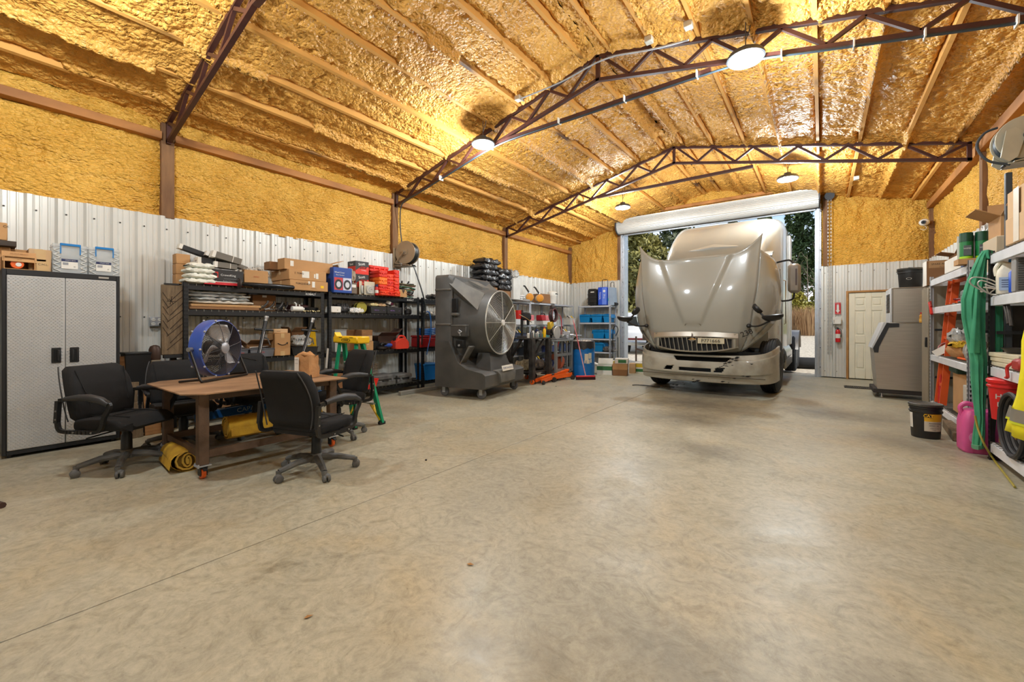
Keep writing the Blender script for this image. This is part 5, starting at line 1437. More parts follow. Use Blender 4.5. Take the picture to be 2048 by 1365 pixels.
s = SL(490, 538, 543, 3, .3, at=-6.42); t = carton('plain carton with a reddish print standing left of the long cartons', (lz(s[0], .012), s[1] * .98, .3, s[3]), tilt=None, txt=(('RING', .03, 0, s[3] * .6, mat('print_red', (176, 92, 62), .7)),), dy=R(-4))
solo('black_folder', G().box(-.13, .13, -.08, .08, 0, .010, .002), bb, 'thin black folder under the plain carton on the rack top', 'folder', (-6.40, 2.62, Z3), PI / 2 + .08)
t = thing('axle_shaft', 'black shaft with a round flange lying along the rack edge', 'shaft', (-6.325, 2.63, Z3 + .032), PI / 2)
MXs = Matrix.Rotation(PI / 2, 4, 'Y')
part('shaft', G().lathe([(.02, -.36), (.024, -.33), (.03, -.2), (.032, .35), (.02, .37)], 16, M=MXs), mat('shaft_black', (40, 40, 42), .25, metal=.6), t)
part('flange', G().lathe([(.03, -.375), (.075, -.37), (.075, -.352), (.03, -.345)], 20, M=MXs), dark_steel, t)
part('flange_bolt', G().cyl((-.38, 0, .05), (-.34, 0, .05), .009, n=8).cyl((-.38, .04, -.03), (-.34, .04, -.03), .009, n=8), steel, t, stuff=True)
solo('crumpled_wrap', wavy(.30, .16, .05, 9, .025), film, 'crumpled clear wrap on the rack edge left of the long cartons', 'plastic wrap', (-6.44, 2.80, Z3), PI / 2)
s1 = SL(580, 656, 562, 3, .58, at=-6.34)
gp = mat('print_dark', (60, 46, 36), .7)
carton('lower long carton marked TORQUE on the right of the first rack top', s1, stick=((.06, .1, .045, .09), (-.01, .12, .025, .05), (.2, .07, .05, .04, yellow)), txt=(('TORQUE 80in', .038, -.1, .10, gp), ('MADE IN CHINA', .013, .06, .035, gp)))
s2 = ((s1[0][0] - .005, s1[0][1] - .02, s1[0][2] + s1[3] + .001), s1[1] * .98, .58, .155)
carton('upper long carton marked TORQUE with a white barcode label', s2, stick=((-.04, .09, .11, .1), (.14, .08, .04, .085), (.10, .08, .02, .06)), txt=(('1', .05, -.2, .1, gp), ('TORQ', .036, -.12, .1, gp)))
carton('longest carton with an open flapped end, topmost on the first rack', ((-6.52, 3.28, s2[0][2] + .157), .78, .20, .16), m=cardb, stick=((-.28, .09, .05, .08),), tp_=False, dy=R(3), flaps=((20, 'r'),))
carton('small grey-brown carton behind the longest carton on the first rack', ((-6.74, 2.9, s2[0][2] + .157), .22, .2, .12), m=cardb3)
# --- rack 1, second level
for i in range(4):
    soft('filmed_bundle', ('lowest film-wrapped flat panel on the first rack', 'second film-wrapped flat panel up on the first rack', 'third film-wrapped flat panel up on the first rack', 'topmost film-wrapped flat panel on the first rack')[i], 'bundle', (-6.62, 2.13 - .02 * i, Z2 + .075 + .042 * i), .74 - .06 * (i % 2), .36, .046, film if i else mat('wrap_pale', (206, 198, 184), .4, bump=.5, bsc=20), seed=60 + i, amp=.014, group='film-wrapped panels')
for i in range(2): carton(('lower flat cardboard pack under the wrapped panels', 'upper flat cardboard pack under the wrapped panels')[i], ((-6.60, 2.15 + .02 * i, Z2 + .036 * i), .82, .36, .034), m=cardb if i else cardb3, tp_=False, group='flat packs under the panels')
s = SL(505, 552, 592, 2, .2, at=-6.62); carton('dark brown carton at the back beside the wrapped panels', (s[0], s[1], .2, .24), m=cardb3, stick=((0, .22, .06, .03),))
for i in range(4):
    t = thing('chain_binder', ('leftmost dark hooked chain binder on the first rack', 'second dark hooked chain binder from the left', 'third dark hooked chain binder from the left', 'rightmost dark hooked chain binder on the first rack')[i], 'chain binder', (-6.46 - .04 * (i % 2), 2.62 + .115 * i, Z2 + .02), PI / 2 + .3 * i, 'chain binders')
    part('lever', G().tube(smoothline([(-.09, 0, 0), (0, .01, .03), (.06, 0, .09), (.07, 0, .13)], 4), .014, 7), dark_steel, t)
    part('hook', G().tube(arc((-.12, 0, .02), .03, -40, 220, 8, 'xz'), .010, 6), mat('worn_bronze', (104, 94, 76), .4, metal=.7), t)
    part('chain', G().tube([(.02, -.03, 0), (.06, -.06, .005), (.1, -.05, 0), (.12, -.02, .01)], .012, 6), steel, t)
t = thing('white_canister', 'white canister with a nozzle lying on the second shelf of the first rack', 'canister', (-6.43, 3.10, Z2 + .042), PI / 2)
part('body', G().lathe([(.02, -.09), (.04, -.085), (.04, .07), (.025, .085), (.02, .10)], 18, M=MXs), white_plastic, t)
part('nozzle', G().tube([(-.02, 0, .04), (-.02, 0, .075), (-.045, 0, .10)], .011, 7).tube([(.03, 0, .04), (.03, 0, .07)], .008, 6), white_plastic, t)
solo('maroon_case', G().box(-.14, .14, -.1, .1, 0, .11, .01), mat('maroon_plastic', (74, 36, 34), .5), 'dark maroon case behind the white canister', 'case', (-6.62, 3.18, Z2), PI / 2)
solo('dark_pan', G().lathe([(.05, 0), (.11, .01), (.12, .07), (.10, .075), (.02, .07)], 18), black_plastic, 'dark round pan at the right end of the second shelf of the first rack', 'pan', (-6.55, 3.36, Z2))
g = G(); rnd = random.Random(8)
for k in range(26): g.blob((rnd.uniform(-.12, .12), rnd.uniform(-.05, .05), rnd.uniform(.006, .018)), .012, .009, .008, 6, 4)
solo('loose_fittings', g, mat('brass_mix', (176, 158, 112), .35, metal=.7, var=.3), 'scatter of small brass fittings at the shelf edge of the first rack', 'fittings', (-6.42, 3.30, Z2), PI / 2, kind='stuff')
carton('black low box at the back of the second shelf of the first rack', ((-6.8, 2.95, Z2), .2, .16, .14), m=bb, tp_=False)
# --- rack 1, third level
for i, (a, b) in enumerate(((470, 497), (500, 549))):
    s = SL(a, b, 692, 1, .3); loc, w, d, h = s
    t = thing('grey_parts_bin', ('left grey plastic bin on the third shelf behind the blue fan', 'right grey plastic bin on the third shelf beside the arrow-marked carton')[i], 'bin', loc, PI / 2, 'grey parts bins')
    part('tub', G().prism([(-w / 2 + .02, 0), (w / 2 - .02, 0), (w / 2, .115), (-w / 2, .115)], -d / 2, d / 2, 'y'), mat('bin_grey', (96, 98, 104), .5), t)
    part('rim', G().box(-w / 2 - .006, w / 2 + .006, -d / 2 - .006, d / 2 + .006, .105, .118, .003), mat('bin_grey', (96, 98, 104), .5), t)
    text('RTM', .03, mat('print_red2', (196, 76, 70), .7), t, (0, -d / 2 - .002, .06), '-y')
    for k in range(4):
        tb = part('tool', G().tube([(-w * .4, -.1 + k * .05, .125 + .008 * k), (w * .4, -.06 + k * .04, .135 + .006 * k)], .007, 6), (dark_steel, paper, wood, black_plastic)[k], t)
s = SL(549, 581, 667, 1, .24); t = carton('carton printed with a curved arrow on the third shelf', s, m=cardb, stick=((0, s[3] * .9, .05, s[3] * .18, tape), (0, s[3] * .1, .06, s[3] * .2, tape)))
w, h = s[1], s[3]
part('arrow_print', G().tube([(-.3 * w + .6 * w * k / 10, -.1225, h * .56 - .09 * h * math.sin(PI * k / 10)) for k in range(11)], .0055, 5).add([(.2 * w, -.1235, h * .57), (.34 * w, -.1235, h * .60), (.31 * w, -.1235, h * .47), (.28 * w, -.1235, h * .55)], [(0, 3, 1), (1, 3, 2)]), ink, t, stuff=True)
s2 = SL(549, 577, 658, 1, .18); carton('small pale carton on top of the arrow-printed carton', ((s[0][0], s[0][1] - .01, s[0][2] + h + .001), .2, .18, .062), m=cardb2, txt=(('prime', .02, -.03, .03, gp),))
s = SL(584, 607, 648, 1, .26, at=-6.6); carton('taller brown carton at the back right of the third shelf of the first rack', (s[0], s[1] * 1.05, .26, .34), m=cardb3, flaps=((60, 'l'), (35, 'f')))
s = SL(506, 545, 662, 1, .3, at=-6.62); carton('wide brown carton with open sloping flaps behind the grey bins', ((-6.66, 2.62, Z1), .36, .28, .18), m=cardb3, flaps=((25, 'f'), (40, 'l')))
s = SL(584, 636, 692, 1, .3); loc, w, d, h = s
t = thing('black_tote', 'black open tote holding a silver bag on the third shelf', 'tote', loc, PI / 2)
part('tub', G().prism([(-w / 2 + .02, 0), (w / 2 - .02, 0), (w / 2, .11), (-w / 2, .11)], -d / 2, d / 2, 'y'), black_plastic, t); part('rim', G().box(-w / 2 - .006, w / 2 + .006, -d / 2 - .006, d / 2 + .006, .1, .113, .003), black_plastic, t)
soft('silver_bag', 'crumpled silver plastic bag in the black tote', 'bag', (loc[0], loc[1] - .02, loc[2] + .114), .30, .22, .15, film, seed=77, amp=.045)
t = thing('wet_floor_sign', 'yellow upright folding sign panel at the right post of the first rack', 'sign', (-6.52, 3.36, Z1), PI / 2)
part('panel', G().prism([(-.09, 0), (.09, 0), (.06, .40), (-.02, .40)], -.006, .006, 'y'), yellow, t); part('hinge_bar', G().box(-.03, .07, -.012, .012, .385, .41, .004), black_plastic, t)
# support poles leaning at the first rack
for i, (px, py, bx, by, lab) in enumerate(((533, 634, 512, 738, 'left black support pole with a silver cap leaning at the first rack'), (626, 638, 595, 742, 'right black support pole with a silver cap leaning at the first rack'))):
    a = onX(px, py, -6.26); b = onX(bx, by, -6.05); dd = (a - b).normalized()
    b2 = b - dd * (b.z / dd.z - .012)
    t = thing('support_pole', lab, 'support pole', b2, 0, 'support poles at the first rack')
    e = a - b2
    part('tube', G().tube([(0, 0, 0), e * .96], .024, 12), black_steel, t)
    part('inner_bar', G().tube([e * .2 + Vector((.026, 0, 0)), e * .85 + Vector((.026, 0, 0))], .005, 6), steel, t)
    part('cap', G().tube([e * .955, e * .975, e * .985, e], [.026, .028, .036, .036], 12), steel, t)
    part('cross_handle', G().tube([e * .87 + Vector((0, -.12, .01)), e * .87 + Vector((0, .12, -.01))], .015, 8), black_steel, t)
    part('crank', G().tube([e * .8, e * .78 + Vector((.06, .05, 0)), e * .72 + Vector((.07, .09, 0))], .009, 6), dark_steel, t)
    part('foot', G().tube([(0, 0, 0), (0, 0, .012)], .05, 12), black_steel, t)
# --- rack 1, bottom
t = thing('tool_case', 'black tool case with a looped handle low on the first rack', 'case', (-6.55, 3.05, Z0), PI / 2)
part('shell', G().box(-.22, .22, -.16, .16, 0, .26, .03), black_plastic, t); part('handle', G().tube(arc((0, -.12, .24), .12, 0, 180, 10, 'xz'), .014, 7), black_plastic, t)
for i, (y, w, h) in enumerate(((2.0, .42, .2), (2.5, .4, .28))):
    carton(('dark brown carton low on the first rack behind the chairs', 'taller dark carton low on the first rack behind the chairs')[i], ((-6.6, y, Z0), w, .34, h), m=cardb3)
# --- rack 2, top
s = SL(667, 704, 536, 3, .26, at=-6.33); loc, w, d, h = s
t = carton('blue printed carton with two wheel pictures', s, m=royal, tp_=False)
wp = mat('wheel_photo_rim', (206, 208, 214), .5); wt = mat('wheel_photo_tyre', (44, 44, 46), .6)
for sx, cm in ((-.235, mat('print_crimson', (196, 62, 62), .6)), (.235, mat('print_lilac', (206, 206, 222), .6))):
    x = sx * w
    part('picture_panel', G().box(x - .225 * w, x + .225 * w, -d / 2 - .002, -d / 2 - .0005, .06 * h + .02, .60 * h), cm, t)
    part('tyre_picture', G().lathe([(.02, 0), (.2 * w, 0), (.2 * w, .002)], 24, M=Matrix.Translation((x, -d / 2 - .002, .33 * h)) @ Matrix.Rotation(PI / 2, 4, 'X') @ Matrix.Scale(1.25, 4, (0, 1, 0))), wt, t)
    part('rim_picture', G().lathe([(.004, .002), (.115 * w, .002), (.115 * w, .0035)], 20, M=Matrix.Translation((x, -d / 2 - .002, .33 * h)) @ Matrix.Rotation(PI / 2, 4, 'X') @ Matrix.Scale(1.25, 4, (0, 1, 0))), wp, t)
text('Wheel Cover', .032, white_paint, t, (-.06, -d / 2 - .003, .8 * h), '-y', bold=.01); text('Rim Covers', .03, white_paint, t, (-.05, -d / 2 - .003, .7 * h), '-y')
soft('wrapped_part', 'beige plastic-wrapped lump between the blue carton and the black and red boxes', 'wrapped part', (-6.46, 3.98, Z3 + .19), .16, .16, .22, mat('wrap_beige', (176, 160, 138), .45, bump=1, bsc=22), seed=91, amp=.03)
carton('grey-brown carton with a pale label under the wrapped lump', ((-6.44, 3.98, Z3), .16, .2, .185), m=mat('taupe_board', (110, 96, 82), .7), tp_=False, stick=((.0, .13, .11, .05),))
sh_r = mat('towel_box_red', (214, 46, 28), .5); sh_k = mat('towel_box_black', (46, 44, 44), .5)
for i in range(2):
    h = .225
    t = thing('shop_towel_box', ('lower black and red towel box lettered Scott', 'upper black and red towel box lettered Scott')[i], 'box', (-6.56, 4.22, Z3 + .13 + i * (h + .002)), PI / 2, 'black and red towel boxes')
    part('lower_body', G().box(-.13, .13, -.12, .12, 0, h * .6), sh_r, t); part('upper_body', G().box(-.13, .13, -.12, .12, h * .6, h), sh_k, t)
    part('slant_print', G().add([(-.13, -.1215, h * .25), (-.02, -.1215, h * .6), (-.13, -.1215, h * .6)], [(0, 1, 2)]), sh_k, t)
    text('Scott', .062, white_paint, t, (-.01, -.123, h * .78), '-y', bold=.015, spin=.15); text('SHOP', .055, ink, t, (.02, -.123, h * .5), '-y', bold=.02); text('TOWELS', .026, white_paint, t, (.03, -.123, h * .3), '-y')
    o = text('Scott', .05, white_paint, t, (0, 0, 0), '-y', bold=.015); o.matrix_local = Matrix.Translation((-.132, 0, h * .76)) @ Matrix.Rotation(-PI / 2, 4, 'Z') @ Matrix.Rotation(PI / 2, 4, 'X') @ Matrix.Diagonal((.05, .05, .01, 1))
carton('plain carton holding up the black and red towel boxes', ((-6.58, 4.22, Z3), .26, .24, .126), m=cardb3, tp_=False)
carton('open brown carton behind the black and red towel boxes', ((-6.80, 4.05, Z3), .2, .2, .42), m=cardb3, flaps=((70, 'l'),))
for i in range(3):
    loc = (-6.40 - .055 * (2 - i), 4.13 + .105 * i, Z3)
    t = thing('blister_pack', ('left blister pack edge-on at the rack front', 'second blister pack edge-on at the rack front', 'pale blister pack with a coiled part facing out')[i], 'blister pack', loc, PI / 2 + (.5 if i < 2 else .05), 'blister packs')
    part('card', G().box(-.11, .11, -.004, .004, 0, .235, .002), mat('card_beige', (204, 194, 172), .6), t)
    part('blister', G().box(-.085, .085, -.035, -.004, .015, .17, .02), clear_plastic, t)
    part('coiled_part', G().tube(arc((0, -.02, .09), .055, 0, 330, 16, 'xz'), .014, 8).tube(arc((.01, -.02, .09), .025, 60, 330, 10, 'xz'), .012, 8), mat('part_beige', (212, 204, 186), .5), t)
t = thing('small_can', 'small blue and red can beside the blister pack', 'can', (-6.36, 4.46, Z3))
part('can_body', G().lathe([(.03, 0), (.032, .004), (.032, .14), (.026, .15)], 16), red, t); part('can_cap', G().lathe([(.026, .15), (.026, .19), (.022, .195)], 16), navy, t); part('can_label', G().lathe([(.0325, .04), (.0325, .09)], 16, cap=False), paper, t)
def redcase(label, loc, w, d, h, m, rz=PI / 2):
    t = thing('plastic_tool_case', label, 'tool case', loc, rz, 'orange-red tool cases')
    part('lid', G().box(-w / 2, w / 2, -d / 2, d / 2, h * .52, h, .012), m, t); part('base', G().box(-w / 2, w / 2, -d / 2, d / 2, 0, h * .5, .012), m, t)
    part('ribs', G().box(-w * .3, -w * .24, -d / 2 - .004, d / 2 - .02, .012, h - .012).box(w * .24, w * .3, -d / 2 - .004, d / 2 - .02, .012, h - .012), m, t, stuff=True)
    part('latch', G().box(-.018, .018, -d / 2 - .008, -d / 2, h * .36, h * .66, .003), m, t)
orr = mat('case_scarlet', (216, 48, 30), .42); orl = mat('case_orange', (240, 118, 36), .42)
names = (('bottom', 'second', 'third', 'top'), ('left', 'middle', 'right'))
cs = ((4.56, -6.40, .175), (4.74, -6.44, .155), (4.885, -6.44, .12))
hs = ((.088, .105, .13, .125), (.085, .095, .11, .115), (.10, .12, .13, .14))
for c in range(3):
    y, x, w = cs[c]; z = Z3
    for r in range(4):
        h = hs[c][r]
        redcase(f'{names[0][r]} scarlet tool case in the {names[1][c]} column of the stack' if not (c == 0 and r == 2) else 'bright orange tool case, third up in the left column of the stack', (x - .05 + (.03 if r == 0 else 0), y + (.02 if r == 0 and c == 0 else 0), z), w, .3, h, orl if (c == 0 and r == 2) else (orr if (r + c) % 2 else orange_red)); z += h + .001
redcase('long scarlet tool case lying across the back of the stack', (-6.66, 4.66, Z3 + .45), .42, .2, .11, orr)
carton('cardboard carton under the long scarlet tool case at the back', ((-6.72, 4.66, Z3), .4, .22, .448), m=cardb3, tp_=False)
s = SL(795, 815, 574, 3, .22); t = carton('open carton with a dark triangle print right of the scarlet cases', (s[0], .19, .24, .14), m=cardb, flaps=((85, 'b'), (8, 'r'), (100, 'l')))
part('triangle_print', G().add([(-.03, -.122, .135), (.05, -.122, .135), (.01, -.122, .06)], [(0, 2, 1)]), gp, t)
t = thing('cord_pile', 'tangled pile of green, grey and brown cords on the second rack top', 'cords', (-6.50, 5.18, Z3))
cm_ = [mat('cord_green', (40, 92, 62), .6), mat('cord_grey', (96, 94, 88), .6), mat('cord_brown', (104, 66, 50), .6), mat('cord_black', (30, 30, 31), .6), mat('cord_olive', (92, 86, 56), .6)]
rnd = random.Random(12)
for k in range(15):
    r = rnd.uniform(.10, .19); z = .012 + .0165 * k; ph = rnd.uniform(0, 6.28)
    pts = [(r * (1.0 + .12 * math.sin(2 * a + ph)) * math.cos(a) * .9 + rnd.uniform(-.01, .01), r * 1.25 * math.sin(a), z + .02 * math.sin(a + ph) + .015) for a in [2 * PI * q / 18 for q in range(18)]]
    part('cord_loop', G().tube(pts, rnd.uniform(.008, .012), 6, closed=True), cm_[k % 5], t)
part('plug_ends', G().tube([(.05, -.1, .25), (.08, -.12, .31)], .014, 6).tube([(.02, .05, .25), (.04, .08, .32)], .016, 6).tube([(-.02, -.03, .25), (-.0, -.06, .3)], .012, 6), black_plastic, t, stuff=True)
# --- rack 2, second level
s = SL(663, 682, 614, 2, .2); t = carton('low white carton at the left of the second rack, second shelf', (s[0], s[1], .2, .1), m=paper, tp_=False, txt=(('4', .03, .02, .04),))
soft('black_bag', 'black plastic bag of parts on the second rack, second shelf', 'bag', (-6.52, 3.87, Z2), .24, .26, .14, dark_film, seed=101, amp=.04)
soft('white_rag', 'crumpled white rag at the shelf edge of the second rack', 'rag', (-6.41, 4.06, Z2), .27, .14, .07, mat('white_rag', (226, 224, 220), .8, bump=.8, bsc=24), seed=102, amp=.03)
t = thing('strap_spool', 'olive yellow spool standing on edge on the second rack', 'spool', (-6.5, 4.22, Z2 + .10), PI / 2)
part('spool_side', G().lathe([(.02, -.05), (.1, -.05), (.1, -.035), (.06, -.03), (.06, .03), (.1, .035), (.1, .05), (.02, .05)], 22, M=Matrix.Rotation(PI / 2, 4, 'X')), mat('olive_yellow', (150, 140, 48), .5), t)
part('spool_wrap', G().lathe([(.062, -.032), (.085, -.03), (.085, .03), (.062, .032)], 20, M=Matrix.Rotation(PI / 2, 4, 'X')), mat('strap_olive', (104, 98, 50), .8), t)
pk = mat('print_purple', (150, 110, 190), .6)
for i, (y, w) in enumerate(((4.53, .33), (4.87, .33))):
    carton(('left black carton with purple lettering on the second rack', 'right black carton with purple lettering on the second rack')[i], ((-6.54, y, Z2), w, .3, .125), m=bb, tp_=False, txt=(('HID Kit', .03, -.05, .06, pk), ('x2', .02, .1, .06, pk)), group='black cartons with purple print')
for i, (y, x, w, h, m_, lab) in enumerate(((4.30, -6.62, .26, .06, mat('taupe_lump', (120, 104, 84), .8), 'brown folded sack behind the olive spool'), (4.46, -6.5, .16, .06, mat('white_yellow_pack', (224, 206, 150), .5), 'white and yellow packet on the black cartons'), (4.62, -6.5, .17, .055, cardb2, 'flat pale carton lying on the black cartons'), (4.86, -6.56, .2, .05, mag, 'printed flat bag at the right on the black cartons'))):
    soft('small_packet', lab, 'packet', (x, y, Z2 + (.127 if i else .0) + (.1 if i == 0 else 0)), w, .18, h, m_, seed=110 + i, amp=.012)
solo('folded_sack', wavy(.4, .24, .1, 88, .02), mat('taupe_lump', (120, 104, 84), .8), 'long brown folded sack lying on the second rack shelf', 'sack', (-6.68, 4.3, Z2), PI / 2)
t = thing('maroon_packet', 'small white and maroon box tipped on the black cartons', 'box', (-6.46, 4.80, Z2 + .18), PI / 2 + .3); t.rotation_euler = (.3, .2, PI / 2 + .3)
part('body', G().box(-.06, .06, -.04, .04, 0, .05, .003), mat('maroon_print', (96, 34, 52), .5), t); part('band', G().box(-.061, -.02, -.041, .041, 0, .051), paper, t)
t = thing('work_lamp', 'black work lamp with a wire bail at the right of the second shelf', 'lamp', (-6.44, 5.22, Z2), PI / 2)
part('lamp_shell', G().lathe([(.05, 0), (.07, .02), (.07, .08), (.04, .11)], 16), black_plastic, t); part('bail', G().tube(arc((0, 0, .08), .08, 0, 180, 10, 'xz'), .006, 6), dark_steel, t)
# --- rack 2, third level
s = SL(670, 693, 646, 1, .3, at=-6.5); loc, w, d, h = s
t = thing('clear_tote', 'tall clear plastic tote at the left of the second rack, third shelf', 'tote', (loc[0], loc[1], Z1), PI / 2)
part('shell', G().box(-w / 2, w / 2, -d / 2, -d / 2 + .005, 0, .36).box(-w / 2, w / 2, d / 2 - .005, d / 2, 0, .36).box(-w / 2, -w / 2 + .005, -d / 2, d / 2, 0, .36).box(w / 2 - .005, w / 2, -d / 2, d / 2, 0, .36).box(-w / 2, w / 2, -d / 2, d / 2, 0, .005), clear_plastic, t)
part('lid', G().box(-w / 2 - .01, w / 2 + .01, -d / 2 - .01, d / 2 + .01, .36, .375, .004), clear_plastic, t); part('papers_inside', G().box(-w * .35, w * .35, -d * .35, d * .35, .01, .2), paper, t)
s = SL(694, 724, 650, 1, .36, at=-6.58); carton('large brown carton behind the stacked cartons on the second rack', (s[0], s[1] * 1.3, .3, .36), m=cardb3)
yb = spot(724, 748, 675, 'L', -6.38, Z1, .26); bx, by = yb[0][0], yb[0][1]
for i, (h, m_, z, lab) in enumerate(((.165, cardb, 0, 'lowest of the three stacked cartons by the green ladder'), (.095, cardb2, .167, 'middle pale carton of the three stacked by the green ladder'), (.10, cardb3, .264, 'topmost dark-topped carton of the three stacked by the green ladder'))):
    carton(lab, ((bx, by - .012 * (i > 0), Z1 + z), .225 - .012 * (i > 0), .25, h), m=m_, txt=(('FRAGILE', .022, -.03, h * .25, mat('print_rust', (170, 90, 50), .7)),) if i == 0 else (), stick=((-.06, h * .55, .06, h * .3, mat('print_tan', (150, 110, 70), .8)),), group='three stacked cartons')
carton('wide dark carton behind the angle grinder', ((-6.62, 4.78, Z1), .40, .26, .25), m=mat('board_dark', (70, 50, 40), .8), flaps=((40, 'r'), (30, 'f')))
t = thing('angle_grinder', 'blue and black angle grinder on the third shelf of the second rack', 'power tool', (-6.42, 4.72, Z1), PI / 2)
part('motor_body', G().lathe([(.03, -.13), (.036, -.11), (.036, .03), (.028, .06)], 16, M=Matrix.Translation((.04, 0, .075)) @ MXs), blue_paint, t)
part('gear_head', G().cbox((-.10, 0, .085), (.09, .07, .09), .02).cyl((-.11, 0, .03), (-.11, 0, .045), .07, n=18), black_plastic, t); part('disc_guard', G().lathe([(.02, .02), (.09, .02), (.09, .06), (.085, .06)], 18, c=(-.11, 0, 0)), dark_steel, t); part('side_handle', G().tube([(-.1, -.03, .09), (-.1, -.13, .11)], .016, 8), black_plastic, t)
solo('black_drill_case', G().box(-.11, .11, -.09, .09, 0, .16, .02), black_plastic, 'black rounded case left of the angle grinder', 'case', (-6.56, 4.50, Z1), PI / 2)
t = thing('fuel_can', 'red plastic fuel can on the third shelf of the second rack', 'fuel can', (-6.40, 5.0, Z1), PI / 2)
prof = [(-.145, .0), (.13, .0), (.155, .03), (.15, .12), (.09, .185), (.05, .20), (-.07, .185), (-.155, .14), (-.16, .03)]
rings = [[(p * sc, y, .004 + q * (.97 if sc < 1 else 1)) for p, q in prof] for y, sc in ((-.09, .9), (-.075, 1), (.075, 1), (.09, .9))]
fcm = mat('fuel_can_red', (216, 66, 48), .42, var=.12)
part('tank', G().loft(rings), fcm, t); part('handle', G().tube(smoothline([(-.05, 0, .185), (-.02, 0, .235), (.06, 0, .24), (.11, 0, .21), (.14, 0, .13)], 4), .018, 8), fcm, t); part('spout_cap', G().cyl((-.11, 0, .15), (-.135, 0, .185), .03, n=12), black_plastic, t)
# --- rack 2, bottom
for i, (y, w, h, lab) in enumerate(((4.62, .50, .20, 'long black tool case with grey latches at the foot of the second rack'), (5.08, .34, .18, 'shorter black tool case at the right foot of the second rack'))):
    t = thing('low_tool_case', lab, 'tool case', (-6.52, y, Z0), PI / 2, 'black tool cases on the bottom shelf')
    part('lid', G().box(-w / 2, w / 2, -.18, .18, h * .55, h, .02), dusty_plastic, t); part('base', G().box(-w / 2, w / 2, -.18, .18, 0, h * .53, .02), dusty_plastic, t); part('handle', G().tube([(-.06, -.18, h * .5), (-.05, -.215, h * .5), (.05, -.215, h * .5), (.06, -.18, h * .5)], .01, 7), black_plastic, t); part('latches', G().box(-w * .36, -w * .28, -.188, -.18, h * .4, h * .68).box(w * .28, w * .36, -.188, -.18, h * .4, h * .68), grey_plastic, t, stuff=True)
t = thing('red_scoop_bin', 'red open-front plastic bin at the foot of the second rack', 'bin', (-6.36, 4.28, Z0), PI / 2)
part('tub', G().prism([(-.13, 0), (.08, 0), (.15, .165), (-.13, .165)], -.10, .10, 'y'), mat('scoop_red', (222, 38, 26), .42), t); part('rim', G().box(-.135, .155, -.105, .105, .155, .168, .003), mat('scoop_red', (222, 38, 26), .42), t)
t = thing('wire_basket', 'pale wire basket low on the second rack', 'basket', (-6.55, 4.32, Z0 + .19), PI / 2)
g = G()
for k in range(9):
    g.tube([(-.2, -.14, .02 + k * .026), (.2, -.14, .02 + k * .026), (.2, .14, .02 + k * .026), (-.2, .14, .02 + k * .026)], .003, 4, closed=True)
for k in range(13): g.tube([(-.2 + k * .033, -.14, 0), (-.2 + k * .033, -.14, .24)], .003, 4)
part('wires', g, chrome, t, stuff=True)
solo('grey_case', G().box(-.2, .2, -.15, .15, 0, .185, .02), dusty_plastic, 'dusty case under the wire basket', 'case', (-6.58, 4.32, Z0), PI / 2)
carton('dark carton at the left foot of the second rack behind the chair', ((-6.6, 3.9, Z0), .42, .34, .3), m=cardb3)
# --- rack 3 (left end shows beside the cooler)
t = thing('red_tool_box', 'red tool box with a bright red latch on the third rack', 'tool box', (-6.5, 5.72, Z1), PI / 2)
part('body', G().box(-.26, .26, -.15, .15, 0, .2, .02), mat('tool_red', (158, 28, 30), .4), t); part('lid', G().box(-.265, .265, -.155, .155, .2, .24, .01), mat('tool_red', (158, 28, 30), .4), t); part('latch', G().box(-.06, .02, -.165, -.15, .12, .2, .006), red, t)
t = thing('blue_hose_coil', 'coil of blue hose on the red tool box', 'hose', (-6.5, 5.74, Z1 + .245))
for k in range(4): part('loop', G().tube([(.16 * math.cos(a), .2 * math.sin(a), .02 + .034 * k + .01 * math.sin(2 * a)) for a in [2 * PI * q / 18 for q in range(18)]], .017, 7, closed=True), mat('hose_blue', (24, 92, 160), .4), t)
t = thing('hanging_blue_hose', 'blue hose with a pale end hanging down the third rack', 'hose', (-6.35, 5.60, Z2))
part('hose', G().tube(smoothline([(.0, .0, .06), (.03, .05, .05), (.045, .085, -.1), (.045, .08, -.4), (.04, .02, -.65), (.04, -.02, -.8)], 5), .012, 7), mat('hose_blue', (24, 92, 160), .4), t); part('hose_end', G().tube([(-.06, -.03, .04), (-.02, -.02, .07), (.0, 0, .06)], .014, 7), white_plastic, t)
t = thing('blue_tote', 'blue plastic tote on the floor shelf of the third rack', 'tote', (-6.5, 5.76, Z0), PI / 2)
part('tub', G().prism([(-.16, 0), (.16, 0), (.2, .3), (-.2, .3)], -.15, .15, 'y'), blue, t); part('lid', G().box(-.21, .21, -.16, .16, .29, .33, .01), blue, t)
for i, (y, lev, w, h, m_, lab) in enumerate(((5.75, 2, .3, .07, mag, 'flat printed bag on the second shelf of the third rack'), (5.95, 3, .3, .1, dark_film, 'dark bag at the left of the third rack top'))):
    soft('flat_bag', lab, 'bag', (-6.5, y, LV[lev] + .006), w, .24, h, m_, seed=130 + i, amp=.02)
for i in range(9):
    r_, c_ = divmod(i, 2) if i < 8 else (4, 0)
    soft('black_sack', ('lowest left', 'lowest right', 'second left', 'second right', 'third left', 'third right', 'fourth left', 'fourth right', 'topmost')[i] + ' black film-wrapped sack piled behind the cooler', 'sack', (-6.58, 7.66 + c_ * .62 + .1 * (i == 8), (1.925, 1.94)[c_] + .28 + r_ * .135 - .07 * c_), .62, .42, .15, dark_film, seed=140 + i, amp=.03, group='black sacks behind the cooler')
for c_ in (0, 1): carton(('left', 'right')[c_] + ' dark carton under the black sacks behind the cooler', ((-6.6, 7.66 + c_ * .62, (1.925, 1.94)[c_]), .56, .4, (.278, .208)[c_]), m=cardb3, tp_=False)
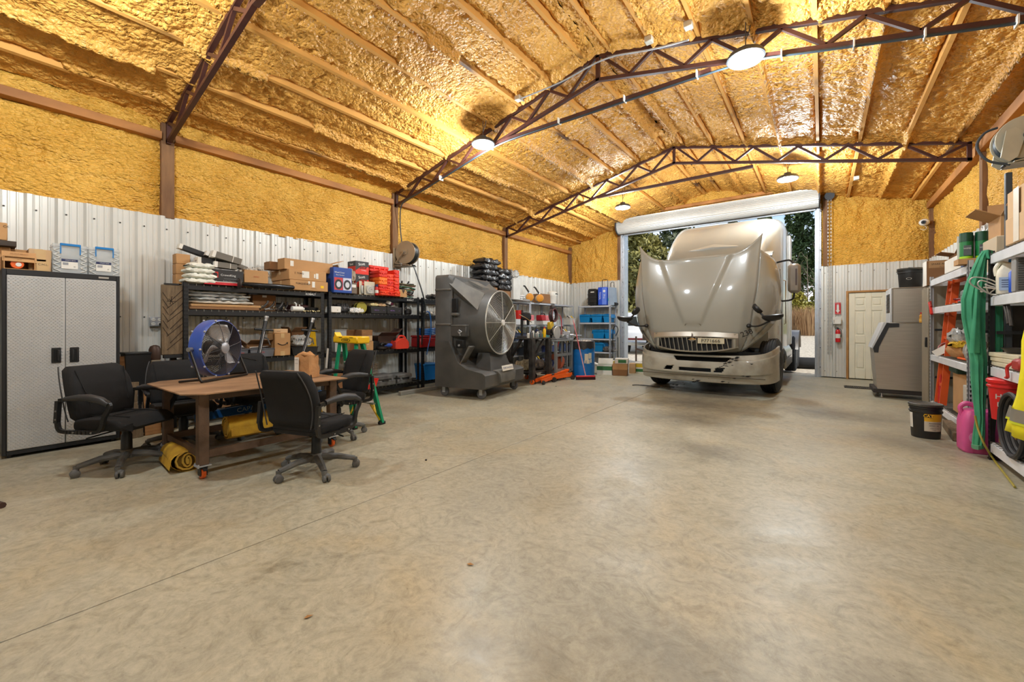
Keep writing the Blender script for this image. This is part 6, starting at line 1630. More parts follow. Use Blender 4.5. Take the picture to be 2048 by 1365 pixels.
solo('crumpled_film', wavy(.34, .3, .2, 150, .05), film, 'crumpled clear film at the right of the black sacks behind the cooler', 'plastic wrap', (-6.50, 8.62, 2.5), PI / 2)
carton('tall grey-white carton at the right of the black sacks', ((-6.52, 8.64, 1.94), .3, .4, .55), m=mat('grey_white_board', (206, 206, 202), .6), tp_=False)
# timber runner on the floor
solo('floor_runner', G().box(-.04, .04, -1.3, 1.3, 0, .075, .006), mat('runner_grey', (136, 134, 126), .6, var=.2), 'grey steel runner on the floor along the foot of the racks', 'runner', (-6.16, 6.1, 0))
# ================================================================ hose reels
def reel(name, label, loc, rz, s, hose_m, body_m):
    t = thing(name, label, 'hose reel', loc, rz)
    MY = Matrix.Rotation(PI / 2, 4, 'X')
    for y in (-.085, .085): part('side_disc', G().lathe([(.05, -.006), (.15, -.012), (.225, -.006), (.23, .0), (.225, .006), (.15, .0), (.05, .006)], 32, c=(0, y, 0), M=MY), body_m, t)
    g = G()
    for k in range(6): g.tube([((.13 + .011 * k) * math.cos(a), -.06 + .022 * (k % 6), (.13 + .011 * k) * math.sin(a)) for a in [2 * PI * q / 28 for q in range(28)]], .0125, 7, closed=True)
    for k in range(6): g.tube([(.20 * math.cos(a), -.066 + .026 * k, .20 * math.sin(a)) for a in [2 * PI * q / 28 for q in range(28)]], .013, 7, closed=True)
    part('wound_hose', g, hose_m, t, stuff=True)
    part('drum_core', G().lathe([(.12, -.08), (.12, .08)], 20, M=MY), body_m, t)
    part('axle', G().cyl((0, -.13, 0), (0, .13, 0), .03, n=14), steel, t)
    for y in (-.115, .115): part('bracket_arm', G().prism([(-.05, -.05), (.05, -.05), (.06, .05), (-.05, .05)], y - .005, y + .005, 'y').bar((0, y, 0), (-.19, y, -.22), .012, .075, up=(0, 1, 0)).bar((-.19, y, -.22), (.1, y, -.26), .012, .06, up=(0, 1, 0)), body_m, t)
    part('mount_plate', G().box(-.25, -.235, -.14, .14, -.3, .1, .004).box(-.24, .14, -.12, .12, -.275, -.262, .003), body_m, t)
    part('outlet_roller', G().cyl((.14, -.05, -.26), (.14, .05, -.26), .018, n=10), black_plastic, t)
    t.scale = (s, s, s); return t
tan = mat('reel_tan', (150, 130, 104), .45, metal=.2)
hblack = mat('hose_black', (30, 34, 34), .35)
r1 = reel('hose_reel', 'tan hose reel with black hose mounted on the left middle post', (-6.70, 5.42, 2.74), 0, 1.0, hblack, tan)
r1.rotation_euler = (0, 0, R(18))
solo('drop_hose', G().tube(smoothline([(-6.58, 5.47, 2.48), (-6.52, 5.5, 2.3), (-6.40, 5.56, 1.9), (-6.345, 5.575, 1.6), (-6.335, 5.50, 1.2), (-6.34, 5.48, .9)], 6), .014, 8), hblack, 'dark hose hanging from the left reel down the rack post', 'hose')
# ================================================================ big portable cooler
K = thing('portable_cooler', 'tall dark grey portable evaporative cooler on casters with a round fan grille', 'cooler', (-5.22, 5.96, 0), R(10))
ck = mat('cooler_plastic', (84, 83, 80), .55, c2=(62, 62, 61), sc=2.5, bump=.1, bsc=60)
ckd = mat('cooler_plastic_dusty', (112, 109, 102), .65, c2=(78, 77, 74), sc=4)
part('rear_housing', G().loft([[(-.50 + .02 * e, y, z) for y, z in rrect(-.74 + .01 * e, .74 - .01 * e, .19, 2.19 - .03 * e, .07, 4)] for e in (1, 0)] + [[(-.22, y, z) for y, z in rrect(-.74, .74, .19, 2.19, .07, 4)], [(-.16, y, z) for y, z in rrect(-.70, .70, .2, 2.15, .10, 4)]]), ck, K)
base_prof = [(-.5, .185), (.52, .185), (.56, .22), (.56, .42), (.50, .46), (.18, .52), (.0, .62), (-.12, .85), (-.2, 1.0), (-.5, 1.0)]
part('base_tank', G().loft([[(x * (1 if abs(y) < .7 else .985), y, z) for x, z in base_prof] for y in (-.76, -.70, .70, .76)]), ck, K)
ring0 = []; ring1 = []; N2 = 40
for k in range(N2):
    a = 2 * PI * k / N2; c, s_ = math.cos(a), math.sin(a)
    q = max(abs(c), abs(s_)); ring0.append((-.19, c / q * .68 * (.86 + .14 * q), 1.33 + s_ / q * .80 * (.86 + .14 * q))); ring1.append((c, s_))
def circ(x, r): return [(x, c * r, 1.33 + s_ * r) for c, s_ in ring1]
part('fan_shroud', G().loft([ring0, [tuple((Vector(p) * .4 + Vector(q) * .6)) for p, q in zip(ring0, circ(.02, .64))], circ(.10, .625), circ(.42, .60), circ(.45, .585), circ(.40, .57)], cap=False), ck, K)
part('shroud_back', G().loft([circ(.10, .57), circ(.09, .3)], cap=True), mat('duct_dark', (30, 34, 40), .6), K)
for sd in (-1, 1):
    # swept side vanes from the rear frame to the shroud
    part('upper_vane', G().loft([[(-.20, sd * .62, 2.16), (-.20, sd * .735, 2.02), (-.20, sd * .66, 1.90), (-.20, sd * .40, 2.06)], [(.05, sd * .54, 2.0), (.05, sd * .68, 1.80), (.05, sd * .6, 1.70), (.05, sd * .36, 1.9)], [(.30, sd * .36, 1.86), (.30, sd * .60, 1.55), (.30, sd * .52, 1.52), (.30, sd * .3, 1.82)]]), ckd, K)
    part('side_vent', G().box(-.16, -.05, sd * .69 - .03, sd * .69 + .03, 1.50, 1.76, .012), slot_m, K)
    part('vent_sill', G().box(-.165, -.03, sd * .70 - .04, sd * .70 + .04, 1.45, 1.50, .01), ckd, K)
    part('mid_rail', G().box(-.18, .14, sd * .66 - .06, sd * .66 + .06, 1.08, 1.27, .015), ck, K)
    part('rail_ledge', G().box(-.18, .14, sd * .66 - .066, sd * .66 + .066, 1.26, 1.29, .008), ckd, K)
    part('tie_down', G().tube([(-.02, sd * .73, 1.17), (.02, sd * .75, 1.2), (.06, sd * .73, 1.17), (.02, sd * .75, 1.14), (-.02, sd * .73, 1.17)], .01, 6).cyl((.02, sd * .72, 1.1), (.02, sd * .745, 1.18), .009, n=7), galv, K)
    part('drain_pocket', G().box(-.06, .10, sd * .70 - .05, sd * .70 + .05, .88, 1.02, .012), slot_m, K)
    part('drain_knob', G().cyl((.02, sd * .73, .93), (.02, sd * .765, .93), .018, n=12), galv, K)
    part('base_rib', G().prism([(-.02, .60), (.02, .62), (.20, .90), (.17, .92)], sd * .6 - .08, sd * .6 + .08, 'y'), ckd, K)
    for z in (.72, 1.28, 1.90): part('frame_ledge', G().box(-.50, -.17, sd * .74 - .018, sd * .74 + .022, z, z + .035, .006), ckd, K)
    for x in (-.38, .40):
        cs = part('caster_fork', G().box(x - .03, x + .03, sd * .62 - .035, sd * .62 - .025, .07, .19).box(x - .03, x + .03, sd * .62 + .025, sd * .62 + .035, .07, .19).box(x - .04, x + .04, sd * .62 - .04, sd * .62 + .04, .18, .2), galv, K)
        part('caster_wheel', G().lathe([(.02, -.02), (.06, -.022), (.085, -.018), (.09, 0), (.085, .018), (.06, .022), (.02, .02)], 22, M=Matrix.Translation((x, sd * .62, .09)) @ Matrix.Rotation(PI / 2, 4, 'X')), mat('caster_grey', (96, 96, 98), .6), K)
part('front_scoop', G().loft([[(.30, y, .50), (.56, y, .46), (.60, y * .9, .40), (.60, y * .8, .26), (.50, y * .8, .20), (.3, y, .2)] for y in (-.34, -.28, .28, .34)]), ckd, K)
part('scoop_neck', G().loft([[(.12, y, .46), (.46, y, .46), (.36, y * .7, .78), (.12, y * .7, .78)] for y in (-.4, .4)]), ck, K)
lb_ = part('maker_plate', G().cbox((.585, 0, .50), (.014, .42, .10), .004, (0, -.25, 0)), paper, K)
o = text('PORT-A-COOL', .055, mat('badge_blue', (40, 70, 130), .5), K, (0, 0, 0), '+x'); o.matrix_local = Matrix.Translation((.594, 0, .502)) @ Matrix.Rotation(-.25, 4, 'Y') @ Matrix(((0, 0, 1, 0), (1, 0, 0, 0), (0, 1, 0, 0), (0, 0, 0, 1))) @ Matrix.Diagonal((.055, .055, .01, 1))
gw = mat('grille_wire_pale', (196, 196, 190), .35, metal=.5)
def cring(r, x, rr=.0035): return [(x, r * math.cos(a), 1.33 + r * math.sin(a)) for a in [2 * PI * q / 48 for q in range(48)]]
g = G()
for k in range(19):
    r = .075 + .027 * k; g.tube(cring(r, .46 + .03 * (1 - (r / .58) ** 2)), .0029, 4, closed=True)
part('grille_rings', g, gw, K, stuff=True)
part('grille_rim', G().tube(cring(.585, .455), .011, 6, closed=True), gw, K)
for k in range(8):
    a = R(90 + 45 * k) if k % 2 == 0 else R(90 + 45 * k + (9 if k in (1, 5) else -9))
    if k % 4 == 2: a = R(180 if k == 2 else 0)
    part('grille_spoke', G().tube([(.492, .04 * math.cos(a), 1.33 + .04 * math.sin(a)), (.48, .3 * math.cos(a), 1.33 + .3 * math.sin(a)), (.458, .585 * math.cos(a), 1.33 + .585 * math.sin(a))], .006, 5), gw, K)
part('grille_hub', G().lathe([(.002, .02), (.05, .018), (.06, .0)], 20, M=Matrix.Translation((.485, 0, 1.33)) @ Matrix.Rotation(PI / 2, 4, 'Y')), white_paint, K)
for k in range(5):
    a0 = R(30 + 72 * k); rows = []
    for i in range(7):
        r = .1 + .44 * i / 6; sp = .34 - .1 * i / 6
        rows.append([(.28 - .09 * u, r * math.cos(a0 + u * sp + .3 * i / 6), 1.33 + r * math.sin(a0 + u * sp + .3 * i / 6)) for u in [-1, -.5, 0, .5, 1]])
    b_ = part('fan_blade', G().grid(rows), mat('blade_slate', (38, 46, 56), .6, metal=.1), K); sm = b_.modifiers.new('t', 'SOLIDIFY'); sm.thickness = .006
part('motor_hub', G().lathe([(.09, -.1), (.1, -.06), (.1, .06), (.06, .09)], 20, M=Matrix.Translation((.28, 0, 1.33)) @ Matrix.Rotation(PI / 2, 4, 'Y')), black_steel, K)
part('top_channel', G().loft([[(-.2, y, 2.15) for y in (-.18, .18)] + [(-.2, y, 2.10) for y in (.18, -.18)], [(.12, y, 1.99) for y in (-.12, .12)] + [(.12, y, 1.93) for y in (.12, -.12)]]), ckd, K)

# ================================================================ pale racks in the rear left corner
GL = (.12, .48, .87, 1.29, 1.92)
gd = mat('rack_board', (150, 146, 138), .7)
rack('grey_rack', 'short pale grey rack behind the portable cooler under the black sacks', (-6.50, 7.40, 0), PI / 2, .84, .42, GL, 1.93, grey_rack, grey_rack, slots=False, group='pale grey racks on the left wall', bh=.05, deck=gd, pw=.04)
for i, (y, lab) in enumerate(((8.26, 'pale grey rack hidden behind the portable cooler'), (9.52, 'pale grey rack with two round yellow-faced canisters on top'), (10.78, 'pale grey rack nearest the rear left corner'))):
    rack('grey_rack', lab, (-6.50, y, 0), PI / 2, 1.25, .42, GL, 1.93, grey_rack, grey_rack, slots=False, group='pale grey racks on the left wall', bh=.05, deck=gd, pw=.04)
RLV = (.06, .43, .85, 1.36, 1.90)
rack('grey_rack', 'pale grey rack on the rear wall holding blue lidded crates', (-6.40, 12.16, 0), 0, 1.12, .46, RLV, 1.92, grey_rack, grey_rack, slots=True, bh=.05, deck=gd, pw=.045)
yf = mat('amber_face', (216, 142, 26), .45)
for i, (y, lab) in enumerate(((9.36, 'left yellow-faced metal canister lying on the grey rack top, black handle up'), (9.86, 'right yellow-faced metal canister lying on the grey rack top, black handle up'))):
    t = thing('round_canister', lab, 'canister', (-6.42, y, 1.925), R(-50), 'yellow-faced canisters on the grey rack')
    MXc = Matrix.Translation((0, 0, .115)) @ Matrix.Rotation(PI / 2, 4, 'Y')
    part('body', G().lathe([(.10, -.14), (.112, -.13), (.112, .09), (.105, .10)], 22, M=MXc), mat('canister_tin', (196, 184, 160), .4, metal=.3), t)
    part('face', G().lathe([(.104, .098), (.104, .112), (.09, .116), (.02, .118)], 22, M=MXc), yf, t)
    part('collar', G().tube([(.06, 0, .215), (.06, -.02, .26)], .022, 8), galv, t)
    part('handle', G().tube([(.06, -.02, .25), (.03, -.13, .42), (.03, -.17, .43)], .022, 8), black_plastic, t)
solo('tin_tray', G().box(-.2, .2, -.1, .1, 0, .05, .006), mat('grey_tin', (146, 144, 140), .5), 'grey tin tray below the left yellow-faced canister', 'tray', (-6.44, 9.14, 1.925), PI / 2)
carton('brown carton between the canisters and the white helmet bag', ((-6.66, 10.36, 1.925), .5, .3, .27), m=cardb3, tp_=False, stick=())
t = thing('white_bucket', 'white bucket with a dark visor-like strap on the grey rack top', 'bucket', (-6.52, 10.72, 1.925))
part('pail', G().lathe([(.12, 0), (.14, .22), (.145, .23)], 20), white_plastic, t); part('cover', G().lathe([(.145, .23), (.15, .26), (.14, .34), (.10, .37)], 20), white_plastic, t); part('dark_strap', G().cbox((.13, .03, .29), (.04, .16, .04), .015, (0, 0, .2)), black_plastic, t)
for i in range(3):
    soft('folded_cloth', ('lowest pale folded cloth at the left of the grey rack top', 'middle pale folded cloth at the left of the grey rack top', 'top pale folded cloth at the left of the grey rack top')[i], 'cloth', (-6.5, 8.9, 1.925 + .05 * i), .4, .3, .052, mat('grey_cloth', (206, 206, 204), .8), seed=170 + i, group='pale folded cloths')
# red cases and boxes on the grey rack
pinkr = mat('case_pale_red', (216, 120, 128), .5)
for i, (y, w) in enumerate(((9.2, .52), (10.05, .44))):
    t = thing('red_hand_case', ('left red and pink hand case hanging over the grey rack shelf', 'right red and pink hand case on the grey rack shelf')[i], 'case', (-6.42, y, 1.296 + .2 * 0), PI / 2, 'red hand cases')
    part('dark_half', G().box(-w / 2, 0, -.1, .1, .11, .27, .015), mat('case_crimson', (176, 26, 36), .45), t); part('pale_half', G().box(.001, w / 2, -.095, .095, .11, .26, .015), pinkr, t); part('handle', G().tube([(-.12, 0, .26), (-.10, 0, .32), (.06, 0, .32), (.08, 0, .26)], .014, 6), black_plastic, t)
    part('stand_box', G().box(-w * .42, w * .42, -.12, .12, 0, .108, .004), white_plastic, t)
t = thing('dotted_carton', 'upright white carton with a cluster of dark dots on the grey rack', 'box', (-6.44, 10.52, 1.296), PI / 2)
part('body', G().box(-.15, .15, -.1, .1, 0, .30, .004), mat('pale_blue_board', (206, 216, 222), .6), t)
g = G(); rnd = random.Random(31)
for k in range(22): 
    x, z = rnd.uniform(-.09, .09), rnd.uniform(.06, .24); g.cyl((x, -.102, z), (x, -.1, z), .012, n=7)
part('dots', g, navy, t, stuff=True)
for i, (y, z, w, h, c, lab) in enumerate(((8.5, 1.296, .4, .3, (196, 200, 204), 'white bin behind the cooler on the grey rack'), (11.1, .88, .3, .2, (90, 140, 120), 'green-grey bin on the lower shelf of the corner rack'), (11.5, 1.296, .35, .2, (206, 200, 190), 'pale bin on the middle shelf of the corner rack'), (9.8, .88, .6, .16, (70, 130, 128), 'teal bin on the lower shelf of the grey rack'), (10.3, .49, .5, .2, (60, 70, 120), 'dark blue bin low on the grey rack'), (9.1, .49, .5, .2, (40, 44, 52), 'black bin low on the grey rack'), (11.3, .49, .5, .22, (90, 110, 160), 'slate blue bin low on the corner rack'), (9.7, .13, .8, .2, (150, 40, 40), 'red bin at the foot of the grey rack'), (10.9, .13, .5, .22, (60, 66, 74), 'dark bin at the foot of the corner rack'), (8.7, .88, .5, .2, (50, 60, 84), 'navy bin on the lower shelf behind the bench'))):
    m_ = mat(f'bin_colour_{i}', c, .5)
    t = thing('shelf_bin', lab, 'bin', (-6.36, y, z), PI / 2)
    part('tub', G().prism([(-w / 2 + .02, 0), (w / 2 - .02, 0), (w / 2, h), (-w / 2, h)], -.12, .12, 'y'), m_, t); part('rim', G().box(-w / 2 - .008, w / 2 + .008, -.128, .128, h - .015, h, .003), m_, t)
    for k in range(3): part('tool', G().tube([(-w * .3 + .12 * k, -.05, h), (-w * .25 + .12 * k, .04, h + .07)], .015, 6), (dark_steel, paper, yellow)[k], t)
def bottle(label, loc, r, h, m, capm, group=None, name='spray_can'):
    t = thing(name, label, 'can', loc, 0, group)
    part('can_body', G().lathe([(r * .92, 0), (r, .006), (r, h * .74), (r * .55, h * .84)], 14), m, t); part('can_cap', G().lathe([(r * .5, h * .83), (r * .5, h * .97), (r * .4, h)], 12), capm, t); return t
for i in range(4): bottle(('yellow', 'white', 'blue', 'red')[i] + ' spray can standing on the grey rack shelf behind the bench', (-6.36, 9.62 + .13 * i, .878), .034, .22, (yellow, white_plastic, blue, red)[i], (red, black_plastic, white_plastic, white_plastic)[i])

# ---- rear wall rack goods
t = thing('black_roller_case', 'black upright roller case on the rear rack top', 'case', (-5.92, 12.34, 1.905))
part('shell', G().prism([(-.15, .02), (.15, .02), (.15, .50), (.11, .54), (-.12, .54), (-.15, .48)], -.15, .15, 'y'), black_plastic, t)
for z in (.1, .22, .34): part('rib', G().box(-.16, .16, -.162, -.15, z, z + .03, .004), black_plastic, t)
part('badge', G().box(-.05, .07, -.164, -.15, .42, .45), paper, t); part('lower_recess', G().box(-.08, .06, -.155, -.145, .0, .1), slot_m, t)
for s in (-1, 1): part('wheel', G().cyl((s * .14, .12, .035), (s * .17, .12, .035), .035, n=12), dark_rubber, t)
bl2 = mat('case_royal', (36, 78, 196), .4)
t = thing('blue_roller_case', 'bright blue roller case with white lettering and a raised handle', 'case', (-5.58, 12.34, 1.905))
part('shell', G().box(-.15, .15, -.15, .15, 0, .58, .025), bl2, t); part('pale_front', G().box(.0, .152, -.153, -.14, .02, .56, .006), mat('case_sky', (96, 128, 222), .4), t)
text('TOOL', .09, white_paint, t, (-.075, -.155, .30), '-y', spin=-PI / 2); text('Pro', .09, white_paint, t, (.075, -.158, .28), '-y', spin=-PI / 2)
part('white_disc', G().cyl((.075, -.158, .45), (.075, -.153, .45), .04, n=16), white_paint, t); part('pull_handle', G().tube([(-.06, 0, .58), (-.06, 0, .80), (-.02, 0, .83), (.10, 0, .83), (.13, 0, .80), (.13, 0, .58)], .011, 6), black_plastic, t)
t = thing('grey_roller_case', 'grey-blue tall case with a black handle at the right of the rear rack top', 'case', (-5.34, 12.42, 1.905))
part('shell', G().prism([(-.08, 0), (.12, 0), (.09, .56), (-.08, .58)], -.13, .13, 'y'), mat('case_greyblue', (150, 166, 182), .4), t); part('teal_patch', G().box(-.085, -.06, -.135, -.1, .14, .22), mat('teal', (40, 150, 160), .5), t); part('pull_handle', G().tube([(-.05, 0, .58), (-.05, 0, .70), (.0, 0, .74), (.06, 0, .74), (.07, 0, .56)], .010, 6), black_plastic, t); part('wheels', G().cyl((.12, -.1, .04), (.12, .1, .04), .05, n=12), dark_rubber, t)
bt = mat('crate_blue', (0, 122, 184), .42)
def crate(label, x, z, w=.38, d=.36, h=.27):
    t = thing('blue_crate', label, 'crate', (x, 12.16 + d / 2 + .02, z), 0, 'blue lidded crates on the rear rack')
    part('tub', G().prism([(-w / 2 + .035, 0), (w / 2 - .035, 0), (w / 2, h * .86), (-w / 2, h * .86)], -d / 2 + .01, d / 2, 'y'), bt, t); part('rim', G().box(-w / 2 - .015, w / 2 + .015, -d / 2 - .008, d / 2, h * .74, h * .9, .006), bt, t)
    for s in (-1, 1): part('lid_flap', G().bar((s * (w / 2 + .01), 0, h * .9), (s * .02, 0, h * .97), d * .98, .012, up=(0, 0, 1)), bt, t)
    for s in (-1, 1): part('side_lug', G().box(s * (w / 2 + .018) - .02, s * (w / 2 + .018) + .02, -d / 2 + .02, d / 2 - .02, h * .5, h * .78, .006), bt, t)
crate('leftmost blue crate on the second shelf of the rear rack', -6.19, 1.366); crate('middle blue crate on the second shelf of the rear rack', -5.76, 1.366, .36); crate('right blue crate on the second shelf of the rear rack, catching daylight', -5.42, 1.366, .24)
crate('left blue crate on the third shelf of the rear rack', -5.70, .856, .40, .36, .29); crate('right blue crate on the third shelf of the rear rack', -5.41, .856, .18, .36, .29)
crate('blue crate on the lowest loaded shelf of the rear rack', -5.72, .436, .36, .36, .30)
solo('dark_trays', wavy(.34, .3, .16, 180, .03), mat('dark_clutter', (62, 62, 68), .6, c2=(120, 110, 100), sc=14), 'dark heap of parts beside the lowest blue crate', 'parts', (-5.42, 12.36, .436))
t = thing('hand_truck', 'thin black hand truck with a looped handle at the right of the rear rack', 'hand truck', (-5.14, 12.22, 0))
part('frame', G().tube(smoothline([(-.09, .0, .05), (-.09, 0, 1.0), (-.03, -.02, 1.22), (.06, -.05, 1.24), (.10, -.05, 1.12), (.02, -.02, .95)], 5), .013, 7), black_plastic, t); part('rail', G().tube([(.08, 0, .05), (.08, 0, .9)], .012, 6), black_plastic, t)
part('toe_plate', G().box(-.12, .11, -.2, 0, .0, .012), dark_steel, t)
for z in (.25, .5, .75): part('cross_bar', G().tube([(-.09, 0, z), (.08, 0, z)], .01, 6), galv, t)
for s in (-1, 1): part('wheel', G().cyl((s * .1 - .005, .08, .09), (s * .1 + .03, .08, .09), .09, n=16), dark_rubber, t)

# ---- work benches
def bench(label, x, y, hx, hy, zt, m, mt, extra=None):
    t = thing('steel_bench', label, 'workbench', (x, y, 0), 0, 'steel benches behind the cooler')
    part('top', G().box(-hx - .03, hx + .03, -hy - .05, hy + .05, zt - .03, zt, .004), mt, t)
    for sx in (-1, 1):
        for sy in (-1, 1):
            lg = part('leg', G().box(sx * hx - .055, sx * hx + .055, sy * hy - .055, sy * hy + .055, .12, zt - .03, .004), m, t)
            part('caster', G().lathe([(.02, -.018), (.05, -.018), (.055, -.01), (.055, .01), (.05, .018), (.02, .018)], 18, M=Matrix.Translation((sx * hx, sy * hy, .055)) @ Matrix.Rotation(PI / 2, 4, 'X')), orange, lg)
            part('caster_fork', G().box(sx * hx - .03, sx * hx + .03, sy * hy - .03, sy * hy + .03, .10, .125).box(sx * hx - .012, sx * hx + .012, sy * hy - .032, sy * hy - .024, .04, .1).box(sx * hx - .012, sx * hx + .012, sy * hy + .024, sy * hy + .032, .04, .1), steel, lg)
    part('lower_shelf', G().box(-hx, hx, -hy, hy, .24, .27, .003), m, t)
    for sy in (-1, 1): part('brace', G().bar((-hx + .05, sy * (hy), .62), (hx - .3, sy * hy, zt - .04), .05, .05, up=(0, 1, 0)), m, t)
    for sx in (-1, 1): part('brace', G().bar((sx * hx, -hy, .5), (sx * hx, hy - .2, zt - .04), .05, .05, up=(1, 0, 0)), m, t)
    return t
bench('dark steel bench right beside the portable cooler', -5.30, 7.72, .30, .33, 1.0, dark_steel, dark_steel)
B2 = thing('grey_cart', 'grey steel frame cart with upright bars next to the blue barrel', 'cart', (-5.22, 8.62, 0))
gs = mat('cart_grey', (134, 138, 138), .45, metal=.3)
part('top', G().box(-.34, .34, -.42, .42, .90, .93, .003), gs, B2)
for sx in (-1, 1):
    for sy in (-1, 1):
        lg = part('leg', G().box(sx * .30 - .03, sx * .30 + .03, sy * .37 - .03, sy * .37 + .03, .16, .9, .003), gs, B2)
        part('caster', G().lathe([(.02, -.02), (.065, -.02), (.075, 0), (.065, .02), (.02, .02)], 18, M=Matrix.Translation((sx * .30, sy * .37, .075)) @ Matrix.Rotation(PI / 2, 4, 'X')), dark_rubber, lg)
for z in (.2, .55): part('side_rail', G().box(.28, .32, -.34, .34, z, z + .06).box(-.32, -.28, -.34, .34, z, z + .06).box(-.28, .28, .35, .39, z, z + .06), gs, B2)
for y in (-.1, .14): part('upright_bar', G().box(.285, .315, y - .018, y + .018, .26, .9), gs, B2)
part('lower_shelf', G().box(-.3, .3, -.36, .36, .17, .2), gs, B2)
# on the bench and cart
for i in range(6):
    bottle(('first', 'second', 'third', 'fourth', 'fifth', 'sixth')[i] + ' pale squat bottle from the left on the dark bench', (-5.12 + .03 * (i % 2), 7.42 + .09 * i, 1.002), .03, .13 + .03 * (i % 3), (white_plastic, grey_plastic, white_plastic, mat('tin_grey', (170, 170, 166), .4, metal=.4), white_plastic, grey_plastic)[i], black_plastic, 'pale bottles on the bench', 'bottle')
bottle('yellow and red spray can on the bench', (-5.06, 7.98, 1.002), .035, .24, yellow, red)
bottle('dark blue bottle on the bench end', (-5.30, 8.03, 1.002), .04, .22, navy, black_plastic, None, 'bottle')
t = thing('drill_stand', 'black drill stand clamped on the dark bench', 'drill stand', (-5.46, 7.66, 1.0), R(30))
part('column', G().cyl((0, 0, 0), (0, 0, .62), .03, n=12).lathe([(.12, 0), (.12, .025), (.04, .04)], 16), black_steel, t); part('drill_head', G().cbox((.10, 0, .48), (.22, .09, .16), .02).cyl((.14, 0, .28), (.14, 0, .4), .03, .04, n=12), black_steel, t); part('feed_lever', G().tube([(.1, -.05, .44), (.22, -.16, .36)], .010, 6).tube([(.1, -.05, .44), (-.05, -.14, .52)], .010, 6).blob((.22, -.16, .36), .02, .02, .02, 6, 4), chrome, t); part('motor', G().cyl((-.08, 0, .42), (-.08, 0, .62), .07, n=16), red, t)
t = thing('chop_saw', 'grey chop saw with a black looped handle on the cart', 'saw', (-5.10, 8.62, .93), PI / 2)
part('base', G().box(-.26, .26, -.14, .14, 0, .04, .006), grey_plastic, t); part('guard', G().lathe([(.02, -.03), (.15, -.03), (.16, -.02), (.16, .02), (.15, .03), (.02, .03)], 22, M=Matrix.Translation((-.04, .0, .17)) @ Matrix.Rotation(PI / 2, 4, 'X')), mat('saw_pale', (190, 188, 184), .4, metal=.3), t); part('handle', G().tube(smoothline([(-.2, 0, .12), (-.25, 0, .24), (-.15, 0, .32), (.02, 0, .31)], 4), .016, 7), black_plastic, t); part('motor', G().cyl((.0, .03, .2), (.0, .17, .2), .06, n=14), black_plastic, t); part('vise', G().box(.1, .24, -.1, .1, .04, .12, .01), steel, t)
t = thing('bench_vise', 'pale mechanics vise on the cart top', 'vise', (-5.04, 8.96, .93), R(20))
part('body', G().box(-.06, .06, -.06, .06, 0, .1, .01), mat('vise_pale', (176, 178, 184), .4, metal=.4), t); part('jaws', G().box(-.09, .09, -.03, .03, .1, .2, .012), mat('vise_pale', (176, 178, 184), .4), t); part('screw', G().cyl((.06, 0, .12), (.2, 0, .12), .014, n=8).cyl((.18, -.06, .12), (.18, .06, .12), .008, n=6), chrome, t)
t = thing('hose_bundle', 'bundle of dark and red hoses with yellow tools hung at the grey rack corner', 'hoses', (-5.72, 9.35, 1.02))
part('stand', G().cyl((0, 0, -1.02), (0, 0, .72), .03, n=10), black_steel, t); part('foot_plate', G().box(-.2, .2, -.2, .2, -1.02, -.99), black_steel, t)
for k in range(5): part('hose_loop', G().tube([(.03 + .02 * k, .16 * math.cos(a) * (1 - .05 * k), .52 + .17 * math.sin(a)) for a in [2 * PI * q / 18 for q in range(18)]], .014, 6, closed=True), (mat('hose_umber', (58, 46, 42), .6), mat('hose_maroon', (92, 36, 40), .6), hblack, mat('hose_umber', (58, 46, 42), .6), mat('hose_maroon', (92, 36, 40), .6))[k], t)
part('yellow_tool', G().box(-.02, .09, -.18, .0, .14, .34, .02).cyl((.04, -.02, .12), (.04, -.02, .38), .045, n=12), mat('tool_yellow', (206, 168, 30), .5), t); part('dark_body', G().box(-.04, .1, -.2, .12, .0, .14, .02), mat('hose_umber', (58, 46, 42), .6), t); part('top_knob', G().cbox((.04, .0, .72), (.12, .14, .14), .03), mat('hose_umber', (58, 46, 42), .6), t)
for k in range(3): part('hanging_hose', G().tube(smoothline([(.06, .12, .56), (.16, .2, .5), (.2, .2, .2), (.16 + .05 * k, .12, -.2), (.1 + .07 * k, .06, -.5 - .1 * k)], 5), .010, 6), (mat('hose_red', (190, 40, 54), .5), hblack, mat('hose_rose', (206, 150, 150), .5))[k], t)
t = thing('folding_arm', 'pale folding side table arm beside the blue barrel', 'side table', (-5.35, 9.75, 0))
part('leaf', G().box(-.2, .22, -.2, .2, 1.0, 1.02, .003), grey_rack, t); part('leg_bar', G().bar((.2, 0, 1.0), (-.15, 0, .7), .025, .025, up=(0, 1, 0)).bar((-.15, -.15, 0), (-.15, -.15, 1.0), .03, .03).bar((-.15, .15, 0), (-.15, .15, 1.0), .03, .03), black_steel, t)
# under the benches
def heap(name, label, cat, loc, w, d, h, m, seed): return soft(name, label, cat, loc, w, d, h, m, 0, seed, .05)
heap('rag_sack', 'tan sack on the lower shelf of the dark bench', 'sack', (-5.30, 7.56, .272), .4, .3, .22, mat('sack_tan', (150, 132, 100), .8, c2=(96, 82, 62), sc=9, bump=.8, bsc=20), 201)
heap('parts_heap', 'heap of dark metal parts on the lower shelf of the dark bench', 'parts', (-5.30, 7.92, .272), .44, .3, .2, mat('dark_clutter', (62, 62, 68), .6, c2=(120, 110, 100), sc=14), 202)
heap('blue_bag', 'blue and white bag on the lower shelf of the grey cart', 'bag', (-5.28, 8.40, .202), .4, .3, .24, mat('blue_print_bag', (206, 210, 220), .5, c2=(30, 70, 150), sc=9, bump=.6, bsc=20, ramp=(.45, .55)), 203)
t = thing('saw_blade_case', 'rust brown round case leaning inside the grey cart', 'case', (-5.06, 8.50, .205), R(10))
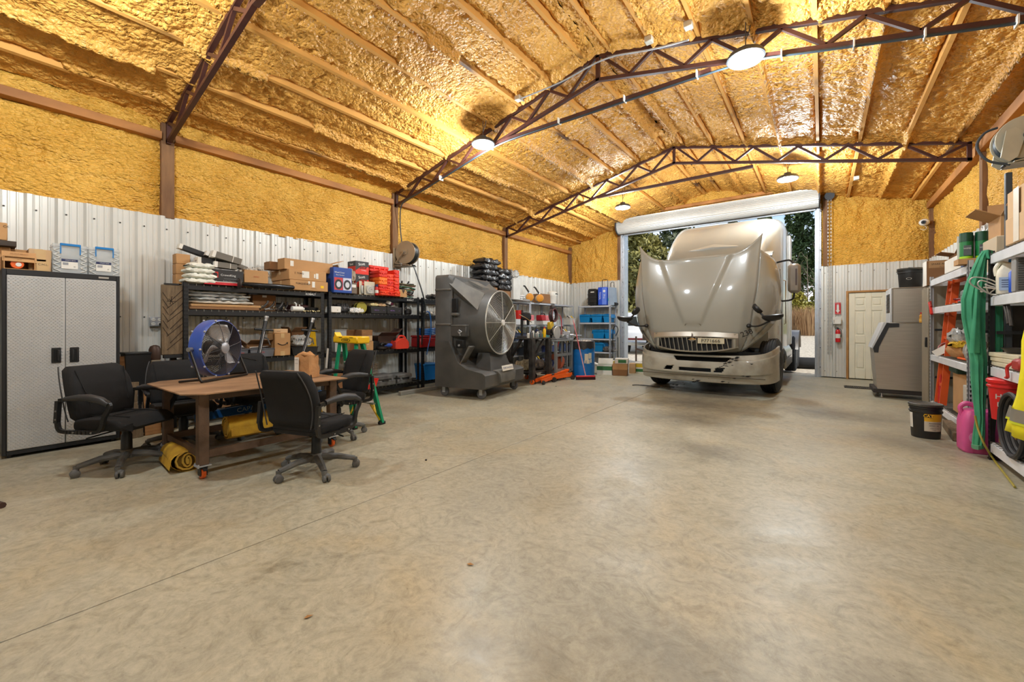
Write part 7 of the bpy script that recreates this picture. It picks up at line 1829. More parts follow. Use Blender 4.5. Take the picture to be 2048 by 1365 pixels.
part('disc', G().lathe([(.02, -.02), (.2, -.02), (.21, 0), (.2, .02), (.02, .02)], 24, M=Matrix.Translation((0, 0, .212)) @ Matrix.Rotation(1.3, 4, 'X')), mat('rust_disc', (150, 72, 40), .6, var=.3), t); part('stick', G().bar((.04, .14, 0), (.02, .26, .34), .03, .02), wood, t)
t = thing('floor_jack', 'orange floor jack under the cart beside the barrel', 'jack', (-4.90, 8.35, 0), R(78))
part('frame', G().bar((-.32, -.1, .10), (.34, -.1, .12), .03, .09).bar((-.32, .1, .10), (.34, .1, .12), .03, .09), orange, t); part('lift_arm', G().bar((-.2, 0, .14), (.28, 0, .2), .1, .06).cyl((.28, 0, .2), (.28, 0, .24), .06, n=14), orange, t); part('ram', G().cyl((-.3, 0, .14), (-.05, 0, .14), .045, n=12), dark_steel, t)
for x, y in ((-.32, -.14), (-.32, .14), (.34, -.13), (.34, .13)): part('wheel', G().cyl((x, y - .025, .055), (x, y + .025, .055), .055, n=14), dark_steel, t)
t = thing('floor_jack', 'second orange floor jack low under the dark bench', 'jack', (-4.92, 7.78, 0), R(95))
part('frame', G().bar((-.3, -.08, .08), (.3, -.08, .1), .03, .07).bar((-.3, .08, .08), (.3, .08, .1), .03, .07), orange, t); part('lift_arm', G().bar((-.2, 0, .11), (.26, 0, .15), .08, .05), orange, t)
for x, y in ((-.28, -.11), (-.28, .11), (.3, -.1), (.3, .1)): part('wheel', G().cyl((x, y - .02, .045), (x, y + .02, .045), .045, n=12), dark_steel, t)
# barrel, broom, boxes on the floor
t = thing('blue_barrel', 'blue plastic barrel bin with a black liner and a torn pale sticker', 'bin', (-4.80, 9.36, 0))
part('drum', G().lathe([(.26, 0), (.285, .03), (.29, .28), (.285, .30), (.29, .32), (.29, .60), (.285, .62), (.29, .64), (.285, .86), (.27, .88)], 32), mat('barrel_blue', (14, 104, 176), .42, var=.12), t)
rnd = random.Random(5); part('bag_liner', G().grid([[((r + rnd.uniform(-.006, .008)) * math.cos(a), (r + rnd.uniform(-.006, .008)) * math.sin(a), z + rnd.uniform(-.02, .02) * q) for a in [2 * PI * k / 36 for k in range(36)]] for r, z, q in ((.2, .80, 0), (.27, .89, .3), (.298, .88, .3), (.302, .80, .5), (.298, .70, 1.6))], closed=True), dark_film, t)
st2 = G()
for a0, a1, z0, z1 in ((-.95, -.62, .42, .58), (-.60, -.30, .46, .60), (-.8, -.5, .34, .44), (-.45, -.28, .36, .45), (-.98, -.85, .35, .42)):
    st2.grid([[(.2915 * math.cos(a), .2915 * math.sin(a), z) for a in [a0 + (a1 - a0) * k / 5 for k in range(6)]] for z in (z0, z1)])
part('torn_sticker', st2, mat('sticker_pale', (206, 200, 180), .7), t, stuff=True)
solo('trash_heap', wavy(.4, .4, .1, 210, .03), mag, 'crumpled rubbish inside the blue barrel', 'rubbish', (-4.80, 9.36, .79))
t = thing('push_broom', 'red push broom leaning beside the blue barrel', 'broom', (-4.44, 8.80, 0), R(42))
part('head', G().box(-.23, .23, -.035, .035, .06, .10, .012), mat('broom_red', (196, 44, 52), .5), t)
g = G()
for k in range(46):
    for j in range(4):
        x = -.225 + .01 * k; y = -.028 + .018 * j; g.add([(x - .004, y, 0), (x + .004, y, 0), (x + .003, y, .062), (x - .003, y, .062)], [(0, 1, 2, 3)]).add([(x, y - .004, 0), (x, y + .004, 0), (x, y + .003, .062), (x, y - .003, .062)], [(0, 1, 2, 3)])
part('bristles', g, mat('bristle_dark', (70, 30, 34), .8), t, stuff=True)
part('handle', G().tube([(0, 0, .09), (-.20, .42, 1.42)], .013, 8), mat('broom_handle', (190, 60, 70), .4, c2=(206, 170, 170), sc=4), t)
yg = mat('yellow_print', (214, 180, 40), .6); gg = mat('green_print', (50, 110, 60), .6)
def floorbox(label, px, py, w, d, h, rz, m, bands=(), flaps=None, z=0.0):
    p = onZ(px, py); t = carton(label, ((p.x, p.y + d / 2, z), w, d, h), 'F', m=m, tp_=False, flaps=flaps, dy=rz)
    for z0, z1, mm in bands: part('print_band', G().box(-w / 2 - .0015, w / 2 + .0015, -d / 2 - .0015, d / 2 + .0015, z0 * h, z1 * h), mm, t)
    return t
floorbox('white, green and yellow carton left of the brown box by the rear rack', 1205, 750, .38, .3, .26, R(18), paper, ((.45, .85, gg),), ((70, 'b'), (20, 'l')))
floorbox('two-tone brown box on the floor below the rear rack', 1236, 752, .36, .32, .30, R(16), cardb3, ((.52, .98, cardb),))
p = onZ(1236, 752); carton('white and green carton stacked on the two-tone brown box', ((p.x + .03, p.y + .18, .302), .32, .26, .13), 'F', m=paper, tp_=False, stick=((.02, .06, .2, .08, gg),), dy=R(16))
floorbox('narrow beige carton right of the two-tone brown box', 1262, 747, .16, .24, .26, R(14), cardb2)
floorbox('white carton with yellow and green print just left of the truck bumper', 1284, 747, .44, .3, .28, R(10), paper, ((.12, .4, gg), (.55, .9, yg)))
floorbox('yellow topped low carton behind the white and green carton', 1214, 738, .3, .26, .24, R(12), paper, ((.6, .95, yg),))
# ================================================================ green stepladder
t = thing('step_ladder', 'green step ladder with a yellow top cap behind the right end of the table', 'ladder', (-4.95, 3.08, 0))
for s, xb, xt in ((-1, -.28, -.20), (1, .38, .22)):
    part('front_rail', G().bar((xb, .20, .02), (xt, .02, 1.06), .03, .075, up=(1, 0, 0)), green, t)
    part('rear_rail', G().bar((xb * .9, -.16, .02), (xt * .9, -.05, 1.06), .025, .05, up=(1, 0, 0)), green, t)
    part('rail_foot', G().cbox((xb, .20, .02), (.05, .09, .04), .006), black_plastic, t)
    part('rear_foot', G().cbox((xb * .9, -.16, .02), (.04, .06, .04), .006), black_plastic, t)
    part('yellow_brace', G().bar((xb, .195, .06), (xb - s * .18, .165, .27), .012, .07, up=(0, 1, 0)), yellow, t)
for k in range(3):
    f = (k + 1) / 4; z = .02 + 1.04 * f
    part('step', G().box(-.28 + .08 * f + .01, .38 - .16 * f - .01, .20 - .18 * f - .05, .20 - .18 * f + .04, z - .02, z, .003), mat('ladder_alu', (206, 206, 204), .4, metal=.4), t)
part('top_cap', G().box(-.27, .29, -.10, .09, 1.05, 1.14, .014), yellow, t)
part('cap_horn', G().prism([(-.27, 1.13), (-.20, 1.13), (-.262, 1.19)], -.08, .0, 'y'), yellow, t)
part('cap_badge', G().lathe([(.09, 0), (.098, .0), (.098, .003), (.09, .003)], 24, M=Matrix.Translation((.04, -.101, 1.092)) @ Matrix.Rotation(PI / 2, 4, 'X') @ Matrix.Scale(.24, 4, (0, 1, 0)), cap=False), ink, t)
text('WERNER', .03, ink, t, (.04, -.104, 1.092), '-y', bold=.02)
part('cap_slots', G().box(-.12, -.05, -.102, -.1, 1.122, 1.13).box(.12, .2, -.102, -.1, 1.122, 1.13), ink, t, stuff=True)
part('rail_sticker', G().bar((-.265, -.192, .72), (-.245, -.182, .98), .002, .045, up=(1, 0, 0)), paper, t)

# ================================================================ right side: racks
RX = 1.28
pale_beam = mat('rack_beam_silver', (228, 230, 234), .35, metal=.08)
silver_post = mat('rack_post_silver', (188, 190, 192), .4, metal=.4)
RVA = (.17, .86, 1.545, 1.955)
A_ = rack('storage_rack', 'silver-beamed rack on the right wall next to the ice machine', (RX, 8.67, 0), -PI / 2, 2.03, .46, RVA, 2.0, silver_post, pale_beam, group='silver-beamed racks on the right wall', deck='wire2', bh=.095)
Bk = rack('storage_rack', 'silver-beamed rack at the right edge with the green coverall hung on its post', (RX, 5.95, 0), -PI / 2, 2.03, .46, (.17, .90, 1.565, 1.965), 2.0, black_steel, pale_beam, group='silver-beamed racks on the right wall', deck='wire2', bh=.095)
for r_, L_ in ((A_, 2.03), (Bk, 2.03)):
    for z in (.5, 1.2): part('side_strut', G().box(.01, .03, .05, .42, z, z + .03).box(L_ - .03, L_ - .01, .05, .42, z, z + .03), black_steel, r_, stuff=True)
part('back_sheet', G().box(.06, 1.97, .445, .45, .25, 1.9), mat('rack_back_dark', (44, 46, 48), .6), A_)
# tall locker beyond rack A with a carton on it
t = thing('metal_locker', 'narrow beige metal locker between the ice machine and the rack', 'locker', (1.55, 9.0, 0), -PI / 2)
part('carcass', G().box(-.25, .25, -.26, .26, .05, 1.88, .006), mat('locker_beige', (150, 138, 118), .45, metal=.2), t)
part('door', G().box(-.24, .24, -.275, -.26, .08, 1.85, .004), mat('locker_beige', (150, 138, 118), .45), t)
part('door_handle', G().box(.16, .20, -.30, -.275, .95, 1.10, .005), black_plastic, t)
g = G()
for k in range(40): g.add([(.251, -.22, .12 + k * .043), (.251, -.215, .12 + k * .043), (.251, -.215, .14 + k * .043), (.251, -.22, .14 + k * .043)], [(0, 1, 2, 3)])
part('edge_holes', g, slot_m, t, stuff=True)
for s in (-1, 1): part('plinth', G().box(s * .21 - .03, s * .21 + .03, -.24, .24, 0, .05), black_steel, t)
t = carton('carton hand-lettered SPARE AIR on top of the beige locker', ((1.385, 8.92, 1.885), .24, .28, .37), 'F', m=cardb3, stick=((0, .31, .2, .1, mat('board_pale', (176, 138, 96), .8)),), txt=(('SPARE AIR', .036, .01, .315), ('FILTER', .022, .05, .272)), tp_=False)
part('white_side', G().box(-.123, -.121, -.14, .14, .0, .37), paper, t)
# goods on rack A, top, far to near
ZA3, ZA2, ZA1, ZA0 = 1.962, 1.552, .868, .178
def RB(label, Y0, Y1, X0, X1, z, h, m, **k):
    return carton(label, (((X0 + X1) / 2, (Y0 + Y1) / 2, z), X1 - X0, Y1 - Y0, h), 'F', m=m, **k)
RB('open carton with spread flaps at the far end of the right rack top', 8.12, 8.45, 1.44, 1.72, ZA3, .30, cardb3, flaps=((14, 'l'), (20, 'f')))
t = thing('paper_roll', 'white paper roll standing in the far open carton on the right rack', 'paper roll', (1.58, 8.3, ZA3 + .008))
part('roll', G().lathe([(.02, 0), (.085, 0), (.085, .44), (.02, .44)], 22), paper, t)
RB('blue and white carton at the front of the right rack top', 7.05, 7.85, 1.30, 1.56, ZA3, .17, paper, tp_=False)
t = RB('blue printed carton lettered 32 on the right rack top edge', 6.86, 7.04, 1.30, 1.52, ZA3, .18, mat('carton_cobalt', (38, 92, 160), .5), tp_=False, txt=(('32', .08, .04, .08, white_paint),))
RB('black and white device box on the right rack top', 7.35, 7.6, 1.42, 1.66, ZA3 + .172, .2, paper, tp_=False, stick=((-.04, .1, .05, .12, ink), (.06, .1, .06, .12, ink)))
soft('white_glove_bag', 'crumpled white bag behind the green-capped cans', 'bag', (1.58, 7.12, ZA3 + .172), .26, .24, .28, film, rz=0, seed=301, amp=.05)
bottle('dark round can beside the green-capped cans', (1.38, 7.02, ZA3 + .182), .06, .16, black_plastic, dark_steel)
t = thing('wipes_carton', 'low torn carton tray under the green-capped cans', 'tray', (1.37, 6.76, ZA3), 0)
part('tray', G().box(-.16, .16, -.1, .1, 0, .012).box(-.16, .16, -.1, -.09, .012, .06).box(-.16, .16, .09, .1, .012, .06).box(-.16, -.15, -.09, .09, .012, .06).box(.15, .16, -.09, .09, .012, .06), cardb, t)
part('divider', G().box(-.145, -.0, .03, .04, .012, .33), paper, t)
gc = mat('can_green', (26, 120, 62), .4); gcd = mat('can_dark_green', (16, 70, 44), .4); lime = mat('can_lime', (166, 214, 30), .4)
for i, x in enumerate((-.085, .035)):
    q = thing('wipes_can', ('left green-capped can in the torn carton tray', 'right green-capped can in the torn carton tray')[i], 'can', (1.37 + x, 6.74, ZA3 + .013), 0, 'green-capped cans')
    part('can_body', G().lathe([(.05, 0), (.052, .004), (.052, .10), (.0515, .29), (.046, .295)], 22), gc, q); part('can_cap', G().lathe([(.054, .24), (.054, .335), (.05, .34)], 22), gcd, q)
    part('lime_band', G().lathe([(.0525, .005), (.0525, .075)], 22, cap=False), lime, q); part('grey_panel', G().cbox((0, -.0525, .14), (.06, .004, .11), .001), mat('can_grey', (90, 98, 100), .5), q); text('WIPES', .022, white_paint, q, (0, -.056, .16), '-y')
RB('corrugated beige carton at the near end of the right rack top', 6.66, 6.62 + .3, 1.58, 1.86 - .08, ZA3, .24, mat('corrugated_beige', (196, 178, 150), .8, sc=60, stretch=(1, .02, .02)), tp_=False)
RB('closed beige carton in front of the hanging reel post', 6.08, 6.5, 1.36, 1.78, 1.82, .34, mat('corrugated_beige', (196, 178, 150), .8, sc=60, stretch=(1, .02, .02)), tp_=False)
solo('stub_shelf', G().box(-.24, .24, -.24, .24, 0, .03, .004), grey_rack, 'pale board bridging the two right racks', 'board', (1.57, 6.29, 1.788))
q = solo('crate_post', G().box(-.2, .2, -.2, .2, 0, 1.30, .01), mat('crate_dark', (62, 52, 44), .8), 'dark tall box standing in the gap between the two right racks', 'box', (1.60, 6.30, .485))
solo('gap_crate', G().box(-.2, .2, -.2, .2, 0, .48, .01), mat('crate_dark', (62, 52, 44), .8), 'dark crate at floor level between the two right racks', 'crate', (1.66, 6.30, 0))
RB('open carton with raised flaps and a clear bottle above the beige carton', 6.12, 6.5, 1.40, 1.78, 2.162, .20, cardb, flaps=((28, 'l'), (24, 'f'), (80, 'b')))
t = thing('clear_bottle', 'crumpled clear plastic bottle lying in the open carton on the right', 'bottle', (1.62, 6.28, 2.34), R(20)); t.rotation_euler = (.2, 0, R(20))
part('bottle_body', G().lathe([(.03, -.14), (.045, -.13), (.04, -.05), (.046, 0), (.04, .06), (.02, .12), (.012, .14)], 16, M=Matrix.Rotation(PI / 2, 4, 'Y')), clear_plastic, t); part('bottle_label', G().lathe([(.047, -.03), (.047, .04)], 16, M=Matrix.Rotation(PI / 2, 4, 'Y'), cap=False), mat('label_lilac', (140, 150, 200), .4), t)
solo('wood_stick', G().box(-.015, .015, -.015, .015, 0, .26), wood, 'thin wooden stick standing in the open carton on the right', 'stick', (1.52, 6.22, 2.17))
RB('lower battered carton on the near right rack top', 4.55, 5.48, 1.28, 1.72, 1.974, .23, cardb2, tp_=False, stick=())
t = RB('upper battered carton with a torn seam on the near right rack top', 4.57, 5.47, 1.29, 1.72, 2.206, .22, cardb2, flaps=((8, 'r'),))
for nm, z in (('lower', 1.974), ('upper', 2.206)): pass
tp2 = solo('seam_tape', G().box(-.002, 0, -.06, .06, 0, .44), mat('tape_pale', (224, 214, 196), .4), 'pale strip of tape down the front of the battered cartons', 'tape', (1.2785, 5.22, 1.98))
# second shelf of rack A
lr = mat('ladder_orange', (214, 84, 30), .45)
t = thing('orange_ladder', 'orange and white ladder standing inside the right rack', 'ladder', (1.42, 7.95, 0), -PI / 2)
for x, lean in ((-.42, .10), (-.12, .04)):
    part('orange_rail', G().bar((x, -.10, 0.19), (x + lean, .02, 1.90), .03, .07, up=(0, 1, 0)), lr, t); part('white_rail', G().bar((x - .035, -.10, 0.19), (x - .035 + lean, .02, 1.90), .035, .05, up=(0, 1, 0)), white_paint, t)
for k in range(5): part('rung', G().bar((-.40 + .02 * k, -.08 + .02 * k, .45 + .33 * k), (-.11, -.08 + .02 * k, .45 + .33 * k), .03, .04), lr, t)
part('top_bar', G().bar((-.34, .02, 1.87), (.5, .02, 1.87), .04, .04), orange, t)
t = thing('grip_clamp', 'red clamp hanging over the second beam of the right rack', 'clamp', (1.275, 8.45, ZA2), -PI / 2)
part('jaw', G().tube([(-.06, -.02, .06), (.0, -.02, .03), (.05, -.02, -.05), (.10, -.02, -.11)], .018, 7), red, t); part('screw', G().tube([(-.08, -.02, .05), (.02, -.02, .075)], .012, 6).tube([(.0, -.02, .075), (.06, -.02, .0)], .012, 6), mat('clamp_red_dark', (150, 36, 30), .5), t)
for i in range(4):
    t = thing('wrench', ('lowest', 'second', 'third', 'topmost')[i] + ' red and orange handled wrench piled on the right rack', 'wrench', (1.42 + .02 * i, 8.05 - .05 * i, ZA2 + .022 * i), -PI / 2 + .15 * i, 'wrenches on the right rack')
    part('handle', G().tube([(-.2, 0, .014), (.1, 0, .016)], .013, 7), (red, orange, red, mat('grip_maroon', (120, 40, 36), .5))[i], t); part('jaw', G().tube(arc((.14, 0, .016), .03, 30, 330, 10, 'xy'), .011, 6), dark_steel, t)
t = thing('grey_tool_case', 'grey plastic tool case on the second shelf of the right rack', 'case', (1.50, 7.30, ZA2), -PI / 2)
part('shell', G().box(-.22, .22, -.12, .12, 0, .17, .02), mat('case_greygreen', (124, 128, 122), .5), t); part('lid_seam', G().box(-.222, .222, -.122, .122, .10, .106), black_plastic, t); part('latch', G().box(-.05, .05, -.13, -.12, .08, .13), black_plastic, t)
# third shelf of rack A
soft('clear_bag', 'clear bag with yellow contents on the right rack', 'bag', (1.46, 7.55, ZA1 + .16), .34, .3, .20, film, rz=0, seed=310, amp=.05)
soft('yellow_rag', 'yellow cloth showing under the clear bag on the right rack', 'cloth', (1.42, 7.40, ZA1 + .13), .3, .26, .08, mat('yellow_rag', (214, 172, 44), .8), rz=0, seed=311, amp=.03)
t = thing('brown_paper_sack', 'crumpled brown paper sack on the third shelf of the right rack', 'sack', (1.46, 7.45, ZA1), .3)
part('sack', wavy(.34, .3, .22, 312, .03), kraft, t)
solo('white_card', G().bar((-.12, 0, 0.01), (.12, 0, .20), .09, .004, up=(0, 1, 0)), paper, 'white card leaning at the edge of the third shelf of the right rack', 'card', (1.36, 8.10, ZA1), -.4)
solo('pink_tube', G().lathe([(.07, 0), (.08, .0), (.082, .07), (.075, .075), (.068, .07)], 20, M=Matrix.Rotation(R(80), 4, 'X'), cap=False), mat('dusky_pink', (176, 112, 112), .5), 'dusky pink pipe end lying on the third shelf of the right rack', 'pipe', (1.38, 8.28, ZA1 + .085))
soft('silver_pouch', 'silver crumpled pouch by the near post of the right rack', 'bag', (1.40, 6.86, ZA1), .2, .2, .22, film, rz=0, seed=313, amp=.04)
t = thing('orange_cutter', 'orange handled cutter at the third shelf edge of the right rack', 'cutter', (1.34, 7.15, ZA1 + .012), -PI / 2)
part('handle', G().tube([(-.22, 0, 0), (.1, .02, 0)], .014, 7).tube([(-.2, .05, 0), (.1, .02, 0)], .012, 7), orange, t); part('blade', G().box(.1, .2, .005, .035, -.006, .006), steel, t)
# bottom of rack A
RB('tall brown carton on the bottom shelf of the right rack', 7.15, 7.75, 1.36, 1.70, ZA0, .50, cardb, tp_=False)
RB('grey pale box at the near end of the bottom shelf of the right rack', 6.68, 6.95, 1.30, 1.44, ZA0, .42, mat('pale_grey_board', (190, 186, 176), .7), tp_=False, txt=(('FILTERS', .035, .0, .2, gp),))
t = thing('red_jack_stand', 'red topped jack stand on the bottom shelf of the right rack', 'jack stand', (1.40, 7.02, ZA0))
part('legs', G().prism([(-.09, 0), (.09, 0), (.04, .2), (-.04, .2)], -.06, .06, 'y'), chrome, t); part('saddle', G().box(-.09, .09, -.05, .05, .2, .225, .004), red, t); part('post', G().cyl((0, 0, .22), (0, 0, .42), .02, n=10), steel, t)
t = thing('red_pry_bar', 'red painted bar standing at the far post of the right rack', 'bar', (1.33, 8.32, ZA0)); part('bar', G().tube([(0, 0, 0), (.02, .05, .64)], .022, 8), red, t); part('tip', G().tube([(.02, .05, .64), (.022, .055, .70)], .018, 8), dark_steel, t)
t = thing('green_crate', 'dark green bottle crate above the brown carton on the right rack', 'crate', (1.50, 7.6, ZA0 + .502), 0); part('crate', G().box(-.17, .17, -.2, .2, 0, .12, .01), mat('crate_green', (36, 66, 52), .5), t); part('rim', G().box(-.175, .175, -.205, .205, .10, .13, .005), mat('crate_green', (36, 66, 52), .5), t)
t = solo('timber_offcut', G().box(-.06, .06, -.42, .42, 0, .10, .008), wood_dark, 'short weathered timber on the floor in front of the right rack', 'timber', (1.24, 7.0, 0), R(-4))
# ---- rack B goods
jugm = mat('jug_white', (226, 222, 204), .45)
t = thing('white_jug', 'white plastic jug with a pale blue label on the near right rack', 'jug', (1.385, 5.74, 1.572), R(-10))
rings = [[(x * s, y * s, z) for x, y in rrect(-.10, .10, -.075, .075, .035, 4)] for z, s in ((0, .95), (.01, 1), (.17, 1), (.22, .92), (.27, .62), (.285, .3))]
part('jug_body', G().loft(rings), jugm, t); part('handle', G().tube(smoothline([(-.03, 0, .275), (-.07, 0, .29), (-.10, 0, .24), (-.095, 0, .17)], 4), .016, 8), jugm, t); part('label', G().box(-.085, .085, -.0775, -.0755, .03, .15), mat('label_ice', (176, 198, 220), .5), t); part('label_lines', G().box(-.07, .06, -.079, -.0775, .12, .126).box(-.07, .02, -.079, -.0775, .10, .105).box(-.07, .05, -.079, -.0775, .08, .085).box(-.07, .03, -.079, -.0775, .06, .065), navy, t, stuff=True); part('cap', G().cyl((.0, 0, .285), (.0, 0, .315), .026, n=14), blue, t)
t = thing('blue_bottle', 'blue bottle with an amber cap beside the white jug', 'bottle', (1.375, 5.60, 1.572)); part('bottle_body', G().lathe([(.045, 0), (.048, .01), (.048, .18), (.03, .21), (.026, .22)], 18), mat('bottle_blue', (20, 78, 190), .35), t); part('cap', G().lathe([(.03, .215), (.032, .22), (.032, .25), (.025, .255)], 16), mat('cap_amber', (190, 130, 40), .4), t)
t = thing('air_filter', 'grey pleated filter block at the edge of the near right rack', 'filter', (1.41, 5.42, 1.572)); part('frame', G().box(-.10, .10, -.05, .05, 0, .29, .006), mat('filter_grey', (140, 138, 134), .7), t)
g = G()
for k in range(14): g.box(-.085, .085, -.056, -.05, .015 + k * .0195, .024 + k * .0195)
part('pleats', g, mat('filter_dark', (90, 90, 88), .8), t, stuff=True)
t = thing('steel_cable', 'coil of pale steel cable hooked over the green coverall', 'cable', (1.24, 5.78, 1.58))
for k in range(4): part('cable_loop', G().tube(smoothline([(.10, -.05 * k * .4, .03), (.03 - .02 * k, -.02, .12 - .02 * k), (-.09 + .04 * k, -.02, .16 - .035 * k), (-.11 + .05 * k, -.01, .10 - .02 * k), (.02, .02, -.0), (.10, .0, -.01)], 5), .006, 6), mat('cable_grey', (200, 198, 192), .35, metal=.5), t)
RB('low carton with papers on the second shelf behind the jug', 4.6, 5.3, 1.54, 1.70, 1.572, .12, cardb, tp_=False)
t = thing('grab_tool', 'dark curved tool hanging under the second shelf of the near right rack', 'tool', (1.325, 5.62, 1.46), -PI / 2); part('prongs', G().tube([(-.06, 0, .02), (.0, 0, -.06), (.04, 0, -.16)], .016, 7).tube([(.0, 0, .02), (.05, 0, -.06), (.10, 0, -.18)], .013, 7), dark_steel, t)
for i in range(3): solo('cream_binder', G().box(-.2, .2, -.3, .3, 0, .04, .006), mat('cream_board', (206, 198, 170), .6), ('lowest', 'middle', 'topmost')[i] + ' cream flat case on the third shelf of the near right rack', 'case', (1.49, 5.62, .907 + .042 * i), .03 * i, 'cream flat cases')
solo('dark_pan', G().lathe([(.12, 0), (.15, .04), (.155, .045), (.11, .01)], 20), dark_steel, 'dark shallow pan on the cream flat cases', 'pan', (1.45, 5.66, 1.036))
t = thing('red_bench_tool', 'red cast bench tool with a hook at the third shelf edge on the right', 'tool', (1.33, 5.22, .907), -PI / 2); part('body', G().cbox((0, 0, .05), (.18, .12, .10), .02), mat('tool_cast_red', (158, 44, 34), .5), t); part('hook', G().tube(smoothline([(-.08, -.05, .06), (-.13, -.07, .02), (-.12, -.07, -.06), (-.16, -.07, -.07)], 4), .012, 6), red, t); part('bar', G().tube([(-.2, 0, .1), (.2, 0, .1)], .014, 7), steel, t)
t = thing('red_bucket', 'red bucket with white lettering on the bottom shelf of the near right rack', 'bucket', (1.37, 5.68, .43)); part('pail', G().lathe([(.125, 0), (.15, .33), (.16, .335), (.16, .36), (.15, .37)], 26), mat('bucket_red', (200, 26, 26), .4), t); part('rim_band', G().lathe([(.152, .29), (.158, .295), (.158, .31), (.152, .315)], 26, cap=False), mat('bucket_red', (200, 26, 26), .4), t)
text('HARBOR', .06, white_paint, t, (-.02, -.1475, .22), '-y', bold=.02); text('FREIGHT', .055, white_paint, t, (-.02, -.143, .15), '-y', bold=.02)
RB('brown carton under the red bucket', 5.46, 5.88, 1.33, 1.70, .178, .25, cardb3, tp_=False)
# pink jug on the floor
t = thing('pink_jug', 'pink plastic fuel jug on the floor under the green coverall', 'jug', (1.285, 6.20, 0), R(4)); t.scale = (.78, 1, 1.05)
rings = [[(x * s, y * s, z) for x, y in rrect(-.20, .20, -.12, .12, .06, 5)] for z, s in ((0, .92), (.02, 1), (.28, 1), (.36, .92), (.40, .78), (.41, .6))]
part('tank', G().loft(rings), pink, t); part('handle', G().tube(smoothline([(-.16, 0, .33), (-.19, 0, .42), (-.12, 0, .46), (-.02, 0, .42), (.0, 0, .38)], 5), .024, 9), pink, t); part('cap', G().lathe([(.045, .39), (.05, .40), (.05, .45), (.03, .46)], 16, c=(.13, 0, 0)), black_plastic, t); part('moulded_badge', G().cyl((-.1, -.122, .15), (-.1, -.118, .15), .05, n=18), mat('pink_pale', (226, 150, 190), .5), t)
# green coverall over the post
def hang(rows, Y, th, seed, folds=3):
    rnd = random.Random(seed); rings = []
    for i, (py, xa, xb) in enumerate(rows):
        a, b = onY(xa, py, Y), onY(xb, py, Y); n = 12; ring = []
        for k in range(n):
            u = k / (n - 1); p = a.lerp(b, u); ring.append((p.x, Y - th * (.35 + .65 * math.sin(PI * (.08 + .84 * u))) * (.85 + .13 * math.sin(u * PI * 2 * folds + i * .18)), p.z))
        for k in range(n):
            u = 1 - k / (n - 1); p = a.lerp(b, u); ring.append((p.x, Y + .012 * math.sin(u * 9 + i), p.z))
        rings.append(ring)
    return G().loft(rings)
t = thing('green_coverall', 'green work coverall hanging from the top of the near right rack post', 'coverall', (0, 0, 0))
part('front_body', hang([(506, 1961, 1974), (516, 1954, 1972), (540, 1943, 1971), (570, 1930, 1970), (600, 1921, 1969), (635, 1922, 1968), (665, 1928, 1968), (695, 1935, 1969), (720, 1940, 1972), (760, 1941, 1972), (800, 1945, 1969), (835, 1949, 1968), (865, 1945, 1968), (893, 1943, 1966)], 5.99, .09, 1), green_cloth, t)
part('sleeve', hang([(575, 1950, 1957), (610, 1947, 1958), (650, 1943, 1959), (690, 1939, 1959), (706, 1939, 1958)], 5.91, .05, 2, 1), green_cloth, t)
part('rear_body', hang([(512, 1976, 1990), (535, 1983, 1999), (545, 1984, 1998), (600, 1984, 2003), (650, 1985, 2005), (700, 1985, 2004), (735, 1984, 1999), (780, 1985, 1995), (830, 1984, 1992), (872, 1984, 1988)], 6.02, .05, 3, 2), green_cloth, t)
part('shoulder_fold', hang([(503, 1962, 1982), (512, 1961, 1984), (520, 1966, 1984)], 6.0, .12, 4, 1), green_cloth, t)
p = onY(1963, 583, 5.88); part('snap', G().cyl((p.x, 5.872, p.z), (p.x, 5.88, p.z), .011, n=12), paper, t)
part('cuff', hang([(888, 1942, 1967), (896, 1943, 1966)], 5.985, .10, 5, 1), mat('cuff_green', (96, 150, 118), .8), t)
# hi-vis vest
t = thing('hi_vis_vest', 'yellow high visibility vest with a grey band hanging on the near right rack', 'vest', (1.20, 4.70, .42), 0)
def vest(z, a, b, o=0.0, n=16): return [(.02 * math.sin(k * 1.3 + z * 4) - o, a + (b - a) * k / (n - 1), z) for k in range(n)]
vz = [(0, .46, -.6), (.10, .42, -.6), (.13, .405, -.6), (.24, .33, -.6), (.40, .21, -.6), (.6, .11, -.6), (.75, .07, -.6), (.86, -.02, -.5)]
v_ = part('cloth', G().grid([vest(*q) for q in vz]), hivis, t); sm = v_.modifiers.new('t', 'SOLIDIFY'); sm.thickness = .018
part('reflective_band', G().grid([vest(z, .435 - .62 * (z - .1), -.6, .0125) for z in (.125, .16, .20, .225)]), mat('reflective_grey', (150, 146, 136), .35, metal=.3), t)
part('band_edge', G().grid([vest(z, .435 - .62 * (z - .1), -.6, .011) for z in (.105, .124)]), mat('hivis_trim', (206, 214, 40), .6), t)
part('hanger_hook', G().tube([(.0, -.2, .85), (.03, -.2, 1.12), (.09, -.2, 1.14)], .008, 6), steel, t)
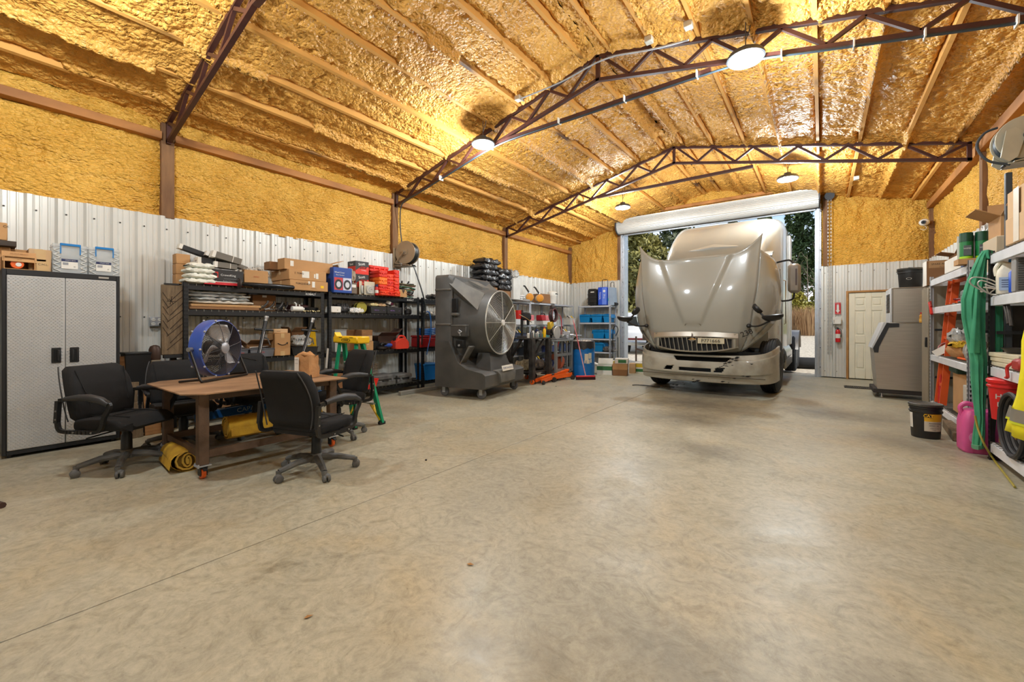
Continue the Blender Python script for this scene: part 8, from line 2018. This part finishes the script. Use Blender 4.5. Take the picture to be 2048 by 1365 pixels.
# coiled hose and blue box low at the edge
t = thing('floor_hose_coil', 'black hose coiled on the bottom shelf at the right edge', 'hose', (1.25, 5.30, .185), 0)
for k in range(5): part('hose_loop', G().tube([(.02 + .03 * k, .28 * math.cos(a) * (1 - .06 * k), .26 + .26 * math.sin(a) * (1 - .06 * k)) for a in [2 * PI * q / 22 for q in range(22)]], .019, 7, closed=True), mat('coil_black', (40, 40, 42), .5), t)
t = thing('blue_tub', 'blue plastic tub at the right edge on the near right rack', 'tub', (1.36, 4.72, .178), -PI / 2); part('tub', G().prism([(-.16, 0), (.16, 0), (.19, .36), (-.19, .36)], -.1, .12, 'y'), mat('tub_sky', (60, 140, 200), .4), t); part('rim', G().box(-.20, .20, -.11, .13, .32, .37, .008), mat('tub_blue', (24, 100, 190), .4), t)
solo('grey_tank', G().lathe([(.06, 0), (.10, .02), (.11, .12), (.09, .2), (.04, .22)], 18), mat('tank_grey', (170, 166, 156), .5), 'grey round tank inside the coiled hose at the right edge', 'tank', (1.48, 5.28, .178))
g = G().tube(smoothline([onY(1950, 832, 5.86), onY(1956, 858, 5.84), onY(1968, 888, 5.78), onZ(1985, 916, .03), onZ(2006, 944, .012), onZ(2030, 975, .012)], 6), .0085, 7)
solo('yellow_hose', g, mat('hose_yellow', (160, 146, 56), .5), 'thin yellow hose trailing from the coverall onto the floor', 'hose')
# reel on its post at the right
t = solo('reel_post', G().box(-.022, .022, -.022, .022, 0, 2.74, .004).box(-.09, .09, -.09, .09, 0, .012), mat('post_slate', (62, 66, 70), .5, metal=.3), 'dark slate post at the right rack carrying the big hose reel', 'post', (1.42, 6.0, 0))
r2 = reel('hose_reel', 'big grey-tan hose reel on a post at the top right edge', (1.49, 5.94, 3.05), 0, 1.0, mat('hose_slate', (54, 62, 68), .4), mat('reel_grey', (168, 162, 142), .4, metal=.2))
r2.rotation_euler = (0, 0, R(180)); r2.scale = (.86, .86, .86); r2.location = (1.50, 5.94, 3.02)
part('swing_arm', G().prism([(.02, .02), (.10, .10), (.16, .08), (.20, -.2), (.14, -.26), (.08, -.22)], -.16, -.13, 'y').prism([(.02, .02), (.10, .10), (.16, .08), (.20, -.2), (.14, -.26), (.08, -.22)], .13, .16, 'y'), mat('reel_grey', (168, 162, 142), .4), r2, stuff=True)
part('bolts', G().cyl((0, -.19, 0), (0, .19, 0), .045, n=18), dark_steel, r2)
part('feed_hose', G().tube(smoothline([(.12, .1, -.28), (.28, .1, -.2), (.36, .08, -.02), (.30, .06, .12), (.2, .05, .16)], 5), .013, 7), mat('hose_slate', (54, 62, 68), .4), r2)

# ================================================================ ice machine
t = thing('ice_bin', 'stainless ice bin with a sloped lid standing right of the man door', 'ice bin', (0, 9.72, 0))
poly = [(.78, .16), (.73, .86), (.90, 1.31), (1.52, 1.31), (1.52, .16)]
part('body', G().prism(poly, 0, .76), stainless, t)
part('lid', G().prism([(.70, .88), (.735, .86), (.905, 1.30), (.885, 1.335), (.86, 1.33)], -.006, .766), mat('lid_white', (214, 216, 218), .35), t)
part('lid_edge', G().prism([(.735, .80), (.79, .80), (.80, .90), (.93, 1.24), (1.06, 1.25), (1.06, 1.315), (.90, 1.325), (.72, .88)], -.016, -.004), mat('edge_black', (40, 40, 42), .5), t)
part('top_trim', G().box(.90, 1.52, -.01, .77, 1.31, 1.325, .004), mat('trim_steel', (150, 140, 126), .4, metal=.6), t)
for x in (.84, 1.46):
    for y in (.06, .70): part('leg', G().lathe([(.022, 0), (.026, .02), (.016, .04), (.02, .165)], 12, c=(x, y, 0)), chrome, t)
part('base_skid', G().box(.72, 1.5, .02, .74, .085, .165, .01), mat('skid_dark', (52, 44, 40), .7), t)
t = thing('ice_maker', 'stainless ice maker head sitting on the ice bin', 'ice maker', (0, 9.80, 1.327))
part('cabinet', G().box(.98, 1.52, 0, .64, 0, .60, .008), stainless, t); part('side_cap', G().box(.955, .98, .0, .64, .0, .6, .004), mat('lid_white', (214, 216, 218), .35), t)
g = G()
for k in range(14): g.box(.948, .957, .06, .5, .18 + k * .024, .192 + k * .024)
part('louvres', g, slot_m, t, stuff=True)
part('edge_trim', G().box(.98, .995, -.006, 0, 0, .6).box(1.38, 1.39, -.006, 0, 0, .6), mat('trim_steel', (150, 140, 126), .4, metal=.6), t)
part('top_lip', G().box(.97, 1.52, -.012, .65, .595, .61, .003), mat('trim_steel', (150, 140, 126), .4, metal=.6), t)
t = thing('drink_bottle', 'small amber juice bottle with a red cap standing on the ice bin ledge', 'bottle', (1.34, 9.755, 1.327)); part('bottle_body', G().lathe([(.026, 0), (.028, .01), (.028, .07), (.022, .09), (.028, .11), (.014, .14), (.012, .15)], 14), mat('juice', (214, 150, 50), .2), t); part('label', G().lathe([(.0285, .02), (.0285, .06)], 14, cap=False), mat('label_orange', (230, 180, 80), .5), t); part('cap', G().lathe([(.014, .148), (.016, .15), (.016, .17), (.012, .172)], 12), red, t)
def bucket(name, label, loc, r, h, rz=0, lid=True):
    t = thing(name, label, 'bucket', loc, rz)
    part('pail', G().lathe([(r * .86, 0), (r * .88, .006), (r * .97, h * .74), (r * 1.03, h * .75), (r * 1.03, h * .79), (r * .98, h * .8), (r * .98, h * .86), (r * 1.04, h * .87), (r * 1.04, h * .9), (r, h * .91), (r, h * .95)], 30), mat('pail_black', (34, 33, 32), .45, var=.2), t)
    if lid: part('lid', G().lathe([(r * 1.06, h * .93), (r * 1.07, h * .94), (r * 1.07, h * .99), (r * 1.02, h), (r * .96, h * .985), (.01, h * .98)], 30), mat('lid_black', (44, 43, 41), .5, c2=(80, 78, 72), sc=9, ramp=(.5, .75)), t)
    return t
t = bucket('black_bucket', 'black bucket with a loose lid on top of the ice maker', (1.24, 10.02, 1.94), .17, .34); part('bail', G().tube(arc((0, -.03, .29), .185, 0, 180, 14, 'xy'), .005, 5), dark_steel, t); part('lid_sag', G().cbox((.04, -.17, .32), (.2, .04, .03), .012, (0, .15, 0)), mat('lid_black', (44, 43, 41), .5), t); part('oval_badge', G().lathe([(.03, 0), (.036, 0), (.036, .002), (.03, .002)], 18, M=Matrix.Translation((-.04, -.166, .15)) @ Matrix.Rotation(PI / 2, 4, 'X') @ Matrix.Scale(.5, 4, (0, 1, 0)), cap=False), paper, t)
t = bucket('oil_bucket', 'black oil bucket with a yellow and white label on the floor by the right rack', (.95, 6.66, 0), .138, .39, R(-8))
def wrapb(nm, a0, a1, z0, z1, m, o=.003):
    g = G().grid([[((.138 * (.88 + .09 * (z / .30)) + o) * math.cos(R(a)), (.138 * (.88 + .09 * (z / .30)) + o) * math.sin(R(a)), z) for a in [a0 + (a1 - a0) * k / 10 for k in range(11)]] for z in (z0, (z0 + z1) / 2, z1)])
    return part(nm, g, m, t)
wrapb('label_yellow', -95, -20, .20, .285, mat('label_gold', (226, 176, 40), .5)); wrapb('label_white', -95, -20, .09, .20, mat('label_cream', (206, 200, 180), .6)); wrapb('side_label', -165, -142, .11, .28, paper)
wrapb('label_black_band', -94, -68, .245, .28, ink, .005)
def ontub(s, size, ang, z, m, bold=0):
    r = .138 * (.88 + .09 * (z / .30)) + .006; o = text(s, size, m, t, (0, 0, 0), '-y', bold=bold)
    o.matrix_local = Matrix.Rotation(R(ang + 90), 4, 'Z') @ Matrix.Translation((0, -r, z)) @ Matrix.Rotation(PI / 2, 4, 'X') @ Matrix.Diagonal((size, size, .004, 1))
ontub('CAT', .042, -81, .262, mat('label_gold', (226, 176, 40), .5), .03); ontub('ADVANCED', .020, -58, .18, ink); ontub('HYDO 10', .020, -60, .155, ink); ontub('HYDRAULIC OIL', .011, -58, .125, ink); ontub('5 GAL', .012, -58, .105, ink)
# rear wall fittings right of the truck door
t = thing('extinguisher_sign', 'red sign with a white arrow pointing down at the extinguisher', 'sign', (.30, YF - .035, 1.54)); part('sign_plate', G().box(-.055, .055, -.004, 0, 0, .29, .001), mat('sign_red', (200, 26, 36), .5), t)
part('arrow', G().add([(-.022, -.006, .25), (.022, -.006, .25), (.022, -.006, .10), (.042, -.006, .10), (0, -.006, .03), (-.042, -.006, .10), (-.022, -.006, .10)], [(0, 6, 5, 4, 3, 2, 1)]), white_paint, t); part('sign_border', G().box(-.05, .05, -.0055, -.004, .275, .281).box(-.05, .05, -.0055, -.004, .008, .014), white_paint, t, stuff=True)
o = text('FIRE', .022, mat('sign_red', (200, 26, 36), .5), t, (0, -.008, .235), '-y', bold=.02)
t = thing('wall_box', 'white square box on the rear wall above the fire extinguisher', 'wall box', (.28, YF - .03, 1.30)); part('box_body', G().box(-.085, .085, -.09, 0, 0, .17, .012), white_plastic, t); part('lever', G().box(-.06, -.05, -.10, -.09, .04, .11), mat('trim_steel', (150, 140, 126), .4), t)
t = thing('fire_extinguisher', 'red fire extinguisher with a white label hung on the rear wall', 'fire extinguisher', (.30, YF - .10, .87)); part('tank', G().lathe([(.04, 0), (.05, .01), (.05, .25), (.04, .29), (.018, .31)], 20), mat('extinguisher_red', (200, 24, 30), .35), t); part('label', G().lathe([(.0508, .10), (.0508, .20)], 20, cap=False), paper, t); part('valve', G().box(-.015, .015, -.015, .015, .31, .35).bar((-.0, 0, .35), (-.07, 0, .37), .02, .012).bar((.0, 0, .335), (-.06, 0, .325), .018, .01), black_plastic, t); part('hose', G().tube([(.015, 0, .33), (.06, 0, .30), (.065, 0, .18), (.055, 0, .12)], .008, 6), black_plastic, t); part('bracket', G().box(-.02, .02, .05, .075, .05, .33), dark_steel, t)
t = thing('security_camera', 'white dome security camera high in the rear right corner', 'camera', (1.76, YF - .28, 3.50)); part('dome', G().blob((0, 0, 0), .09, .075, .075, 16, 10), white_plastic, t); part('lens_ring', G().cyl((-.02, -.06, -.005), (-.025, -.085, -.01), .04, n=18), mat('lens_grey', (60, 62, 66), .3), t); part('lens', G().cyl((-.025, -.084, -.01), (-.026, -.09, -.011), .02, n=14), glass_dark, t); part('mount', G().cyl((.02, .05, .0), (.03, .33, .02), .03, n=12), white_plastic, t); part('pigtail', G().tube(smoothline([(.0, .05, -.06), (.04, .02, -.12), (.0, .03, -.16), (-.05, .08, -.12)], 4), .004, 5), white_plastic, t)
# things on the floor
p = onZ(1725, 777); t = thing('floor_grate', 'dark rectangular steel grate lying on the floor before the man door', 'grate', (p.x + .03, p.y, 0), 0); part('frame', G().box(-.32, .32, -.14, -.12, 0, .02).box(-.32, .32, .12, .14, 0, .02).box(-.32, -.3, -.12, .12, 0, .02).box(.3, .32, -.12, .12, 0, .02), dark_steel, t)
g = G()
for k in range(20): g.box(-.29 + k * .03, -.282 + k * .03, -.12, .12, .002, .018)
part('bars', g, dark_steel, t, stuff=True)
for i, (px, py, s, rz_) in enumerate(((941, 1131, .022, .3), (617, 1236, .02, 1.2))):
    p = onZ(px, py); g = G().add([(-s, 0, .002), (-.2 * s, -.5 * s, .006), (s, 0, .004), (-.2 * s, .5 * s, .006), (0, 0, .010)], [(0, 1, 4), (1, 2, 4), (2, 3, 4), (3, 0, 4)])
    solo('dry_leaf', g, mat('leaf_tan', (170, 124, 72), .8), ('small tan dry leaf in the middle of the floor', 'small tan dry leaf nearest the viewer on the floor')[i], 'leaf', (p.x, p.y, .001), rz_)
for i, (px, py) in enumerate(((852, 922), (1112, 774))):
    p = onZ(px, py); g = G().blob((0, 0, .007), .011, .009, .007, 8, 5, .2, i); solo('rubber_scrap', g, dark_rubber, ('dark rubber crumb on the floor right of the front chair', 'dark rubber crumb on the floor by the red broom')[i], 'scrap', (p.x, p.y, .0))
p = onZ(1310, 770); solo('bent_rod', G().tube(smoothline([(-.25, -.02, .012), (-.12, .04, .014), (.3, .0, .012)], 5), .010, 6), dark_steel, 'bent dark rod on the floor by the left truck wheel', 'rod', (p.x - .1, p.y - .35, 0), .2)
p = onZ(4, 1016); solo('hose_end', G().tube([(-.3, .0, .02), (0, 0, .02)], .022, 8), mat('rod_brown', (70, 44, 36), .6), 'dark brown tube end at the left edge of the floor', 'tube', (p.x + .02, p.y, 0), .3)
